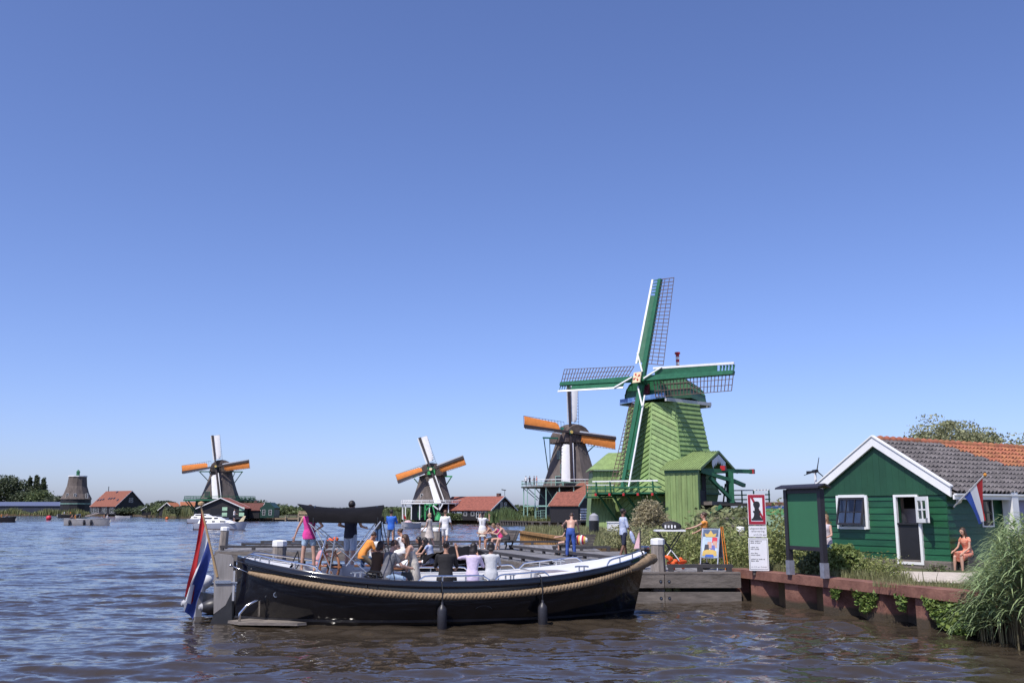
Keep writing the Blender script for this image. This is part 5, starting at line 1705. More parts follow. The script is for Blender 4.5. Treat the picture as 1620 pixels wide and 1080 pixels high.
def jetties():
    # long jetty out in the river
    t = thing('jetty', 'long weathered timber jetty behind the black boat with dark curbs and grey beams', 'jetty', (-4, 47, 0), world=True)
    x0, x1, y0, y1 = -13.3, 4.0, 43.7, 51.0
    planks(t, V(x0, y0, JZ), (1, 0, 0), (0, 1, 0), int((x1 - x0) / .24), .24, y1 - y0)
    xs = [x0, -8.9, -4.6, -.2, x1]
    for a, b in zip(xs[:-1], xs[1:]):
        for z0, z1 in ((.40, .80), (-.12, .22)):
            mb = MB(); mb.box(((a + b) / 2, y0 - .02, (z0 + z1) / 2), (b - a - .02, .16, z1 - z0)); part('front_beam', mb, grey_wood, t)
    for (a, b) in (((x0 - .02, y0), (x0 - .02, y1)), ((x1, y0), (x1, y1))):
        mb = MB(); mb.beam(V(a[0], a[1], .6), V(b[0], b[1], .6), .16, .4); part('end_beam', mb, grey_wood, t)
    for x in (-13, -9.5, -6, -2.5, 1.5):
        for y in (y0 + .25, y1 - .3): pile(t, (x, y))
    curb(t, V(x0 + .1, y0 + .15, 0), V(-3.1, y0 + .15, 0)); curb(t, V(x0 + .1, y1 - .1, 0), V(x1, y1 - .1, 0)); curb(t, V(x0 + .1, y0 + 3.6, 0), V(-3.4, y0 + 3.6, 0))
    # slanting walkway to the near jetty
    d = V(.31, -.95, 0).normalized(); s = V(d.y, -d.x, 0)
    if s.x < 0: s = -s
    a0 = V(-.75, 37.3, JZ) - d * 6.6
    t2 = thing('jetty', 'slanting plank walkway with dark curbs running from the long jetty to the bank', 'jetty', (.5, 37, 0), world=True)
    planks(t2, a0 + V(0, 0, .008) - s * 0, d, s, int(13.0 / .26), .26, 2.95)
    curb(t2, a0 + s * .07 - V(0, 0, JZ), a0 + s * .07 + d * 13.0 - V(0, 0, JZ)); curb(t2, a0 + s * 2.85 - V(0, 0, JZ), a0 + s * 2.85 + d * 12.0 - V(0, 0, JZ))
    for k in range(4):
        mb = MB(); mb.beam(a0 + d * (3.3 * k) + V(0, 0, -.22), a0 + d * (3.3 * k + 3.28) + V(0, 0, -.22), .14, .34); part('side_beam', mb, grey_wood, t2)
        for q in (.25, 2.7): p = a0 + d * (3.3 * k + 1) + s * q; pile(t2, p, top=.75)
    # terrace beside the walkway with plank benches
    t3 = thing('jetty', 'dark plank terrace beside the slanting walkway with a stepped plank wall at the bank', 'jetty', (3, 40, 0), world=True)
    planks(t3, V(1.0, 36.0, JZ - .03), (0, 1, 0), (1, 0, 0), int(7.6 / .24), .24, 3.9)
    for y in (37.5, 40.5): pile(t3, (4.0, y)); pile(t3, (2.6, y))
    mb = MB(); mb.beam((4.9, 36.0, .65), (4.9, 43.6, .65), .14, .4); part('side_beam', mb, dark_wood, t3)
    for i in range(5):
        mb = MB(); mb.box((3.35 + .05 * i, 45.2 + .12 * i, JZ + .08 + .13 * i), (.8, .12, .12)); part('wall_plank', mb, dark_wood, t3)
    curb(t3, V(1.8, 43.3, 0), V(4.4, 43.3, 0))
    # near jetty
    t4 = thing('jetty', 'near timber jetty with two bolted grey front beams beside the rusty quay wall', 'jetty', (5, 29, 0), world=True)
    fy = 28.35
    planks(t4, V(1.3, fy, JZ), (1, 0, 0), (0, 1, 0), int(5.3 / .2), .2, 3.6)
    for a, b in ((1.3, 4.40), (4.42, 6.62)):
        for z0, z1 in ((.42, .80), (-.02, .30)):
            mb = MB(); mb.box(((a + b) / 2, fy - .06, (z0 + z1) / 2), (b - a, .16, z1 - z0)); bm_ = part('front_beam', mb, grey_wood, t4)
            for bx in (([b - .1] if b < 5 else [a + .12])):
                mb = MB(); mb.tube([(bx, fy - .15, (z0 + z1) / 2 - .01), (bx, fy - .128, (z0 + z1) / 2 - .01)], .045, 10); mb.mi = 1; mb.tube([(bx, fy - .165, (z0 + z1) / 2 - .01), (bx, fy - .13, (z0 + z1) / 2 - .01)], .02, 6); part('bolt', mb, [black_plastic, steel], bm_)
    mb = MB(); mb.box((3.96, fy - .02, .83), (5.32, .26, .055)); part('top_board', mb, grey_wood, t4)
    for x in (1.8, 4.55, 4.8): pile(t4, (x, fy + .14), .11, .78)
    for x in (2.5, 6.2): pile(t4, (x, fy + 1.6), .15, .78, black_wood)
    mb = MB(); mb.box((4, fy + .6, .1), (5.2, .05, 1.2)); part('dark_backing', mb, black_wood, t4)
    curb(t4, V(4.55, fy + .12, .0), V(6.45, fy + .12, .0))
jetties()

def mooring_pole(label, x, y, top, r, base=-1.2, square=True, group=None, tilt=0.0, m=None):
    t = thing('mooring_pole', label, 'mooring pole', (x, y, base), .3 if square else 0)
    h = top - base
    mb = MB(); mb.lathe([(r * 1.14, 0), (r * 1.06, h * .5), (r * .9, h - .17)], (0, 0, 0), 8 if square else 12, R(22.5)); part('post', mb, m or pile_wood, t)
    mb = MB(); mb.lathe([(r * .99, h - .17), (r * .97, h - .03), (r * .85, h), (r * .1, h + .02)], (0, 0, 0), 8 if square else 12, R(22.5)); c = part('white_cap', mb, white, t)
    if tilt: t.rotation_euler = (0, tilt, .3)
    return t
mooring_pole('thick white capped mooring pole at the bow of the black boat', 4.30, 28.62, 1.80, .21, base=JZ - .9)
mooring_pole('thick white capped mooring pole behind the stern of the black boat', -7.1, 29.6, 1.72, .235)
mooring_pole('grey mooring pole with a white cap at the left end of the long jetty', -14.0, 46.6, 1.85, .23, tilt=R(3))
mooring_pole('grey capped pole on the far edge of the long jetty beside the blond woman', -4.55, 51.6, 1.72, .33)
mooring_pole('grey capped pole half hidden behind the man in white', -4.0, 51.7, 1.72, .26)
mooring_pole('white topped grey post among the weeds behind the orange striped sign', 9.1, 38.5, 1.98, .17, base=MG - .3)

def bench(label, x, y, rz):
    t = thing('bench', label, 'bench', (x, y, JZ), rz)
    prof = [(.05, .42), (.18, .43), (.31, .43), (.44, .42), (.55, .47), (.60, .58), (.65, .70), (.70, .82)]
    for i, (a, z) in enumerate(prof):
        mb = MB(); M3 = Matrix.Rotation(R(0 if i < 4 else 62), 3, 'Y'); mb.box((a, 0, z), (.115, 1.9, .04), M=Matrix.Rotation(R(0 if i < 4 else -68), 3, 'Y')); part('slat', mb, dark_wood, t)
    for y_ in (-.75, .75):
        mb = MB(); mb.tube([(.08, y_, 0), (.16, y_, .2), (.12, y_, .40)], .04, 6); mb.tube([(.5, y_, 0), (.42, y_, .2), (.52, y_, .42), (.72, y_, .86)], .04, 6); mb.tube([(.1, y_, .39), (.52, y_, .39)], .035, 6); part('leg_frame', mb, black_plastic, t)
    return t
bench('dark slatted bench on the long jetty carrying the shirtless boys', -.72, 44.6, R(26))
bench('dark slatted bench beside the walkway carrying a striped bag', 1.95, 39.6, R(-12))

# ------------------------------------------------------------------ the black boat
BO, BR = V(-6.62, 23.35, 0), math.atan2(1.75, 10.2)
BM = Matrix.Translation(BO) @ Matrix.Rotation(BR, 4, 'Z')
BL = 10.25
BI = BM.inverted()
def sheer(t): return 1.0 + (.54 * ((.5 - t) / .5) ** 2 if t < .5 else .55 * ((t - .5) / .5) ** 2.2)
def half(t): return 1.80 * max(0.0, 1 - abs(2 * t - 1) ** (2.6 if t < .5 else 2.9)) ** .72
def halfw(t):
    q = (t - .012) / (.972 - .012)
    q = min(1, max(0, q))
    return 1.62 * max(0.0, 1 - abs(2 * q - 1) ** 2.3) ** .95
def xl(t, z):
    """stem rake: the bow leans out with height"""
    zz = min(1, max(-.3, z / sheer(t)))
    return BL * t - (.36 * (1 - zz) * max(0, t - .72) / .28)
def hull_pt(t, k, s, n=9):
    zs = sheer(t)
    q = k / (n - 1)
    z = -.45 + (zs + .45) * q
    b, w = half(t), halfw(t)
    if z < 0: y = w * (1 - (z / -.45) ** 2 * .75)
    else:
        f = z / zs
        y = w + (b - w) * f ** .9 + .10 * math.sin(math.pi * f) * min(1, b)
    return V(xl(t, z), s * y, z)
def bpx(px, py, axis, val):
    o, d = BI @ EYE, BI.to_3x3() @ ray(px, py)
    return o + d * ((val - o[axis]) / d[axis])

def black_boat():
    t = thing('boat', 'large open black motor boat with a thick rope fender, white foredeck and black canopy', 'boat', BO, BR)
    hullm = mat('black_gloss_hull', (.0075, .0075, .009), rough=.11, var=.3, scale=1.5, coat=.4)
    gel = mat('white_gelcoat', (.74, .73, .72), rough=.35, var=.05, scale=3)
    grey_gel = mat('grey_gelcoat', (.42, .42, .44), rough=.4, var=.08, scale=3)
    teak = mat('grey_teak', (.20, .155, .12), rough=.8, var=.3, scale=4, stretch=(.4, 4, 1))
    TS = [i / 48 for i in range(49)]
    TS[0], TS[-1] = .003, .997
    mb = MB()
    for s in (-1, 1): mb.grid([[hull_pt(q, k, s, 14) for k in range(14)] for q in TS])
    h = part('hull', mb, hullm, t, smooth=True)
    # boot stripe along the waterline
    mb = MB()
    for s in (-1, 1):
        rows = []
        for q in TS:
            row = []
            for z in (.10, .16):
                k = (z + .45) / (sheer(q) + .45) * 13
                p = hull_pt(q, k, s, 14); p.y += s * .008; row.append(p)
            rows.append(row)
        mb.grid(rows)
    part('boot_stripe', mb, mat('dark_grey_stripe', (.035, .035, .04), rough=.4), h)
    # rubbing strake, rail cap
    for s in (-1, 1):
        mb = MB()
        r0, r1, r2, r3 = [], [], [], []
        for q in TS:
            z = sheer(q); b = half(q)
            r0.append(V(BL * q, s * (b + .035), z - .16)); r1.append(V(BL * q, s * (b + .055), z - .03)); r2.append(V(BL * q, s * (b + .02), z + .015)); r3.append(V(BL * q, s * max(0, b - .10), z + .015))
        mb.grid([r0, r1, r2, r3])
        part('gunwale', mb, hullm, t, smooth=50)
        mb = MB(); mb.tube([V(BL * q, s * (half(q) + .06), sheer(q) - .10) for q in TS], .022, 6); part('rubbing_strip', mb, steel if False else hullm, t, smooth=True)
    # decks: inner margin, foredeck, aft deck, inner sides, floor
    fore, aft = .70, .125
    mb = MB()
    for s in (-1, 1):
        rows = []
        for q in TS:
            b = half(q)
            rows.append([V(BL * q, s * max(0, b - .09), sheer(q) + .004), V(BL * q, s * max(0, b - .34), sheer(q) - .005)])
        mb.grid(rows)
    part('side_deck', mb, gel, t, smooth=50)
    def deck(q0, q1, dz, m_, name):
        rows = []
        for i in range(17):
            q = q0 + (q1 - q0) * i / 16
            b = max(0, half(q) - .12)
            rows.append([V(BL * q, b * j / 4, sheer(q) + dz + .06 * (1 - (j / 4) ** 2)) for j in range(-4, 5)])
        mb = MB(); mb.grid(rows); return part(name, mb, m_, t, smooth=50)
    fd = deck(fore, .992, .0, gel, 'foredeck'); ad = deck(.012, aft, -.05, gel, 'aft_deck')
    mb = MB()
    for s in (-1, 1):
        rows = []
        for i in range(30):
            q = aft + (fore - aft) * i / 29
            b = half(q)
            rows.append([V(BL * q, s * (b - .33), sheer(q) - .005), V(BL * q, s * (b - .36), .62), V(BL * q, s * (b - .36), .34)])
        mb.grid(rows)
    part('inner_side', mb, gel, t, smooth=40)
    mb = MB()
    q = fore; b = half(q); mb.prism([(BL * q, -b + .3, .34), (BL * q, b - .3, .34), (BL * q, b - .12, sheer(q)), (BL * q, 0, sheer(q) + .05), (BL * q, -b + .12, sheer(q))], (.04, 0, 0))
    part('bulkhead', mb, gel, t); mb = MB()
    q = aft; b = half(q); mb.prism([(BL * q, -b + .3, .34), (BL * q, b - .3, .34), (BL * q, b - .12, sheer(q) - .06), (BL * q, -b + .12, sheer(q) - .06)], (.04, 0, 0))
    part('bulkhead', mb, gel, t)
    mb = MB(); rows = [[V(BL * q, s * (half(q) - .3), .345) for s in (-1, 1)] for q in [aft + (fore - aft) * i / 20 for i in range(21)]]; mb.grid(rows); part('floor', mb, teak, t)
    for s in (-1, 1):
        rows = []
        for i in range(20):
            q = .30 + (fore - .31) * i / 19
            rows.append([V(BL * q, s * (half(q) - .36), .74), V(BL * q, s * (half(q) - .80), .74), V(BL * q, s * (half(q) - .80), .345)])
        mb = MB(); mb.grid(rows); sb = part('side_bench', mb, gel, t, smooth=30)
        mb = MB(); mb.grid([[p + V(0, 0, .07) for p in (r_[0], r_[1])] for r_ in rows]); mb.grid([[r_[1] + V(0, 0, .07), r_[1]] for r_ in rows]); part('cushion', mb, grey_gel, sb, smooth=30)
    # hatch and cleats on the foredeck
    mb = MB(); mb.box((BL * .735, -.85, sheer(.735) + .045), (.9, .5, .05)); part('hatch', mb, mat('grey_hatch', (.25, .22, .24), rough=.5), fd)
    def cleat(x, y, z, parent, rz=0):
        mb = MB(); M_ = Matrix.Translation((x, y, z)) @ Matrix.Rotation(rz, 4, 'Z')
        mb.tube([M_ @ V(-.17, 0, .09), M_ @ V(-.1, 0, .10), M_ @ V(.1, 0, .10), M_ @ V(.17, 0, .09)], .02, 6); mb.tube([M_ @ V(-.06, 0, 0), M_ @ V(-.06, 0, .1)], .02, 6); mb.tube([M_ @ V(.06, 0, 0), M_ @ V(.06, 0, .1)], .02, 6)
        part('cleat', mb, steel, parent, smooth=40)
    cleat(BL * .80, -(half(.80) - .2), sheer(.80) + .01, t); cleat(BL * .62, -(half(.62) - .2), sheer(.62) + .01, t); cleat(BL * .28, -(half(.28) - .2), sheer(.28) + .01, t)
    cleat(BL * .05, -.25, sheer(.05), t); cleat(BL * .80, half(.8) - .2, sheer(.8) + .01, t)
    # stainless handrails: (t0, t1, side, height)
    for q0, q1, s, hh in ((.415, .575, -1, .11), (.59, .715, -1, .11), (.865, .985, -1, .12), (.70, .86, 1, .14), (.42, .57, 1, .12), (.575, .69, 1, .12), (.02, .20, -1, .13), (.02, .20, 1, .13)):
        pts = []
        for i in range(13):
            u = i / 12
            q = q0 + (q1 - q0) * u
            z = sheer(q) + .01 + hh * min(1, (min(u, 1 - u) * 9)) ** .5
            pts.append(V(BL * q, s * max(.02, half(q) - .14), z))
        mb = MB(); mb.tube(pts, .022, 7)
        for u in (4, 8): mb.tube([pts[u], V(pts[u].x, pts[u].y, sheer(pts[u].x / BL))], .018, 6)
        part('handrail', mb, steel, t, smooth=40)
    # rope fender: three twisted strands
    def rope(pts, rad, name, m_, lobes=3, twist=2.4, n=15):
        mb = MB(); vs, fs = [], []
        acc = 0
        for i, p in enumerate(pts):
            tg = (pts[min(i + 1, len(pts) - 1)] - pts[max(i - 1, 0)]).normalized()
            if i: acc += (p - pts[i - 1]).length
            x = V(0, 0, 1) - tg * tg.z; x.normalize(); y = tg.cross(x)
            r_ = rad(i / (len(pts) - 1)) if callable(rad) else rad
            for j in range(n):
                a = 2 * math.pi * j / n
                rr = r_ * (.72 + .32 * abs(math.cos(lobes * .5 * (a + acc * 10 * twist))) ** .6)
                vs.append(p + x * math.cos(a) * rr + y * math.sin(a) * rr)
        for i in range(len(pts) - 1):
            for j in range(n): fs.append((i * n + j, i * n + (j + 1) % n, (i + 1) * n + (j + 1) % n, (i + 1) * n + j))
        fs += [tuple(range(n))[::-1], tuple((len(pts) - 1) * n + j for j in range(n))]
        mb.add(vs, fs); return part(name, mb, m_, t, smooth=35)
    ropem = mat('manila_rope', (.25, .175, .105), rough=.95, var=.25, scale=8, bump=.5, bscale=60)
    def rope_line(s, q0, q1, n):
        pts = []
        for i in range(n):
            q = q0 + (q1 - q0) * i / (n - 1)
            z = sheer(q) - .30 + .02 * math.sin(q * 9) + (.12 * max(0, (q - .8) / .2) ** 1.5)
            k = (z + .45) / (sheer(q) + .45) * 13
            p = hull_pt(q, k, s, 14)
            p.y += s * .075; p.x += .06 * max(0, (q - .93) / .07)
            pts.append(p)
        return pts
    for s in (-1, 1): rope(rope_line(s, .035, .95, 680), lambda u: .078 if u > .06 else .042 + .6 * u, 'rope_fender', ropem)
    pts = []
    a = rope_line(-1, .93, .997, 30); b_ = rope_line(1, .93, .997, 30)[::-1]
    tip = [V(BL + .16, 0, a[-1].z + .02)]
    rope(a + tip + b_, lambda u: .10 + .035 * math.sin(math.pi * u), 'bow_rope_pad', ropem, lobes=9, twist=1)
    mb = MB(); p0 = rope_line(-1, .035, .04, 2)[0]; mb.tube([p0, p0 + V(-.42, .12, .16)], .014, 6); mb.ell(p0 + V(-.44, .12, .17), .035, 8, 6); part('rope_shackle', mb, steel, t, smooth=True)
    # rudder and its gudgeons
    mb = MB(); mb.prism([(-.06, -.04, 1.46), (-.12, -.04, 1.56), (-.44, -.04, 1.60), (-.56, -.04, 1.5), (-.50, -.04, 1.1), (-.46, -.04, .2), (-.2, -.04, .4), (-.06, -.04, .72)], (0, .08, 0))
    ru = part('rudder', mb, mat('weathered_grey_rudder', (.27, .25, .235), rough=.6, var=.2, scale=2, stretch=(6, 6, .6), bump=.2), t)
    mb = MB(); mb.prism([(-.06, -.038, .70), (-.2, -.038, .385), (-.46, -.038, .185), (-.62, -.038, -.3), (-.02, -.038, -.3)], (0, .076, 0)); part('rudder_heel', mb, mat('black_rudder_heel', (.03, .03, .032), rough=.5, var=.3), ru)
    mb = MB(); mb.tube([(-.03, 0, -.2), (-.03, 0, 1.42)], .03, 8); part('rudder_post', mb, black_plastic, ru); mb = MB(); mb.box((-.03, -.02, .85), (.05, .07, .7)); part('white_sleeve', mb, grey_gel, ru)
    mb = MB(); mb.box((-.28, 0, .94), (.36, .14, .07)); mb.tube([(-.1, -.05, .93), (.42, -.12, .9)], .028, 6); part('gudgeon', mb, steel, ru)
    mb = MB(); mb.tube([(.42, -.16, .9), (.42, -.10, .9)], .085, 12); part('deadeye', mb, pile_wood, ru)
    # swim platform with a hand hold at the stern quarter
    mb = MB(); mb.prism([(-.06, -.62, .05), (.25, -1.05, .05), (1.55, -1.40, .05), (1.75, -1.30, .05), (1.15, -.7, .05), (.4, -.25, .05)], (0, 0, .06)); sp = part('swim_platform', mb, grey_wood, t)
    mb = MB(); mb.tube([(.22, -.85, .1), (.22, -.85, .28), (.36, -.82, .45), (.56, -.78, .56), (.64, -.74, .56), (.64, -.70, .2)], .03, 8); part('hand_hold', mb, steel, sp, smooth=True)
    mb = MB(); mb.tube([(1.02, -.70, .70), (1.02, -.93, .70)], .06, 12); mb.mi = 1; mb.tube([(1.02, -.80, .70), (1.02, -.935, .70)], .045, 10); part('exhaust', mb, [steel, black_plastic], t, smooth=40)
    # small through hull fittings in the topside
    # console, wheel, engine box
    p = bpx(560, 905, 1, .25)
    mb = MB(); mb.box((p.x, .1, .78), (1.1, .7, .88)); mb.box((p.x - .25, .1, 1.26), (.5, .66, .10)); part('console', mb, grey_gel, t)
    w = bpx(521, 896, 1, -.55)
    wood = mat('varnished_wood', (.26, .11, .05), rough=.35, var=.25, scale=6)
    Mw = Matrix.Translation((w.x, -.55, 1.30)) @ Matrix.Rotation(R(40), 4, 'Z')
    mb = MB(); mb.tube([Mw @ V(0, .36 * math.cos(a), .36 * math.sin(a)) for a in [2 * math.pi * i / 24 for i in range(24)]], .032, 8, closed=True)
    wh = part('steering_wheel', mb, wood, t, smooth=True)
    for i in range(6):
        a = math.pi * i / 3
        mb = MB(); mb.tube([Mw @ V(0, 0, 0), Mw @ V(0, .44 * math.cos(a), .44 * math.sin(a))], .02, 6); part('spoke', mb, wood, wh)
    mb = MB(); mb.tube([Mw @ V(-.05, 0, 0), Mw @ V(.35, 0, 0)], .05, 8); part('hub', mb, black_plastic, wh)
    mb = MB(); mb.box((w.x + .2, -.5, .8), (.2, .2, .9)); part('wheel_pedestal', mb, grey_gel, t)
    # canopy on its tubes
    c0, c1 = bpx(489, 823, 1, -1.0).x, bpx(604, 823, 1, -1.0).x
    canv = mat('black_canvas', (.007, .0065, .008), rough=.9, spec=.15, var=.25, scale=4, bump=.3, bscale=30)
    HWc = 1.15
    def hoop(x, dz=0.0, sag=0.0): return [V(x, HWc * math.sin(R(-90 + 180 * j / 14)), 2.33 + dz + (.42 - sag) * math.cos(R(-90 + 180 * j / 14)) ** .75) for j in range(15)]
    rows, rows2 = [], []
    for i in range(11):
        u = i / 10
        sg = .09 * math.sin(math.pi * u)
        rows.append([p + V((.34 * (1 - u) ** 3 - .10 * u ** 3) * (abs(p.y) / HWc) ** 2, 0, 0) for p in hoop(c0 - .34 + (c1 - c0 + .42) * u, .03 * (1 - u), sg)]); rows2.append([p - V(0, 0, .02) for p in rows[-1]])
    mb = MB(); mb.grid(rows); mb.grid(rows2); part('canopy', mb, canv, t, smooth=True)
    for x in (c0 + .1, c1 - .1):
        mb = MB(); mb.tube([p - V(0, 0, .035) for p in hoop(x)], .02, 6); part('canopy_hoop', mb, black_plastic, t)
    pv = bpx(590, 906, 1, -1.30); pv.y = -1.45; pv.z = sheer(pv.x / BL) + .02
    pv2 = bpx(546, 882, 1, -1.2)
    for s in (-1, 1):
        y = s * 1.15; yg = s * 1.45
        for a, b, r_, m_ in ((V(c0, y, 2.33), V(pv.x, yg, pv.z), .013, steel), (V(c1 - .03, y, 2.36), V(pv.x - .62, yg, 1.35), .017, steel), (V(c1 + .02, y, 2.33), V(pv.x + .5, yg, sheer(.35)), .012, black_plastic), (V(c0 + .03, y, 2.3), V(pv.x - .95, yg, 1.25), .012, steel), (V(pv.x - 1.0, yg, 1.12), V(pv.x - .9, yg, 1.95), .015, steel), (V(pv.x - 1.3, yg * .98, 1.15), V(pv.x - 1.1, yg * .9, 2.0), .014, steel)):
            mb = MB(); mb.tube([a, b], r_, 6); part('canopy_strut', mb, m_, t)
    # mooring line bundled on the rail
    mb = MB()
    rr = random.Random(2)
    pts = [V(pv.x + rr.uniform(-.22, .22), -half(pv.x / BL) + rr.uniform(-.02, .18), pv.z + rr.uniform(-.02, .16)) for i in range(16)]
    mb.tube(pts, .018, 5); mb.tube([pts[-1], V(pv.x - .15, -half(.3) - .08, .9), V(pv.x - .1, -half(.3) - .1, .68), V(pv.x + .12, -half(.3) - .1, .70), pts[2]], .016, 5)
    part('mooring_line', mb, black_plastic, t)
    # faint maker's arc on the topside
    mb = MB()
    c = bpx(766, 966, 1, -1.86)
    for i in range(10):
        a0, a1 = R(20 + 14 * i), R(20 + 14 * i + 11)
        q = lambda a, r_: V(c.x + r_ * math.cos(a), 0, c.z + r_ * .55 * math.sin(a))
        for (u, v_) in ((a0, a1),):
            ps = []
            for a, r_ in ((u, .20), (v_, .20), (v_, .212), (u, .212)):
                p = q(a, r_); k = (p.z + .45) / (sheer(p.x / BL) + .45) * 13
                hp = hull_pt(p.x / BL, k, -1, 14); ps.append(V(p.x, hp.y - .006, p.z))
            mb.add(ps, [(0, 1, 2, 3)])
    part('emblem', mb, mat('dim_grey_print', (.09, .09, .1)), h)
    return t
black_boat()

def hang_fender(label, px):
    x = bpx(px, 950, 1, -1.95).x
    q = x / BL
    y = -half(q) - .19
    p = BM @ V(x, y, 0)
    t = thing('fender', label, 'fender', (p.x, p.y, 0), BR)
    fm = mat('black_rubber', (.028, .027, .032), rough=.42, var=.2)
    mb = MB(); mb.lathe([(.03, -.06), (.09, -.045), (.112, .0), (.112, .38), (.10, .43), (.055, .49), (.03, .52), (.03, .58)], (0, 0, 0), 16); part('body', mb, fm, t, smooth=50)
    mb = MB(); mb.tube([(0, 0, .56), (0, .02, .8), (0, .13, sheer(q) - .02), (0, .3, sheer(q) + .05)], .014, 6); part('rope', mb, black_plastic, t)
hang_fender('black cylinder fender hanging at the middle of the black hull', 699.5)
hang_fender('black cylinder fender hanging on the black hull nearer the bow', 859)

FLAGM = [mat('flag_red', (.46, .025, .03)), mat('flag_white', (.78, .78, .78)), mat('flag_blue', (.045, .10, .40))]
def stern_flag():
    b = at(344, 912, 23.25); e = at(318, 800, 23.1)
    t = thing('flag', 'large red white and blue flag drooping from a wooden staff at the boat stern', 'flag', b, world=True)
    mb = MB(); mb.tube([b, e], [.032, .022], 8); part('staff', mb, mat('pale_varnished_wood', (.48, .32, .16), rough=.4, var=.15), t)
    mb = MB(); mb.lathe([(.03, 0), (.075, .03), (.075, .08), (.02, .11)], e, 10); part('truck', mb, mat('pale_varnished_wood', (.48, .32, .16)), t)
    d = (b - e)
    navy = mat('flag_navy', (.045, .075, .28), rough=.85, trans=.2)
    h0, h1 = e + d * .05, e + d * .66
    # fly corner positions (bottom of the hanging cloth)
    for k, (nm, m_) in enumerate((('red_stripe', FLAGM[0]), ('white_stripe', FLAGM[1]), ('blue_stripe', navy))):
        rows = []
        for i in range(21):
            tt = i / 20
            row = []
            for j in range(9):
                s = (k + j / 8) / 3
                hp = h0.lerp(h1, s)
                # the cloth gathers under the top of the staff and falls in folds
                g = min(1, tt * 2.2)
                endx = -7.74 + .13 * math.sin(s * 6.2 + .2) + .24 * s
                endz = .62 - .52 * s + (.16 if k == 1 else 0) * (1 - abs(j / 4 - 1))
                end = V(endx, 23.05 + .17 * math.sin(s * 9.5), endz)
                p = hp.lerp(end, tt)
                sag = math.sin(math.pi * min(1, tt * 1.15)) 
                p += V(-.05 * sag * (s - .4), .085 * math.sin(s * 14 + tt * 3) * sag - .05 * sag, -.22 * sag * s * (1 - tt) - .04 * sag)
                row.append(p)
            rows.append(row)
        mb = MB(); mb.grid(rows); part(nm, mb, m_, t, smooth=True)
stern_flag()

def dinghy():
    # black rubber tender with a white outboard, seen from behind the rudder
    o = V(-7.0, 25.1, 0)
    t = thing('dinghy', 'black rubber dinghy with a white outboard motor lying behind the stern flag', 'dinghy', o, R(38))
    rub = mat('black_rubber', (.028, .027, .032)); grey_gel_ = mat('pale_grey_rubber', (.38, .38, .40))
    for s in (-1, 1):
        mb = MB(); mb.tube([(-1.2, s * .62, .30), (-.9, s * .62, .30), (1.3, s * .6, .32), (1.9, s * .35, .40), (2.05, 0, .45)], [.10, .22, .22, .2, .19], 12); tb = part('tube', mb, rub, t, smooth=True)
        mb = MB(); mb.tube([(-1.26, s * .62, .30), (-1.19, s * .62, .30)], [.05, .10], 12); part('end_cap', mb, grey_gel_, tb, smooth=50)
        mb = MB(); mb.tube([(-.88, s * .62, .30), (-.80, s * .62, .30)], .228, 14); part('white_band', mb, grey_gel_, tb)
    mb = MB(); mb.box((.3, 0, .2), (2.6, .9, .1)); mb.box((-.85, 0, .38), (.08, 1.0, .4)); part('floor_and_transom', mb, rub, t)
    mb = MB(); mb.tube([(-1.05, 0, .62), (-1.02, 0, .8)], [.15, .17], 10); mb.ell((-1.0, 0, .82), (.30, .17, .19), 12, 8, M=Matrix.Rotation(R(-20), 3, 'Y')); m_ = part('outboard_cowl', mb, white, t, smooth=40)
    mb = MB(); mb.box((-1.05, 0, .4), (.16, .1, .9)); mb.tube([(-.9, .05, .75), (-.35, .1, .82)], .03, 6); part('outboard_leg', mb, mat('grey_motor', (.3, .3, .32)), m_)
    mb = MB(); mb.box((.5, -.1, .9), (.12, .5, .95)); part('console', mb, mat('dark_green_board', (.015, .04, .035)), t)
dinghy()

# ------------------------------------------------------------------ the second boat behind
def open_boat(name, label, loc, rz, L_, B_, z_mid, z_end, hull_m, in_m, rail_m, floor=.3, fullness=2.6):
    t = thing(name, label, 'boat', loc, rz)
    TS = [i / 24 for i in range(25)]
    def hb(q): return B_ / 2 * (max(.0, 1 - max(0, (q - .45) / .55) ** fullness) ** .8) * (.86 + .14 * min(1, q / .4))
    def sh(q): return z_mid + (z_end - z_mid) * abs(q - .4) ** 1.6 / .6 ** 1.6
    def hp(q, f, s): return V(L_ * (q - .5) - .25 * (1 - f) * max(0, q - .7) / .3, s * hb(q) * (.72 + .28 * f ** .6), -.25 + (sh(q) + .25) * f)
    mb = MB()
    for s in (-1, 1): mb.grid([[hp(q, k / 7, s) for k in range(8)] for q in TS])
    mb.add([hp(0, k / 7, -1) for k in range(8)] + [hp(0, k / 7, 1) for k in range(7, -1, -1)], [tuple(range(16))])
    part('hull', mb, hull_m, t, smooth=40)
    mb = MB()
    for s in (-1, 1):
        r = [[V(hp(q, 1, s).x, s * (hb(q) + .03), sh(q) + .0), V(hp(q, 1, s).x, s * (hb(q) + .03), sh(q) + .05), V(hp(q, 1, s).x, s * max(0, hb(q) - .16), sh(q) + .05), V(hp(q, 1, s).x, s * max(0, hb(q) - .16), sh(q))] for q in TS]
        mb.grid(r)
    mb.box((-L_ / 2 + .06, 0, sh(0) + .03), (.14, 2 * hb(0), .06))
    part('gunwale', mb, rail_m, t)
    mb = MB()
    for s in (-1, 1): mb.grid([[V(hp(q, 1, s).x, s * max(0, hb(q) - .15), sh(q)), V(hp(q, 1, s).x, s * max(0, hb(q) - .2), floor)] for q in TS])
    mb.grid([[V(L_ * (q - .5) * .98, s * hb(q) * .9, floor) for s in (-1, 1)] for q in TS[:-1]])
    part('inner_side', mb, in_m, t)
    return t, hb, sh
ROUND_FLOOR = .38
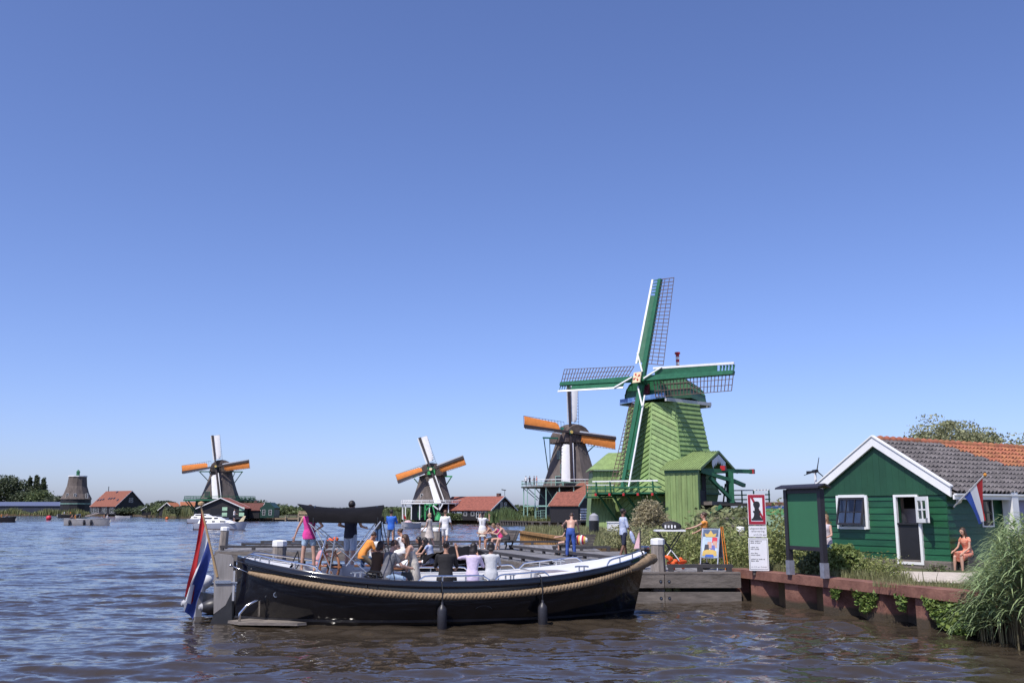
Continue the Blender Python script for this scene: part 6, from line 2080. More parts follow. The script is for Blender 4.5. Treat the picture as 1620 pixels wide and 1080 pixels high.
def second_boat():
    teak = mat('grey_teak', (.20, .155, .12)); wood = mat('varnished_wood', (.20, .085, .04))
    t, hb, sh = open_boat('boat', 'dark open boat full of seated people with a brown rail behind the black boat', (-4.35, 31.6, 0), R(2), 7.6, 2.5, .78, .95, mat('dark_hull', (.02, .018, .02), rough=.4), mat('dark_liner', (.10, .09, .085), rough=.7), wood, floor=ROUND_FLOOR)
    st = mat('striped_cushion', (.7, .69, .66), rough=.9)
    for k, x in enumerate((-3.2, -.95, .55)):
        mb = MB(); mb.box((x, -.2, .68), (.5, 1.9, .08)); th = part('thwart', mb, teak, t)
    for x0, n in ((.35, 9), (-3.1, 4)):
        for i in range(n):
            mb = MB(); mb.box((x0 + .09 * i, -1.02, .80 if x0 > 0 else .86), (.055 if i % 2 == 0 else .035, .16, .20 if x0 > 0 else .10)); part('cushion_stripe', mb, st if i % 2 == 0 or x0 < 0 else black_plastic, t)
    # folded black sun cover with its tubes towards the bow
    rs = np.random.RandomState(5)
    rows = []
    for i in range(15):
        u = i / 14
        rows.append([V(1.5 + 2.0 * u, -1.0 + 2.0 * j / 10, 1.0 + .17 * math.sin(u * 7 + j * .5) + .12 * math.sin(j * 1.9 + u * 3) + .22 * math.sin(u * 3.0) - .10 * abs(j - 5) / 5 + .05 * rs.rand()) for j in range(11)])
    mb = MB(); mb.grid(rows); mb.grid([[p - V(0, 0, .03) for p in r] for r in rows]); part('folded_cover', mb, mat('black_canvas', (.013, .012, .014)), t, smooth=True)
    for a, b in (((1.0, -1.05, .86), (3.2, -.95, 1.18)), ((.9, -.9, .9), (2.2, -.2, 1.08)), ((1.2, -1.1, .84), (3.5, -1.0, 1.0)), ((1.0, .9, .9), (3.0, .9, 1.2))):
        mb = MB(); mb.tube([a, b], .018, 6); part('cover_tube', mb, steel, t)
    mb = MB(); mb.ell((.95, -.75, .93), (.32, .2, .15), 10, 6); part('white_bag', mb, mat('white_fabric', (.7, .7, .7), rough=.9, var=.15, scale=8, bump=.6, bscale=12), t, smooth=True)
second_boat()

# ------------------------------------------------------------------ boats out on the river
def river_boats():
    dk = mat('dark_hull', (.02, .018, .02)); wh = mat('white_hull', (.58, .57, .57), rough=.35, var=.08); lin = mat('cream_liner', (.6, .57, .5), rough=.7)
    p = gp(140, 830, 0)
    t, hb, sh = open_boat('boat', 'pale grey open motor boat with dark fenders on the river at the left', (p.x, p.y, 0), R(-6), 8.8, 2.6, 1.05, 1.3, mat('pale_grey_hull', (.36, .35, .35), rough=.35), lin, wh, floor=.5)
    for x in (-3.1, -.2, 1.2): mb = MB(); mb.ell((x, -1.32, .55), (.25, .14, .55), 8, 6); part('fender', mb, mat('black_rubber', (.028, .027, .032)), t, smooth=True)
    mb = MB(); mb.slab([(-.3, -.9, 1.6), (2.4, -.9, 2.2), (2.4, .9, 2.2), (-.3, .9, 1.6)], (0, 0, .15)); part('folded_hood', mb, mat('taupe_canvas', (.33, .28, .26)), t)
    mb = MB(); mb.box((-4.6, 0, .5), (.5, .4, 1.1)); part('outboard_motor', mb, white, t)
    mb = MB(); mb.tube([(-2.4, -.6, 1.3), (-2.1, -.6, 2.0), (-2.1, .6, 2.0), (-2.4, .6, 1.3)], .03, 5); part('windscreen_frame', mb, steel, t)
    p = gp(8, 825.5, 0)
    t, hb, sh = open_boat('boat', 'dark sloop leaving the picture at the left edge', (p.x - 1.6, p.y, 0), R(0), 8.5, 2.6, .95, 1.3, dk, lin, dk, floor=.4)
    p = gp(104, 818.6, 0)
    t, hb, sh = open_boat('boat', 'small dark boat with three people lying off the left reeds behind the pale boat', (p.x + 1, p.y, 0), R(180), 9, 2.8, 1.1, 1.5, dk, lin, dk, floor=.5)
    p = gp(196, 818, 0)
    t, hb, sh = open_boat('boat', 'small white boat moored in front of the black barn gable', (p.x + 2, p.y - 6, 0), R(180), 6.5, 2.2, .55, .75, wh, lin, wh, floor=.3)
    p = gp(648, 835.5, 0)
    t, hb, sh = open_boat('boat', 'tiny white boat with a red flag on the river behind the long jetty', (p.x, p.y, 0), R(-115), 4.2, 1.9, .75, .95, wh, lin, wh, floor=.3)
    mb = MB(); mb.ell((.5, 0, .9), (.7, .6, .35), 10, 6); part('pink_cover', mb, mat('pale_pink_cloth', (.6, .42, .42), rough=.9), t)
    p = gp(647, 834, 0); p2 = gp(682, 830, 0)
    f = thing('flag', 'small red flag at the back of the tiny white boat', 'flag', (p.x - .9, p.y + .7, .7))
    mb = MB(); mb.tube([(0, 0, 0), (-.2, 0, 1.6)], .03, 5); part('staff', mb, white, f); mb = MB(); mb.slab([(-.2, 0, 1.55), (-.16, 0, .8), (.35, .1, .5), (.25, .1, 1.0)], (0, .02, 0)); part('cloth', mb, FLAGM[0], f)
    t, hb, sh = open_boat('boat', 'low white rowing boat by the bank behind the man in white', (p2.x, p2.y, 0), R(5), 4.2, 1.5, .45, .6, wh, lin, wh, floor=.2)
    # motor cruiser
    p = gp(350, 837.5, 0)
    def cruiser(label, loc, L_, s, rz=0.0):
        t = thing('motor_cruiser', label, 'motor boat', loc, rz)
        mb = MB()
        TS = [i / 16 for i in range(17)]
        hb = lambda q: 1.5 * s * max(.02, 1 - max(0, (q - .4) / .6) ** 2.4) ** .8
        zs = lambda q: (1.05 + .25 * q ** 2) * s
        for sd in (-1, 1): mb.grid([[V(L_ * (q - .5) - .5 * s * (1 - k / 5) * max(0, q - .6) / .4, sd * hb(q) * (.7 + .3 * (k / 5) ** .5), -.3 + (zs(q) + .3) * k / 5) for k in range(6)] for q in TS])
        mb.add([V(-L_ / 2, sd * 1.5 * s * .98, z) for sd, z in ((-1, -.3), (1, -.3), (1, 1.05 * s), (-1, 1.05 * s))], [(0, 1, 2, 3)])
        h = part('hull', mb, mat('cruiser_hull', (.46, .48, .55), rough=.3, var=.06), t, smooth=40)
        mb = MB()
        for sd in (-1, 1): mb.grid([[V(L_ * (q - .5) - .5 * s * .95 * max(0, q - .6) / .4, sd * (hb(q) * .86 + .02), z) for z in (-.02, .16 * s)] for q in TS])
        part('boot_top', mb, mat('dark_red_antifoul', (.06, .02, .02)), h)
        mb = MB(); mb.grid([[V(L_ * (q - .5), j * hb(q) / 2, zs(q) + .0) for j in (-2, -1, 0, 1, 2)] for q in TS]); part('deck', mb, white, t)
        cab = [(-.46, .0), (-.44, .62), (-.30, .74), (-.02, .70), (.06, 1.16), (-.34, 1.22)]
        def block(x0, x1, x2, x3, z0, z1, w0, w1, nm, m_):
            mb = MB(); mb.hexa([(x0, -w0, z0), (x1, -w0, z0), (x1, w0, z0), (x0, w0, z0), (x2, -w1, z1), (x3, -w1, z1), (x3, w1, z1), (x2, w1, z1)]); return part(nm, mb, m_, t)
        block(-L_ * .42, L_ * .30, -L_ * .40, L_ * .12, 1.05 * s, 1.6 * s, 1.3 * s, 1.1 * s, 'cabin', white)
        block(-L_ * .36, L_ * .05, -L_ * .33, -L_ * .05, 1.6 * s, 2.1 * s, 1.05 * s, .9 * s, 'wheelhouse', white)
        for x, w, z in ((-L_ * .30, .9, 1.33), (-L_ * .12, .5, 1.33), (.06 * L_, .9, 1.33), (-L_ * .24, 1.3, 1.86), (-L_ * .08, .6, 1.86)):
            mb = MB(); yy = -(1.3 - .2 * (z - 1.05) / .55 if z < 1.6 else 1.05 - .15 * (z - 1.6) / .5) * s - .02
            mb.box((x, yy, z * s), (w * s, .05, .24 * s)); part('cabin_window', mb, glass, t)
        mb = MB(); mb.tube([(L_ * .1, -1.35 * s, 1.1 * s), (L_ * .12, -1.3 * s, 1.7 * s), (L_ * .46, -.3 * s, 1.85 * s), (L_ * .48, 0, 1.85 * s), (L_ * .46, .3 * s, 1.85 * s), (L_ * .12, 1.3 * s, 1.7 * s)], .025, 5); part('pulpit_rail', mb, steel, t)
        return t
    c = cruiser('white motor cruiser with dark cabin windows under way in front of the quay', (p.x, p.y, 0), 7.2, .86)
    mb = MB(); mb.slab([(2.5, -.45, 1.1), (3.2, -.45, 1.2), (3.5, -.45, 1.9), (3.2, -.45, 1.95)], (0, .12, 0)); part('bow_board', mb, mat('cream_paint', (.72, .60, .38)), c)
    p = gp(330, 829, 0)
    cruiser('second white cruiser with a dark hood behind the first one', (p.x - 4, 205, 0), 8.5, .95)
    # buoys
    p = gp(77, 822, 0)
    mb = MB(); mb.ell((0, 0, .55), (.78, .78, .78), 14, 10); mb.mi = 1; mb.tube([(0, 0, 1.3), (0, 0, 1.55)], .12, 8)
    single('buoy', mb, [mat('buoy_red', (.55, .03, .06), rough=.4), black_plastic], 'round red buoy floating at the left', 'buoy', smooth=40, loc=(p.x, p.y, 0))
    p = gp(264, 821, 0)
    mb = MB(); mb.ell((0, 0, .3), (.5, .5, .5), 12, 8); mb.mi = 1; mb.tube([(0, 0, .75), (0, 0, .95)], .1, 8)
    single('buoy', mb, [mat('buoy_orange', (.6, .14, .02), rough=.4), black_plastic], 'small orange buoy floating before the reeds left of the stern flag', 'buoy', smooth=40, loc=(p.x, p.y, 0))
river_boats()

# ------------------------------------------------------------------ quay of the far mill
def quay():
    t = thing('quay', 'low timber quay with posts in front of the far green house', 'quay', (-66, 262, 0), world=True)
    for i in range(8):
        a, b = -80 + 3.0 * i, -77.05 + 3.0 * i
        mb = MB(); mb.box(((a + b) / 2, 262.5, .55), (b - a, .4, .35)); part('quay_beam', mb, mat('pale_quay_wood', (.34, .27, .19), rough=.9, var=.3), t)
        mb = MB(); mb.box(((a + b) / 2, 262.7, .1), (b - a, .2, .5)); part('quay_face', mb, black_wood, t)
    for i in range(7):
        mb = MB(); mb.tube([(-79 + 3.5 * i, 262.0, -1), (-79 + 3.5 * i, 262.0, 1.9 if i in (4, 6) else 1.3)], .22, 8); part('quay_post', mb, mat('pale_quay_wood', (.34, .27, .19)), t)
    for i in range(5):
        mb = MB(); mb.beam((-62 + 2.2 * i, 268, 1.5), (-60 + 2.2 * i, 268, 1.5), .3, .3); mb.beam((-62 + 2.2 * i, 268, .86), (-62 + 2.2 * i, 268, 1.6), .2, .2); part('fence_rail', mb, dark_wood, t)
    t = thing('parasol', 'pale pink parasol standing on the quay in front of the far mill', 'parasol', (-72.8, 258.5, MG))
    mb = MB(); mb.lathe([(1.9, 2.1), (1.2, 2.7), (.1, 3.1)], (0, 0, 0), 8); part('canopy', mb, mat('pale_pink_cloth', (.6, .42, .42)), t)
    mb = MB(); mb.tube([(0, 0, 0), (0, 0, 3.1)], .06, 6); part('pole', mb, white, t)
    # heap of logs before the shed
    rr = random.Random(8)
    t = thing('log_pile', 'heap of sawn brown logs on the quay beside the far shed', 'log pile', (-77.5, 253.5, MG), world=True)
    lm = mat('log_wood', (.22, .15, .10), rough=.9, var=.4, scale=2, rand=.25)
    for i in range(16):
        x, z = -80.5 + 5.5 * rr.random(), MG + .25 + rr.random() * 1.6
        mb = MB(); mb.tube([(x, 257.5, z), (x + rr.uniform(.8, 2.2), 255.5, z + rr.uniform(.2, 1.2))], .3, 8); part('log', mb, lm, t)
    t = thing('timber_stack', 'long stack of pale sawn timber on the far bank left of the black canopy', 'timber stack', (-57, 272, MG), world=True)
    for i in range(4):
        for j in range(3):
            mb = MB(); mb.box((-58.5 + 3.6 * j, 272, MG + .3 + .42 * i), (3.4, 1.2, .3)); part('board', mb, mat('pale_sawn_wood', (.42, .32, .2), rough=.9, var=.3, rand=.2), t)
quay()

# revetments along the spit and the bank of the ring gallery mill
def revet(label, pts, z, step, m, loc):
    t = thing('revetment', label, 'revetment', loc, world=True)
    posts = MB()
    for a, b in zip(pts[:-1], pts[1:]):
        a, b = V(*a, 0), V(*b, 0); d = b - a; n = max(1, int(d.length / step)); nn = V(d.y, -d.x, 0).normalized()
        if nn.dot(-a) < 0: nn = -nn
        mb = MB(); mb.beam(a + nn * .25 + V(0, 0, z - .12), b + nn * .25 + V(0, 0, z - .12), .3, .2); part('waling', mb, m, t)
        for i in range(n):
            p = a.lerp(b, (i + .5) / n)
            mb = MB(); mb.tube([p + nn * .12 + V(0, 0, -.8), p + nn * .12 + V(0, 0, z - .02)], step * .2, 7); part('post', mb, m, t)
rust = mat('ochre_wood', (.30, .16, .05), rough=.9, var=.35, scale=2)
revet('row of short ochre timber posts edging the small grassy spit', [(1.6, 92), (.95, 88), (3.4, 70), (4.6, 58), (3.6, 48.5)], .86, 1.1, rust, (2, 80, 0))
revet('row of dark posts edging the bank below the ring gallery mill', [(-4, 196), (3, 172), (15, 165), (22, 150)], .86, 1.6, dark_wood, (8, 170, 0))

# ------------------------------------------------------------------ small things on the near jetty
def jetty_things():
    t = thing('table', 'tall white topped folding table with crossed dark legs on the near jetty', 'table', (4.95, 30.4, JZ))
    mb = MB(); mb.box((0, 0, 1.14), (.92, .55, .05)); part('table_top', mb, white, t)
    for a, b, m_ in (((-.38, -.2, 1.12), (.0, -.2, .55), black_plastic), ((.0, -.2, .55), (.42, -.2, .0), white), ((.38, -.2, 1.12), (-.0, -.22, .55), black_plastic), ((.0, -.22, .55), (-.42, -.22, .0), white), ((-.38, .2, 1.12), (.42, .2, .0), black_plastic), ((.38, .22, 1.12), (-.42, .22, .0), black_plastic)):
        mb = MB(); mb.tube([a, b], .018, 6); part('leg', mb, m_, t)
    rs = np.random.RandomState(2)
    mb = MB(); mb.ell((0, 0, .12), (.30, .18, .15), 14, 8); mb.ell((.18, 0, .1), (.16, .15, .12), 10, 6); mb.mi = 1
    for i in range(4): mb.box((-.2 + .1 * i, -.185, .1), (.05, .02, .1 - .02 * (i % 2)))
    single('bag', mb, [mat('black_nylon', (.014, .013, .016), rough=.7, bump=.4, bscale=12), white], 'black sports bag with white print lying on the folding table', 'bag', smooth=40, loc=(5.0, 30.4, JZ + 1.165))
    # life jacket heap
    mb = MB()
    rr = random.Random(4)
    for i in range(16): mb.ell((rr.uniform(-.24, .24), rr.uniform(-.15, .15), .06 + rr.uniform(0, .32) ** 1.1), (rr.uniform(.05, .17), rr.uniform(.05, .1), rr.uniform(.03, .07)), 9, 6, M=Matrix.Rotation(rr.uniform(-1.3, 1.3), 3, 'Y') @ Matrix.Rotation(rr.uniform(-1, 1), 3, 'X'))
    single('life_jacket', mb, mat('life_jacket_orange', (.70, .10, .015), rough=.7, var=.3, scale=6, bump=.6, bscale=10), 'crumpled orange life jacket lying by the mooring pole', 'life jacket', smooth=50, loc=(4.95, 29.3, JZ + .02))
    w = gp(525, 858, JZ)
    mb = MB(); mb.ell((0, 0, .12), (.35, .2, .14), 10, 7); mb.ell((.2, .05, .2), (.18, .15, .12), 8, 6)
    single('life_jacket', mb, mat('life_jacket_orange', (.70, .10, .015)), 'orange life jacket lying on the long jetty behind the canopy struts', 'life jacket', smooth=50, loc=w)
    # A-frame sign
    t = thing('sandwich_board', 'white framed sandwich board with a colourful royal poster on the near jetty', 'sandwich board', (6.05, 29.35, JZ), R(58))
    alu = mat('brushed_aluminium', (.55, .56, .58), rough=.35, metal=.8)
    Ht, lean, w = 1.22, .33, .27
    for s in (-1, 1):
        S = lambda x, z, o=0.0: V(s * lean * (1 - z / Ht) * 1.0 + o * s, x, z)   # panels lean along local x
        for x in (-w, w):
            mb = MB(); mb.beam(S(x, 0), S(x, Ht), .03, .03); part('frame_rail', mb, alu, t)
        mb = MB(); mb.beam(S(-w, Ht), S(w, Ht), .03, .03); mb.beam(S(-w, .36), S(w, .36), .03, .03); part('frame_rail', mb, alu, t)
        mb = MB(); mb.slab([S(-w + .02, .37), S(w - .02, .37), S(w - .02, Ht - .02), S(-w + .02, Ht - .02)], V(s * .012, 0, 0)); 
        pn_ = part('poster' if s < 0 else 'back_panel', mb, mat('poster_blue', (.30, .45, .62), rough=.4, c2=(.6, .68, .75), var=.2, scale=3) if s < 0 else mat('slate_panel', (.14, .14, .17), rough=.5), t)
        if s > 0: continue
        def shape(nm, pts, m_, o):
            mb = MB(); q = [S(x, z, o) for x, z in pts]; mb.prism(q, V(-.003, 0, 0)); part(nm, mb, m_, pn_)
        shape('dark_top', [(-.24, .98), (.24, .98), (.24, 1.19), (-.24, 1.19)], mat('poster_dark', (.06, .09, .16)), .013)
        shape('gold_crown', [(-.15, .97), (.15, .97), (.19, 1.08), (.08, 1.05), (.0, 1.17), (-.08, 1.05), (-.19, 1.08)], gold, .017)
        shape('red_badge', [(-.22, .80), (-.06, .80), (-.06, .96), (-.22, .96)], mat('badge_red', (.55, .03, .06)), .017)
        for x, z, c in ((.1, .66, (.03, .035, .05)), (-.09, .64, (.1, .12, .35)), (.02, .74, (.5, .3, .22)), (-.15, .76, (.5, .32, .25))): shape('figure', [(x - .08, z - .1), (x + .08, z - .1), (x + .06, z + .09), (x - .06, z + .09)], mat('poster_%d' % int(c[0] * 100), c), .018 + .001 * x)
        shape('gold_drum', [(-.23, .42), (.23, .42), (.21, .56), (.1, .60), (-.1, .60), (-.21, .56)], gold, .019)
        shape('blue_base', [(-.14, .39), (.14, .39), (.12, .46), (-.12, .46)], mat('poster_blue_deep', (.03, .1, .42)), .022)
    mb = MB()
    for dx in (0, .05): mb.beam((.12 + dx, -.32, 1.22), (.2 + dx * 1.6, -.36, -.04 + dx), .045, .02)
    single('strap', mb, mat('orange_webbing', (.70, .20, .02), rough=.8, var=.3, scale=12), 'two orange straps hanging over the side of the sandwich board', 'strap', loc=(6.15, 29.30, JZ + .06), rz=R(0))
    mb = MB(); mb.ell((0, 0, .1), (.2, .12, .11), 12, 7)
    single('bag', mb, mat('black_nylon', (.014, .013, .016)), 'small black bag on the jetty below the sandwich board', 'bag', smooth=True, loc=(5.85, 29.4, JZ + .01))
    # small barbecue bucket and pennant
    t = thing('barbecue', 'small dark barbecue bucket with a steel rim beside the mooring pole', 'barbecue', (4.0, 29.6, JZ))
    mb = MB(); mb.lathe([(.16, .35), (.22, .6)], (0, 0, 0), 14); mb.lathe([(.05, 0), (.05, .35)], (0, 0, 0), 8); part('bucket', mb, mat('black_enamel', (.02, .015, .015), rough=.3), t)
    mb = MB(); mb.lathe([(.23, .6), (.25, .66), (.18, .70)], (0, 0, 0), 16); part('lid', mb, steel, t)
    p = BM @ V(BL - .12, .15, sheer(.985))
    t = thing('pennant', 'small faded pink pennant on a short staff at the bow of the black boat', 'flag', p)
    mb = MB(); mb.tube([(0, 0, -.02), (0, 0, .62)], .018, 6); part('staff', mb, dark_wood, t)
    mb = MB(); mb.prism([(0, 0, .58), (-.05, .01, .5), (-.17, .03, .12), (-.03, 0, .14)], (0, .006, 0)); part('cloth', mb, mat('faded_pink_cloth', (.6, .38, .4), rough=.9), t)
    # litter bins and posts on the bank left of the mill
    for i, (px, py, w, h, m_, lab) in enumerate(((940, 850, .75, 1.6, black_plastic, 'black litter bin with a domed grey top on the grass below the green mill'), (973, 848, 1.0, .95, white, 'white box standing on the bank left of the walking man'))):
        p = gp(px, py, MG)
        if i == 0: mb = MB(); mb.lathe([(w * .45, 0), (w * .45, h * .7)], (0, 0, 0), 12); mb.mi = 1; mb.lathe([(w * .45, h * .7), (w * .4, h * .9), (w * .1, h)], (0, 0, 0), 12); single('litter_bin', mb, [m_, mat('grey_motor', (.3, .3, .32))], lab, 'litter bin', smooth=40, loc=p)
        else: mb = MB(); mb.box((0, 0, h / 2), (w, w, h)); mb.box((0, 0, h + .03), (w * 1.08, w * 1.08, .06)); single('box', mb, m_, lab, 'box', loc=p)
    # upturned plank platform beside the small shed
    t = thing('landing_stage', 'dark plank landing stage in front of the small black shed', 'landing stage', (15, 152, 0), world=True)
    for i in range(8):
        mb = MB(); mb.box((10.5 + 1.2 * i, 152.5, 1.15 + .02 * (i % 3)), (1.12, 5, .14)); part('plank', mb, dark_wood, t)
    for x in (10.5, 14.5, 18.5): mb = MB(); mb.beam((x, 150.2, -1), (x, 150.2, 1.1), .4, .4); part('post', mb, black_wood, t)
    # rail fence far behind the orange woman
    t = thing('fence', 'low weathered rail fence in the greenery below the log ramp', 'fence', (14.5, 62, MG), R(-15))
    for i in range(4): mb = MB(); mb.box((-2 + 1.3 * i, 0, .7), (.12, .12, 1.5)); part('post', mb, grey_wood, t)
    for z in (.8, 1.3): mb = MB(); mb.box((0, -.08, z), (4.6, .06, .1)); part('rail', mb, grey_wood, t)
    # striped bag on the second bench
    mb = MB()
    for i in range(9):
        a = i / 9
        mb.mi = i % 3
        r0, r1 = math.sin(math.pi * (a * .8 + .1)), math.sin(math.pi * ((i + 1) / 9 * .8 + .1))
        mb.tube([(-.3 + .6 * a, 0, .14), (-.3 + .6 * (i + 1) / 9, 0, .14)], [.2 * r0, .2 * r1], 12)
    single('bag', mb, [mat('bag_red', (.5, .03, .08), rough=.9), mat('bag_yellow', (.75, .48, .12), rough=.9), mat('bag_white', (.75, .72, .68), rough=.9)], 'red yellow and white striped beach bag lying on the bench', 'bag', smooth=50, loc=(2.75, 39.0, JZ + .46), rz=R(-20))
    mb = MB(); mb.ell((0, 0, .12), (.16, .14, .2), 10, 7); mb.ell((.12, .02, .2), (.1, .1, .12), 8, 6)
    single('bag', mb, mat('black_nylon', (.014, .013, .016)), 'black backpack behind the striped beach bag on the bench', 'bag', smooth=True, loc=(2.55, 39.45, JZ + .46))
jetty_things()
# ------------------------------------------------------------------ people
def rcone(mb, a, b, ra, rb, n=10):
    """tapered limb with round ends"""
    a, b = Vector(a), Vector(b)
    d = b - a
    if d.length < 1e-5: d = V(0, 0, .001)
    t = d.normalized()
    pts, rs = [], []
    for i in range(5):
        w = math.pi / 2 * (1 - i / 4); pts.append(a - t * ra * math.sin(w)); rs.append(max(.001, ra * math.cos(w)))
    for i in range(5):
        w = math.pi / 2 * i / 4; pts.append(b + t * rb * math.sin(w)); rs.append(max(.001, rb * math.cos(w)))
    mb.tube(pts, rs, n)

def loft(mb, secs, n=14):
    """closed loft through elliptic sections (centre, right, forward, half width, half depth)"""
    vs, fs = [], []
    for c, x, y, w, d in secs:
        for j in range(n):
            a = 2 * math.pi * j / n
            vs.append(c + x * (w * math.cos(a)) + y * (d * math.sin(a)))
    k = len(secs)
    for i in range(k - 1):
        for j in range(n): fs.append((i * n + j, i * n + (j + 1) % n, (i + 1) * n + (j + 1) % n, (i + 1) * n + j))
    fs += [tuple(range(n))[::-1], tuple((k - 1) * n + j for j in range(n))]
    mb.add(vs, fs)

def remesh(mb, m, vox=.016, smooth=5, name='body'):
    """one continuous skin over overlapping solids"""
    me = mb.mesh('tmp', m)
    o = bpy.data.objects.new('tmp', me); col.objects.link(o)
    r = o.modifiers.new('r', 'REMESH'); r.mode = 'VOXEL'; r.voxel_size = vox; r.use_smooth_shade = True
    if smooth: s = o.modifiers.new('s', 'SMOOTH'); s.factor = .5; s.iterations = smooth
    dg = bpy.context.evaluated_depsgraph_get()
    out = bpy.data.meshes.new_from_object(o.evaluated_get(dg))
    bpy.data.objects.remove(o); bpy.data.meshes.remove(me)
    out.materials.clear(); out.materials.append(m)
    out.shade_smooth()
    out.name = name
    return out

def cloth(name, c, **k):
    k.setdefault('rough', .9); k.setdefault('var', .14); k.setdefault('scale', 9)
    return mat(name, c, bump=1.0, bscale=7, **k)

SKINS = [mat('skin_fair', (.50, .29, .21), rough=.5, var=.08, scale=10), mat('skin_tan', (.40, .21, .135), rough=.5, var=.08, scale=10), mat('skin_brown', (.20, .10, .065), rough=.5, var=.08, scale=10)]
eye_w, eye_d, lip_m, brow_m = mat('eye_white', (.75, .73, .7), rough=.3), mat('eye_dark', (.02, .015, .012), rough=.2), mat('lip', (.34, .12, .10), rough=.5), mat('brow', (.05, .03, .02), rough=.9)

def person(label, loc, rz, h=1.74, sk=0, lean=0, twist=0, head=(0, 0), la=(5, 12, 12, 4), ra=(5, 12, 12, 4), ll=(0, 4, 0), rl=(0, 4, 0), top=None, sleeves=.55, bottom=None, legs=.5, dress=None, hair=None, hairlen=0.0, bun=False, cap=None, shoes=None, seat=None, female=False, group=None, vox=.016, straps=False, glasses=False, beard=False, pony=False):
    """joint angles in degrees: arm (forward, out, elbow, forearm out); leg (forward, out, knee).
    seat: height of the hips above the base for somebody sitting. x is the person's right, y the way it faces"""
    s = h / 1.75
    t = thing('person', label, 'person', loc, rz, group)
    th_l, sh_l = .43 * s, .43 * s
    def limb(f, a, side): f, a = R(f), R(a); return V(side * math.sin(a), math.cos(a) * math.sin(f), -math.cos(a) * math.cos(f))
    legs_d = []
    for sd, (f, a, k) in ((-1, ll), (1, rl)): legs_d.append((limb(f, a, sd), limb(f - k, a * .4, sd)))
    foot = .075 * s
    if seat is None: hz = max(-(d0 * th_l + d1 * sh_l).z for d0, d1 in legs_d) + foot
    else: hz = seat + .09 * s
    X = V(math.cos(R(twist)), math.sin(R(twist)), 0)
    Y = V(-math.sin(R(twist)), math.cos(R(twist)), 0)
    U = (V(0, 0, 1) * math.cos(R(lean)) + Y * math.sin(R(lean)))
    Fw = (Y * math.cos(R(lean)) - V(0, 0, 1) * math.sin(R(lean)))
    PX = V(1, 0, 0)
    hip = V(0, 0, hz)
    sw = (.168 if female else .188) * s
    hw = (.165 if female else .158) * s
    def sp(z, w, d, f=0): 
        q = min(1, max(0, z / .25))
        return (hip + (V(0, 0, 1) * (1 - q) + U * q).normalized() * z * s + Fw * f * s, PX.lerp(X, q).normalized(), (V(0, 1, 0) * (1 - q) + Fw * q).normalized(), w * s, d * s)
    wst = .118 if female else .142
    torso = [sp(-.10, .10, .09), sp(-.04, hw / s, .115), sp(.06, hw / s * .97, .112), sp(.17, wst, .092), sp(.28, wst + .016, .10), sp(.38, .158 if female else .172, .118, .012 if female else .005), sp(.46, .16 if female else .178, .105), sp(.505, .125, .08), sp(.53, .07, .06)]
    sh_c = hip + U * .475 * s
    nb = hip + U * .51 * s
    hy, hp_ = head
    HU = (U * math.cos(R(hp_)) + Fw * math.sin(R(hp_))).normalized()
    HU = (HU + V(0, 0, .6)).normalized() if abs(lean) > 15 else HU
    HX0 = X * math.cos(R(hy)) + Fw * math.sin(R(hy))
    HF = HU.cross(HX0).normalized()
    HX = HF.cross(HU).normalized()
    nk = nb + HU * .085 * s
    hc = nk + HU * .115 * s + HF * .02 * s
    HM3 = Matrix((HX, HF, HU)).transposed()
    body = MB()
    loft(body, torso)
    rcone(body, nb - HU * .03 * s, nk + HU * .05 * s, .056 * s, .05 * s)
    body.ell(hc + HU * .01 * s - HF * .008 * s, (.074 * s, .094 * s, .100 * s), 16, 12, HM3)
    body.ell(hc - HU * .055 * s + HF * .025 * s, (.054 * s, .062 * s, .062 * s), 12, 8, HM3)
    rcone(body, hc + HF * .088 * s + HU * .012 * s, hc + HF * .112 * s - HU * .022 * s, .010 * s, .015 * s, 6)
    for sd in (-1, 1): body.ell(hc + HX * sd * .076 * s - HF * .008 * s - HU * .012 * s, (.012 * s, .022 * s, .032 * s), 8, 6, HM3)
    hands = []
    arms = []
    for sd, (f, a, e, a2) in ((-1, la), (1, ra)):
        S = sh_c + X * sd * sw
        def ld(f_, a_):
            d = limb(f_, a_, sd)
            return (X * d.x + Y * d.y + V(0, 0, d.z)) if abs(lean) < 60 else X * d.x + Fw * d.y + U * d.z
        E = S + ld(f, a) * .29 * s
        W_ = E + ld(f + e, a2) * .25 * s
        hd = ld(f + e + 8, a2 * .8)
        rcone(body, S, E, .05 * s * (.85 if female else 1), .037 * s * (.88 if female else 1))
        rcone(body, E, W_, .038 * s * (.88 if female else 1), .026 * s)
        pal = W_ + hd * .085 * s
        rcone(body, W_, pal, .028 * s, .034 * s)
        arms.append((S, E, W_)); hands.append((pal, hd, sd))
    legsp = []
    for sd, (d0, d1) in zip((-1, 1), legs_d):
        Hh = hip + PX * sd * .088 * s - V(0, 0, .03 * s)
        K = Hh + d0 * th_l; A = K + d1 * (sh_l - .03 * s)
        rcone(body, Hh, K, .082 * s, .054 * s); rcone(body, K, K.lerp(A, .35), .052 * s, .055 * s); rcone(body, K.lerp(A, .3), A, .056 * s, .036 * s)
        ft = V(0, 1, 0) * math.cos(R(10)) + PX * sd * .15; ft.z = -.04
        if d1.y < -.45: ft = V(0, .75, -.65)
        heel = A + V(0, -.03 * s, -.045 * s); toe = A + ft.normalized() * .17 * s + V(0, 0, -.05 * s)
        rcone(body, A, heel, .036 * s, .035 * s); rcone(body, heel, toe, .034 * s, .026 * s)
        legsp.append((Hh, K, A, heel, toe))
    skm = SKINS[sk]
    me = remesh(body, skm, vox, 4, 'body')
    # face and fingers join the same body mesh
    ex = MB()
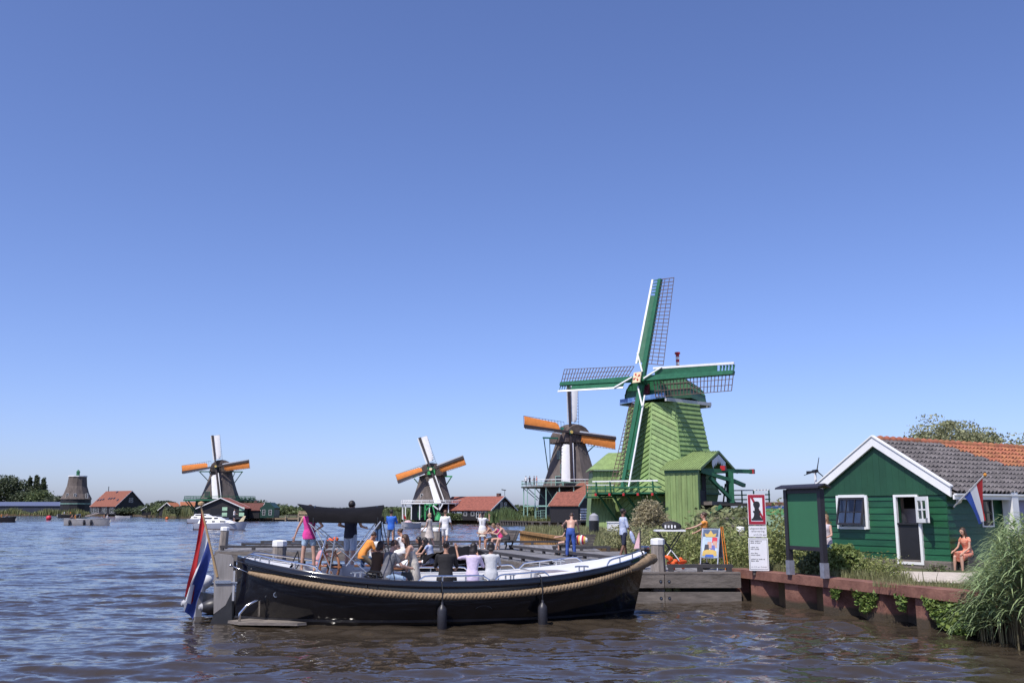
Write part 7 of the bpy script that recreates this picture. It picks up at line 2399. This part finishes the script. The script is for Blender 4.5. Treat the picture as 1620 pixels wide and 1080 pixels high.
    for pal, hd, sd in hands:
        side = hd.cross(V(0, 1, .2)).normalized()
        if side.length < .1: side = V(1, 0, 0)
        cur = hd.cross(side).normalized()
        for i, (ln, of) in enumerate(((.062, -.026), (.072, -.009), (.068, .009), (.054, .025))):
            r0 = pal + side * of * s + hd * .012 * s
            k1 = r0 + (hd + cur * .25).normalized() * ln * .55 * s
            ex.tube([r0, k1, k1 + (hd + cur * .8).normalized() * ln * .5 * s], [.0085 * s, .008 * s, .0055 * s], 5)
        r0 = pal - hd * .045 * s - side * .03 * s
        ex.tube([r0, r0 - side * .025 * s + hd * .03 * s, r0 - side * .03 * s + hd * .058 * s + cur * .01], [.011 * s, .010 * s, .007 * s], 5)
    ex.mi = 1
    for sd in (-1, 1): ex.ell(hc + HX * sd * .031 * s + HF * .079 * s + HU * .018 * s, (.013 * s, .011 * s, .008 * s), 8, 6, HM3)
    ex.mi = 2
    for sd in (-1, 1): ex.ell(hc + HX * sd * .031 * s + HF * .0865 * s + HU * .018 * s, (.006 * s, .006 * s, .0065 * s), 6, 5, HM3)
    ex.mi = 3; ex.ell(hc + HF * .087 * s - HU * .058 * s, (.024 * s, .010 * s, .008 * s), 8, 5, HM3)
    ex.mi = 4
    for sd in (-1, 1): ex.ell(hc + HX * sd * .031 * s + HF * .085 * s + HU * .038 * s, (.019 * s, .008 * s, .005 * s), 8, 5, HM3)
    em = ex.mesh('ex', [skm, eye_w, eye_d, lip_m, brow_m], True)
    bm = bmesh.new(); bm.from_mesh(me); bm.from_mesh(em); bm.to_mesh(me); bm.free()
    me.materials.clear()
    for m_ in (skm, eye_w, eye_d, lip_m, brow_m): me.materials.append(m_)
    bpy.data.meshes.remove(em)
    o = link(bpy.data.objects.new('body', me)); o.parent = t
    def grow(sec, g, gd=None): return [(c, x, y, w + g, d + (gd if gd is not None else g)) for c, x, y, w, d in sec]
    def child(nm, mb, m_, sm=5, vx=None): q = link(bpy.data.objects.new(nm, remesh(mb, m_, vx or vox, sm, nm))); q.parent = t; return q
    # clothes
    if top is not None:
        mb = MB(); lo = 1
        sec = torso[lo:8 if not straps else 6]
        if straps: sec = torso[lo:7]; 
        g = .020 * s
        sec = grow(sec, g)
        c0 = sec[0]; sec.insert(0, (c0[0] - V(0, 0, .05 * s), c0[1], c0[2], c0[3] + .004, c0[4] + .004))
        loft(mb, sec)
        if not straps:
            loft(mb, grow(torso[6:9], .014 * s))
        for sd, (S, E, W_) in zip((-1, 1), arms):
            if sleeves > 0: rcone(mb, S, S.lerp(E, min(1, sleeves)), .062 * s * (.88 if female else 1), .054 * s * (.88 if female else 1))
            if sleeves > 1: rcone(mb, E, E.lerp(W_, sleeves - 1), .050 * s * (.88 if female else 1), .042 * s * (.88 if female else 1))
            if sleeves == 0 and not straps: rcone(mb, S - X * sd * .05 * s, S - X * sd * .02 * s, .055 * s, .05 * s)
        child('top', mb, top)
    if bottom is not None:
        mb = MB(); loft(mb, grow(torso[0:4], .016 * s))
        for Hh, K, A, heel, toe in legsp:
            if legs <= 1: rcone(mb, Hh, Hh.lerp(K, legs), .098 * s, (.098 - .028 * legs) * s)
            else:
                rcone(mb, Hh, K, .098 * s, .072 * s); rcone(mb, K, K.lerp(A, legs - 1), .072 * s, .064 * s)
        child('trousers' if legs > 1.2 else 'shorts', mb, bottom)
    if dress is not None:
        m_, length, flare, neck = dress
        mb = MB()
        sec = grow(torso[1:(8 if neck else 6)], .016 * s)
        base = hip
        kn = (legsp[0][1] + legsp[1][1]) / 2
        down = ((kn - hip).normalized())
        if seat is None: down = V(0, 0, -1)
        sx = down.cross(PX).normalized() * -1
        skirt = []
        for i in range(5):
            q = i / 4
            fold = 1 + .06 * math.sin(i * 2.0)
            skirt.append((hip + down * (length * q) * s, PX, sx if seat is not None else V(0, 1, 0), (hw / s + .022 + flare * q) * s * fold, (.125 + flare * q) * s))
        loft(mb, skirt[::-1] + sec, 18)
        if neck:
            for sd, (S, E, W_) in zip((-1, 1), arms): rcone(mb, S - X * sd * .03 * s, S.lerp(E, .25), .06 * s, .056 * s)
        child('dress', mb, m_)
    if shoes is not None:
        mb = MB()
        for Hh, K, A, heel, toe in legsp:
            rcone(mb, heel + V(0, 0, -.004), toe + V(0, 0, -.004), .046 * s, .038 * s)
        child('shoes', mb, shoes, 3)
    if hair is not None:
        mb = MB()
        mb.ell(hc + HU * .030 * s - HF * .026 * s, (.086 * s, .098 * s, .098 * s), 16, 10, HM3)
        if hairlen <= 0 and not bun: pass
        if hairlen > 0:
            back = hc - HF * .055 * s
            dn = (V(0, 0, -1) + (-U) * .6 - Fw * .12).normalized()
            if pony:
                rcone(mb, hc - HF * .09 * s + HU * .03 * s, back + dn * hairlen * s - Fw * .05 * s, .036 * s, .016 * s)
            else:
                loft(mb, [(back + HU * .03 * s, HX, HF, .075 * s, .06 * s), (back - HU * .05 * s, HX, HF, .082 * s, .055 * s), (back + dn * hairlen * .55 * s - Fw * .025 * s, X, Fw, .09 * s, .045 * s), (back + dn * hairlen * s - Fw * .035 * s, X, Fw, .05 * s, .025 * s)][::-1])
                for sd in (-1, 1): rcone(mb, hc + HX * sd * .074 * s - HF * .012 * s + HU * .03 * s, hc + HX * sd * .080 * s + dn * min(.22, hairlen * .6) * s, .028 * s, .022 * s)
        if bun: mb.ell(hc - HF * .115 * s + HU * .045 * s, .042 * s, 10, 8)
        # keep the face free
        q = remesh(mb, hair, vox * .9, 3, 'hair')
        bm = bmesh.new(); bm.from_mesh(q)
        fc = hc + HF * .085 * s - HU * .035 * s
        kill = []
        for v_ in bm.verts:
            d = v_.co - fc
            if abs(d.dot(HX)) < .066 * s and -.14 * s < d.dot(HU) < .082 * s and d.dot(HF) > -.060 * s: kill.append(v_)
        bmesh.ops.delete(bm, geom=kill, context='VERTS')
        bm.to_mesh(q); bm.free()
        ho = link(bpy.data.objects.new('hair', q)); ho.parent = t
    if beard:
        mb = MB(); mb.ell(hc - HU * .068 * s + HF * .032 * s, (.055 * s, .062 * s, .05 * s), 12, 8, HM3); child('beard', mb, mat('dark_beard', (.03, .02, .017), rough=.9), 2)
    if cap is not None:
        mb = MB(); mb.ell(hc + HU * .045 * s - HF * .012 * s, (.088 * s, .104 * s, .080 * s), 14, 9, HM3); mb.ell(hc + HU * .045 * s + HF * .115 * s, (.07 * s, .075 * s, .012 * s), 12, 6, HM3); child('cap', mb, cap, 2)
    if glasses:
        mb = MB()
        for sd in (-1, 1): mb.ell(hc + HX * sd * .033 * s + HF * .093 * s + HU * .016 * s, (.026 * s, .008 * s, .020 * s), 10, 6, HM3); mb.tube([hc + HX * sd * .058 * s + HF * .088 * s + HU * .02 * s, hc + HX * sd * .082 * s + HU * .02 * s], .004 * s, 5)
        mb.tube([hc - HX * .03 * s + HF * .1 * s + HU * .02 * s, hc + HX * .03 * s + HF * .1 * s + HU * .02 * s], .004 * s, 5)
        part('sunglasses', mb, black_plastic, t)
    t['hand_l'] = tuple(t.matrix_basis @ hands[0][0]); t['hand_r'] = tuple(t.matrix_basis @ hands[1][0])
    return t

hair_dark = mat('hair_dark', (.018, .012, .010), rough=.45, var=.3, scale=20, stretch=(3, 3, .6), bump=.4, bscale=40)
hair_brown = mat('hair_brown', (.055, .028, .016), rough=.45, var=.3, scale=20, stretch=(3, 3, .6), bump=.4, bscale=40)
hair_light = mat('hair_light_brown', (.20, .12, .06), rough=.45, var=.3, scale=20, stretch=(3, 3, .6), bump=.4, bscale=40)
hair_blond = mat('hair_blond', (.42, .31, .18), rough=.45, var=.25, scale=20, stretch=(3, 3, .6), bump=.4, bscale=40)
hair_grey = mat('hair_grey', (.18, .15, .13), rough=.5, var=.3, scale=20)
c_white = cloth('white_shirt_cloth', (.74, .73, .72), var=.06); c_cream = cloth('cream_cloth_light', (.66, .60, .50)); c_pink = cloth('pink_cloth', (.62, .05, .28)); c_denim = cloth('light_denim', (.30, .40, .52)); c_navy = cloth('navy_cloth', (.022, .026, .05)); c_lblue = cloth('light_blue_cloth', (.38, .47, .62), c2=(.6, .66, .74), stretch=(6, 6, .6), scale=6)
c_black = cloth('black_cloth', (.013, .012, .014)); c_grey = cloth('grey_cloth', (.14, .14, .155)); c_lgrey = cloth('light_grey_cloth', (.50, .51, .52), var=.06); c_lilac = cloth('lilac_cloth', (.56, .48, .63)); c_blue = cloth('royal_blue_cloth', (.03, .13, .52)); c_orange = cloth('orange_cloth', (.72, .27, .05)); c_jean = cloth('jeans_cloth', (.05, .10, .20)); c_beige = cloth('beige_cloth', (.50, .43, .38), c2=(.60, .54, .48), stretch=(8, 8, .4), scale=7); c_brown = cloth('brown_cloth', (.10, .055, .03)); c_coral = cloth('coral_print_cloth', (.60, .075, .035), c2=(.70, .38, .26), scale=14, var=.1); c_dgrey = cloth('dark_grey_cloth', (.05, .05, .055)); c_print = cloth('blue_white_print_cloth', (.62, .66, .75), c2=(.25, .32, .55), scale=14, var=.1); c_cobalt = cloth('cobalt_cloth', (.04, .09, .33), var=.3); c_stripe = cloth('pale_striped_cloth', (.66, .62, .56), c2=(.48, .44, .40), stretch=(12, 12, .3), scale=5); c_rose = cloth('rose_cloth', (.55, .27, .27))
sneak = mat('white_shoe', (.65, .65, .65), rough=.7); dshoe = mat('dark_shoe', (.03, .025, .022), rough=.6)

def face_to(dx, dy): return math.atan2(dy, dx) - math.pi / 2       # heading (dx, dy) as rotation
AWAY, TOWARD, LEFT, RIGHT = 0.0, math.pi, math.pi / 2, -math.pi / 2

def feet(px, py, z): return gp(px, py, z)

def in_boat(px, yl, z, M=None):
    """a place in the black boat under pixel column px: yl across the boat, z above the water"""
    o, d = BI @ EYE, BI.to_3x3() @ ray(px, 900)
    k = (yl - o.y) / d.y
    p = o + d * k
    return BM @ V(p.x, yl, z)

def people():
    # --- on the black boat
    p = in_boat(487, .55, 1.13)
    a = person('person in a pink top and denim shorts standing on the aft deck', p, BR + R(8), h=1.62, sk=0, la=(8, 26, 10, 16), ra=(-22, 38, 70, -42), ll=(2, 7, 0), rl=(-2, 7, 0), top=c_pink, sleeves=0, bottom=c_denim, legs=.42, hair=hair_brown, female=True, hairlen=.12)
    p = in_boat(553, .35, 1.08)
    person('person in a navy T-shirt whose head rises above the black canopy', p, BR + R(-35), h=1.77, sk=0, la=(-5, 32, 75, -38), ra=(20, 10, 60, -10), ll=(6, 5, 4), rl=(-6, 5, 6), top=c_navy, sleeves=.5, bottom=c_lblue, legs=.72, hair=hair_dark, head=(0, 6))
    p = in_boat(655, .10, .345)
    person('person in a pale strapless dress standing in the middle of the black boat', p, LEFT + R(12), h=1.72, sk=0, lean=16, head=(10, 26), la=(22, 8, 40, -14), ra=(-8, 10, 20, 6), dress=(c_stripe, .82, .16, False), hair=hair_brown, hairlen=.42, female=True)
    sb = sheer(.5)
    p = in_boat(594, -.25, .345)
    person('person with long brown hair and a brown top sitting in the black boat', p, R(-30), h=1.68, sk=1, seat=.68, lean=12, head=(-25, 12), ll=(80, 8, 80), rl=(80, 8, 80), la=(20, 10, 50, -10), ra=(20, 10, 50, -10), top=c_brown, sleeves=0, bottom=c_denim, legs=.9, hair=hair_brown, hairlen=.16, female=True)
    p = in_boat(611, -.75, .345)
    person('person in a grey T-shirt sitting with back turned in the black boat', p, R(-52), h=1.80, sk=0, seat=.66, lean=14, head=(-10, 8), ll=(80, 10, 80), rl=(80, 10, 80), la=(30, 14, 45, -8), ra=(30, 14, 45, -8), top=c_grey, sleeves=.6, bottom=c_denim, legs=.9, hair=hair_brown)
    p = in_boat(705, -.95, .345)
    person('person with a dark hair bun and black shirt sitting behind the handrail', p, R(0), h=1.78, sk=1, seat=.62, lean=6, ll=(85, 12, 85), rl=(85, 12, 85), la=(25, 14, 50, -10), ra=(25, 14, 50, -10), top=c_black, sleeves=.9, bottom=c_black, legs=1.6, hair=hair_dark, bun=True)
    p = in_boat(747, -.95, .345)
    person('person in a lilac shirt sitting with a hand raised to the long dark hair', p, R(-15), h=1.70, sk=1, seat=.62, lean=8, ll=(85, 10, 85), rl=(85, 10, 85), la=(70, 62, 85, 20), ra=(30, 12, 60, -14), top=c_lilac, sleeves=.9, bottom=c_white, legs=1.6, hair=hair_dark, hairlen=.2, female=True, head=(-15, 4))
    p = in_boat(777, -.90, .345)
    person('person in a light grey shirt sitting with the left arm raised', p, R(5), h=1.68, sk=1, seat=.64, lean=6, ll=(85, 10, 85), rl=(85, 10, 85), la=(82, 30, 62, 12), ra=(20, 14, 60, -14), top=c_lgrey, sleeves=.8, bottom=c_navy, legs=1.6, hair=hair_dark, hairlen=.12, female=True)
    # handbag of the woman in the pale dress
    q = in_boat(643, -.16, 1.02)
    mb = MB(); mb.hexa([(-.16, -.05, -.13), (.16, -.05, -.13), (.16, .05, -.13), (-.16, .05, -.13), (-.12, -.035, .11), (.12, -.035, .11), (.12, .035, .11), (-.12, .035, .11)]); mb.tube([(-.1, 0, .1), (-.03, .02, .30), (.06, .03, .42), (.1, 0, .1)], .012, 6)
    single('handbag', mb, mat('black_leather', (.014, .013, .014), rough=.35), 'black leather handbag held in front of the pale strapless dress', 'handbag', loc=q, rz=R(10))
    # --- in the boat behind
    F2 = .38
    def b2(px, yl): 
        d = ray(px, 880); y = 31.6 + yl
        return V(d.x / d.y * y, y, F2)
    person('person in rose clothes crouching in the second boat behind the bare legs', b2(500, .1), R(-65), h=1.66, sk=1, seat=.40, lean=26, head=(0, 10), ll=(95, 10, 110), rl=(88, 10, 100), la=(60, 5, 60, 0), ra=(60, 5, 50, 0), top=c_rose, sleeves=.5, bottom=c_rose, legs=.5, hair=hair_brown, hairlen=.2, female=True)
    person('person in an orange T-shirt and dark vest bending forward in the second boat', b2(573, -.35), R(-60), h=1.80, sk=1, lean=30, seat=.72, head=(0, 18), ll=(62, 8, 62), rl=(50, 8, 60), la=(45, 14, 30, 0), ra=(20, 8, 40, 0), top=c_orange, sleeves=.75, bottom=cloth('khaki_cloth', (.16, .13, .09)), legs=.95, hair=hair_brown)
    person('bald person in a white shirt sitting in the second boat facing the camera', b2(592, .25), R(165), h=1.80, sk=1, seat=.62, lean=5, head=(10, 6), ll=(85, 16, 85), rl=(85, 16, 85), la=(35, 20, 50, -20), ra=(35, 20, 50, -20), top=c_white, sleeves=.9, bottom=c_jean, legs=1.7, hair=None)
    person('person in a white dress resting the chin on a hand in the second boat', b2(640, .55), R(55), h=1.70, sk=1, seat=.80, lean=14, head=(10, 14), ll=(70, 6, 70), rl=(78, 6, 78), la=(60, 6, 105, -12), ra=(25, 8, 40, 0), dress=(c_white, .55, .10, True), hair=hair_brown, bun=True, female=True)
    person('person with dark hair and a black top sitting in the second boat', b2(671, -.10), R(95), h=1.68, sk=1, seat=.56, lean=10, head=(5, 18), ll=(85, 8, 85), rl=(85, 8, 85), la=(35, 8, 50, -8), ra=(35, 8, 50, -8), top=c_black, sleeves=0, bottom=c_black, legs=.6, hair=hair_dark, hairlen=.35, female=True)
    person('person in a patterned light top looking down beside the folded black cover', b2(683, -.45), R(75), h=1.66, sk=0, seat=.58, lean=14, head=(5, 24), ll=(85, 8, 85), rl=(85, 8, 85), la=(35, 8, 50, -8), ra=(30, 10, 40, -8), top=c_print, sleeves=.3, bottom=c_white, legs=.6, hair=hair_dark, hairlen=.4, female=True)
    # --- on the long jetty
    person('person with a black backpack and jeans half hidden by the black canopy', feet(598, 866, JZ), R(-25), h=1.82, sk=1, ll=(8, 4, 4), rl=(-6, 4, 6), top=c_black, sleeves=1.4, bottom=c_jean, legs=1.95, hair=hair_dark, shoes=dshoe, la=(20, 10, 50, -6), ra=(20, 10, 60, -6))
    person('person in a royal blue shirt and grey shorts looking over the water', feet(618, 867, JZ), R(-10), h=1.80, sk=2, ll=(3, 5, 0), rl=(-3, 5, 2), top=c_blue, sleeves=.95, bottom=c_grey, legs=.85, hair=hair_dark, la=(30, 8, 75, -12), ra=(30, 8, 75, -12), shoes=dshoe)
    person('blond person in a pale flared dress walking left along the long jetty', feet(679, 867, JZ), R(62), h=1.66, sk=0, ll=(14, 4, 10), rl=(-10, 4, 12), dress=(c_beige, .42, .12, True), hair=hair_blond, hairlen=.12, female=True, la=(12, 8, 30, 2), ra=(4, 10, 20, 4), shoes=sneak)
    person('person in a white polo shirt and white shorts walking away on the long jetty', feet(704, 864, JZ), R(-8), h=1.80, sk=1, ll=(16, 4, 10), rl=(-14, 4, 26), top=c_white, sleeves=.75, bottom=c_white, legs=.78, hair=mat('shaved_hair', (.16, .09, .06), rough=.7), la=(-6, 14, 14, 8), ra=(12, 14, 24, 8), shoes=sneak)
    person('person with a dark ponytail, white top and skirt taking a picture', feet(763, 868, JZ), R(-12), h=1.72, sk=1, ll=(2, 4, 0), rl=(-2, 5, 2), top=c_white, sleeves=.55, dress=(c_cream, .36, .05, False), hair=hair_dark, hairlen=.5, pony=True, female=True, la=(60, 22, 88, -8), ra=(60, 22, 88, -8), shoes=sneak)
    bm_ = Matrix.Translation((-.72, 44.6, JZ)) @ Matrix.Rotation(R(26), 4, 'Z')
    person('shirtless tanned boy leaning on his knees at the far end of the jetty bench', bm_ @ V(.22, .68, 0), R(95), h=1.70, sk=1, seat=.44, lean=34, head=(-12, 10), ll=(80, 8, 74), rl=(76, 10, 76), la=(42, 5, 50, -4), ra=(42, 5, 52, -4), bottom=c_dgrey, legs=.7, hair=hair_brown)
    person('person with a pink bikini top sitting between the two shirtless boys', bm_ @ V(.25, .06, 0), R(98), h=1.60, sk=0, seat=.44, lean=30, head=(8, 22), ll=(84, 5, 80), rl=(84, 5, 80), la=(50, 5, 40, -4), ra=(50, 5, 44, -4), top=cloth('bikini_pink', (.7, .06, .22)), sleeves=0, straps=True, bottom=c_pink, legs=.12, hair=hair_light, hairlen=.2, female=True)
    person('shirtless boy in dark shorts bent forward at the near end of the jetty bench', bm_ @ V(.28, -.62, 0), R(90), h=1.76, sk=0, seat=.44, lean=36, head=(5, 24), ll=(86, 8, 70), rl=(78, 8, 80), la=(40, 6, 62, -8), ra=(40, 6, 58, -8), bottom=c_dgrey, legs=.6, hair=hair_brown)
    # --- terrace and bank
    person('shirtless person in cobalt blue trousers bending over the second bench', feet(903, 881, JZ), R(-14), h=1.74, sk=0, lean=24, head=(0, 26), ll=(4, 6, 2), rl=(2, 6, 2), la=(62, 30, 10, 20), ra=(26, 12, 14, 4), bottom=c_cobalt, legs=1.92, hair=hair_brown, cap=cloth('blue_cap_cloth', (.06, .1, .3)), shoes=dshoe)
    person('person sitting bare legged on the second bench hidden behind the blue trousers', (2.35, 39.9, JZ), R(85), h=1.66, sk=0, seat=.44, lean=14, head=(0, 10), ll=(84, 6, 80), rl=(80, 10, 82), la=(30, 8, 50, -8), ra=(30, 8, 50, -8), top=c_black, sleeves=.3, bottom=c_black, legs=.35, hair=hair_dark, hairlen=.25, female=True)
    person('bearded person in a pale blue patterned shirt and dark shorts walking right', feet(987, 884, JZ), R(-72), h=1.84, sk=2, ll=(14, 4, 6), rl=(-8, 4, 14), top=c_print, sleeves=1.05, bottom=c_navy, legs=.86, hair=hair_dark, beard=True, la=(2, 10, 16, 4), ra=(10, 12, 30, 2), shoes=sneak)
    p = at(1116, 868, 32.6)
    person('person in an orange top and sunglasses reaching out behind the sandwich board', (p.x, p.y, .84), R(72), h=1.72, sk=0, la=(62, 10, 12, 4), ra=(30, 8, 34, 6), ll=(4, 4, 2), rl=(-4, 4, 4), top=c_orange, sleeves=.2, bottom=c_dgrey, legs=.6, hair=hair_brown, bun=True, female=True, glasses=True, head=(0, 4))
    for (px, py, Y, lab, r_) in ((1070, 858, 44, 'sunbather with a rose coloured back lying in the weeds behind the folding table', 80), (1083, 852, 46, 'second sunbather lying in the grass right of the folding table', -70)):
        q = at(px, py, Y)
        person(lab, (q.x, q.y, MG + .1), R(r_), h=1.68, sk=0, seat=.05, lean=-20, ll=(88, 8, 20), rl=(82, 8, 60), la=(-30, 20, 10, 10), ra=(-30, 20, 10, 10), bottom=c_coral, legs=.2, hair=hair_brown, female=True, hairlen=.15)
    q = at(1309, 868, 28.6)
    person('person with long fair hair and a white top standing beside the green house', (q.x, q.y, .80), R(118), h=1.70, sk=0, la=(10, 16, 60, -16), ra=(-10, 26, 70, -30), ll=(3, 4, 0), rl=(-3, 4, 0), top=cloth('floral_white_cloth', (.66, .62, .64), c2=(.4, .33, .38), scale=18), sleeves=0, bottom=c_jean, legs=.7, hair=hair_light, hairlen=.42, female=True, head=(0, -2))
    q = at(1299, 872, 29.4)
    person('person in a light blue shirt mostly hidden by the green notice board', (q.x, q.y, .86), R(150), h=1.66, sk=1, la=(10, 10, 20, 4), ra=(10, 10, 20, 4), ll=(3, 4, 0), rl=(-3, 4, 0), top=cloth('sky_blue_cloth', (.34, .48, .70)), sleeves=.6, bottom=c_grey, legs=.8, hair=hair_brown)
    q = HM @ V(5.0, .42, 0)
    person('person in a coral dress sitting by the house wall below the wall flag', (q.x, q.y, .80), R(112), h=1.68, sk=0, seat=.45, lean=10, head=(0, 6), ll=(82, 6, 80), rl=(82, 6, 80), la=(14, 8, 42, -10), ra=(20, 8, 44, -10), dress=(c_coral, .42, .05, True), hair=hair_brown, hairlen=.36, female=True)
    mb = MB(); mb.box((0, 0, .2), (.3, .5, .4))
    single('block', mb, dark_wood, 'low dark block under the person in the coral dress', 'bench', loc=(q.x, q.y, .86), rz=HR)
    # pole held by the person in pink, towel of the walking man, phone and camera
    q = in_boat(470, .55, 1.62); q2 = in_boat(455, .9, 1.15)
    mb = MB(); mb.tube([q, (q + q2) / 2 + V(0, 0, -.05), q2], .016, 6); mb.tube([q, q + V(.05, 0, -.3), q + V(-.02, 0, -.42)], .014, 6)
    single('rope', mb, black_plastic, 'black mooring rope hanging from the hand of the person in pink', 'rope')
    q = feet(1001, 868, JZ + .5)
    mb = MB(); mb.ell((0, 0, .16), (.08, .06, .26), 10, 8, M=Matrix.Rotation(R(-18), 3, 'Y'))
    w = feet(987, 884, JZ)
    single('towel', mb, c_print, 'rolled patterned towel carried by the walking man', 'towel', smooth=True, loc=(w.x + .30, w.y - .32, JZ + .62))
    # --- small far figures
    far_proto = {}
    def far_person(key, label, loc, rz, group, sit=False, **k):
        kk = (key, sit)
        if kk not in far_proto:
            far_proto[kk] = person(label, loc, rz, group=group, vox=.035, seat=.4 if sit else None, ll=(84, 10, 80) if sit else (4, 5, 2), rl=(84, 10, 80) if sit else (-4, 5, 2), la=(25, 14, 40, 0), ra=(20, 16, 50, 0), **k)
            return far_proto[kk]
        c = copy_tree(far_proto[kk]); c.location = loc; c.rotation_euler = (0, 0, rz); c['label'] = label
        return c
    def at_gallery(px, dY, z, c):
        d = ray(px, 760); Y = c + dY; return V(d.x / d.y * Y, Y, z)
    styles = [('w', dict(top=c_white, bottom=c_navy, legs=1.7, hair=hair_brown)), ('d', dict(top=c_navy, bottom=c_dgrey, legs=1.7, hair=hair_dark)), ('b', dict(top=c_rose, bottom=c_denim, legs=.8, hair=hair_light))]
    g = 'visitors on the ring gallery of the mill'
    for i, (px, k) in enumerate(((832, 0), (838, 1), (845, 1), (849, 2), (931, 1), (934, 0), (938, 2), (945, 1))):
        far_person(styles[k][0], ['visitor in white at the left end of the ring gallery', 'visitor in dark clothes second from the left end of the ring gallery', 'visitor in dark clothes third from the left on the ring gallery', 'visitor in rose on the ring gallery left of the thatched tower', 'visitor in dark clothes on the ring gallery just right of the thatched tower', 'visitor in white on the ring gallery right of the tower', 'visitor in rose at the right end of the ring gallery', 'visitor in dark clothes above the red roof right of the tower'][i], at_gallery(px, -8.2 if i < 4 else -3.0, 7.06, 180.0), R(40 * i), g, **styles[k][1])
    def on_boat(key, st, label, px, Y, z, rz, group):
        d = ray(px, 820); far_person(key, label, V(d.x / d.y * Y, Y, z), rz, group, sit=True, **st)
    bs = [('s', dict(top=c_orange, bottom=c_dgrey, legs=.8, hair=hair_brown)), ('u', dict(bottom=c_navy, legs=.7, hair=hair_brown, sk=1)), ('v', dict(top=c_white, bottom=c_navy, legs=.8, hair=hair_dark))]
    Yp = gp(140, 830, 0).y
    for px, k, lab in ((114, 1, 'shirtless person at the stern of the pale grey boat'), (119, 0, 'person in orange near the stern of the pale grey boat'), (164.5, 1, 'shirtless person at the bow of the pale grey boat'), (169.5, 2, 'person in white at the bow of the pale grey boat')):
        on_boat(*bs[k], lab, px, Yp + (.3 if k else -.3), .75, R(90 if px < 130 else -90), 'people on the river boats')
    Yp = gp(8, 825.5, 0).y
    for px, k, lab in ((2, 0, 'person in orange on the dark sloop at the left edge'), (11, 1, 'shirtless person on the dark sloop at the left edge')): on_boat(*bs[k], lab, px, Yp, .75, R(90), 'people on the river boats')
    Yp = gp(104, 818.6, 0).y
    for px, k, lab in ((101, 2, 'left person on the small dark boat off the reeds'), (106, 1, 'middle person on the small dark boat off the reeds'), (111, 0, 'right person on the small dark boat off the reeds')): on_boat(*bs[k], lab, px, Yp, 1.2, R(60), 'people on the river boats')
    d = ray(370, 825); Y = gp(350, 837.5, 0).y
    far_person('v', 'person in white on the foredeck of the white motor cruiser', V(d.x / d.y * Y, Y, 1.15), R(-90), 'people on the river boats', sit=False, **bs[2][1])
    for px, k, lab in ((347, 1, 'standing person in dark clothes at the door of the black quay shed'), (357, 1, 'person in dark clothes in the doorway right of the first'), (408, 0, 'person in white on the quay right of the pink parasol')):
        d = ray(px, 818); far_person(styles[k][0], lab, V(d.x / d.y * 258.0, 258.0 if px > 400 else 251.0 if False else 257.2, MG), R(180), 'people on the far quay', **styles[k][1])
people()
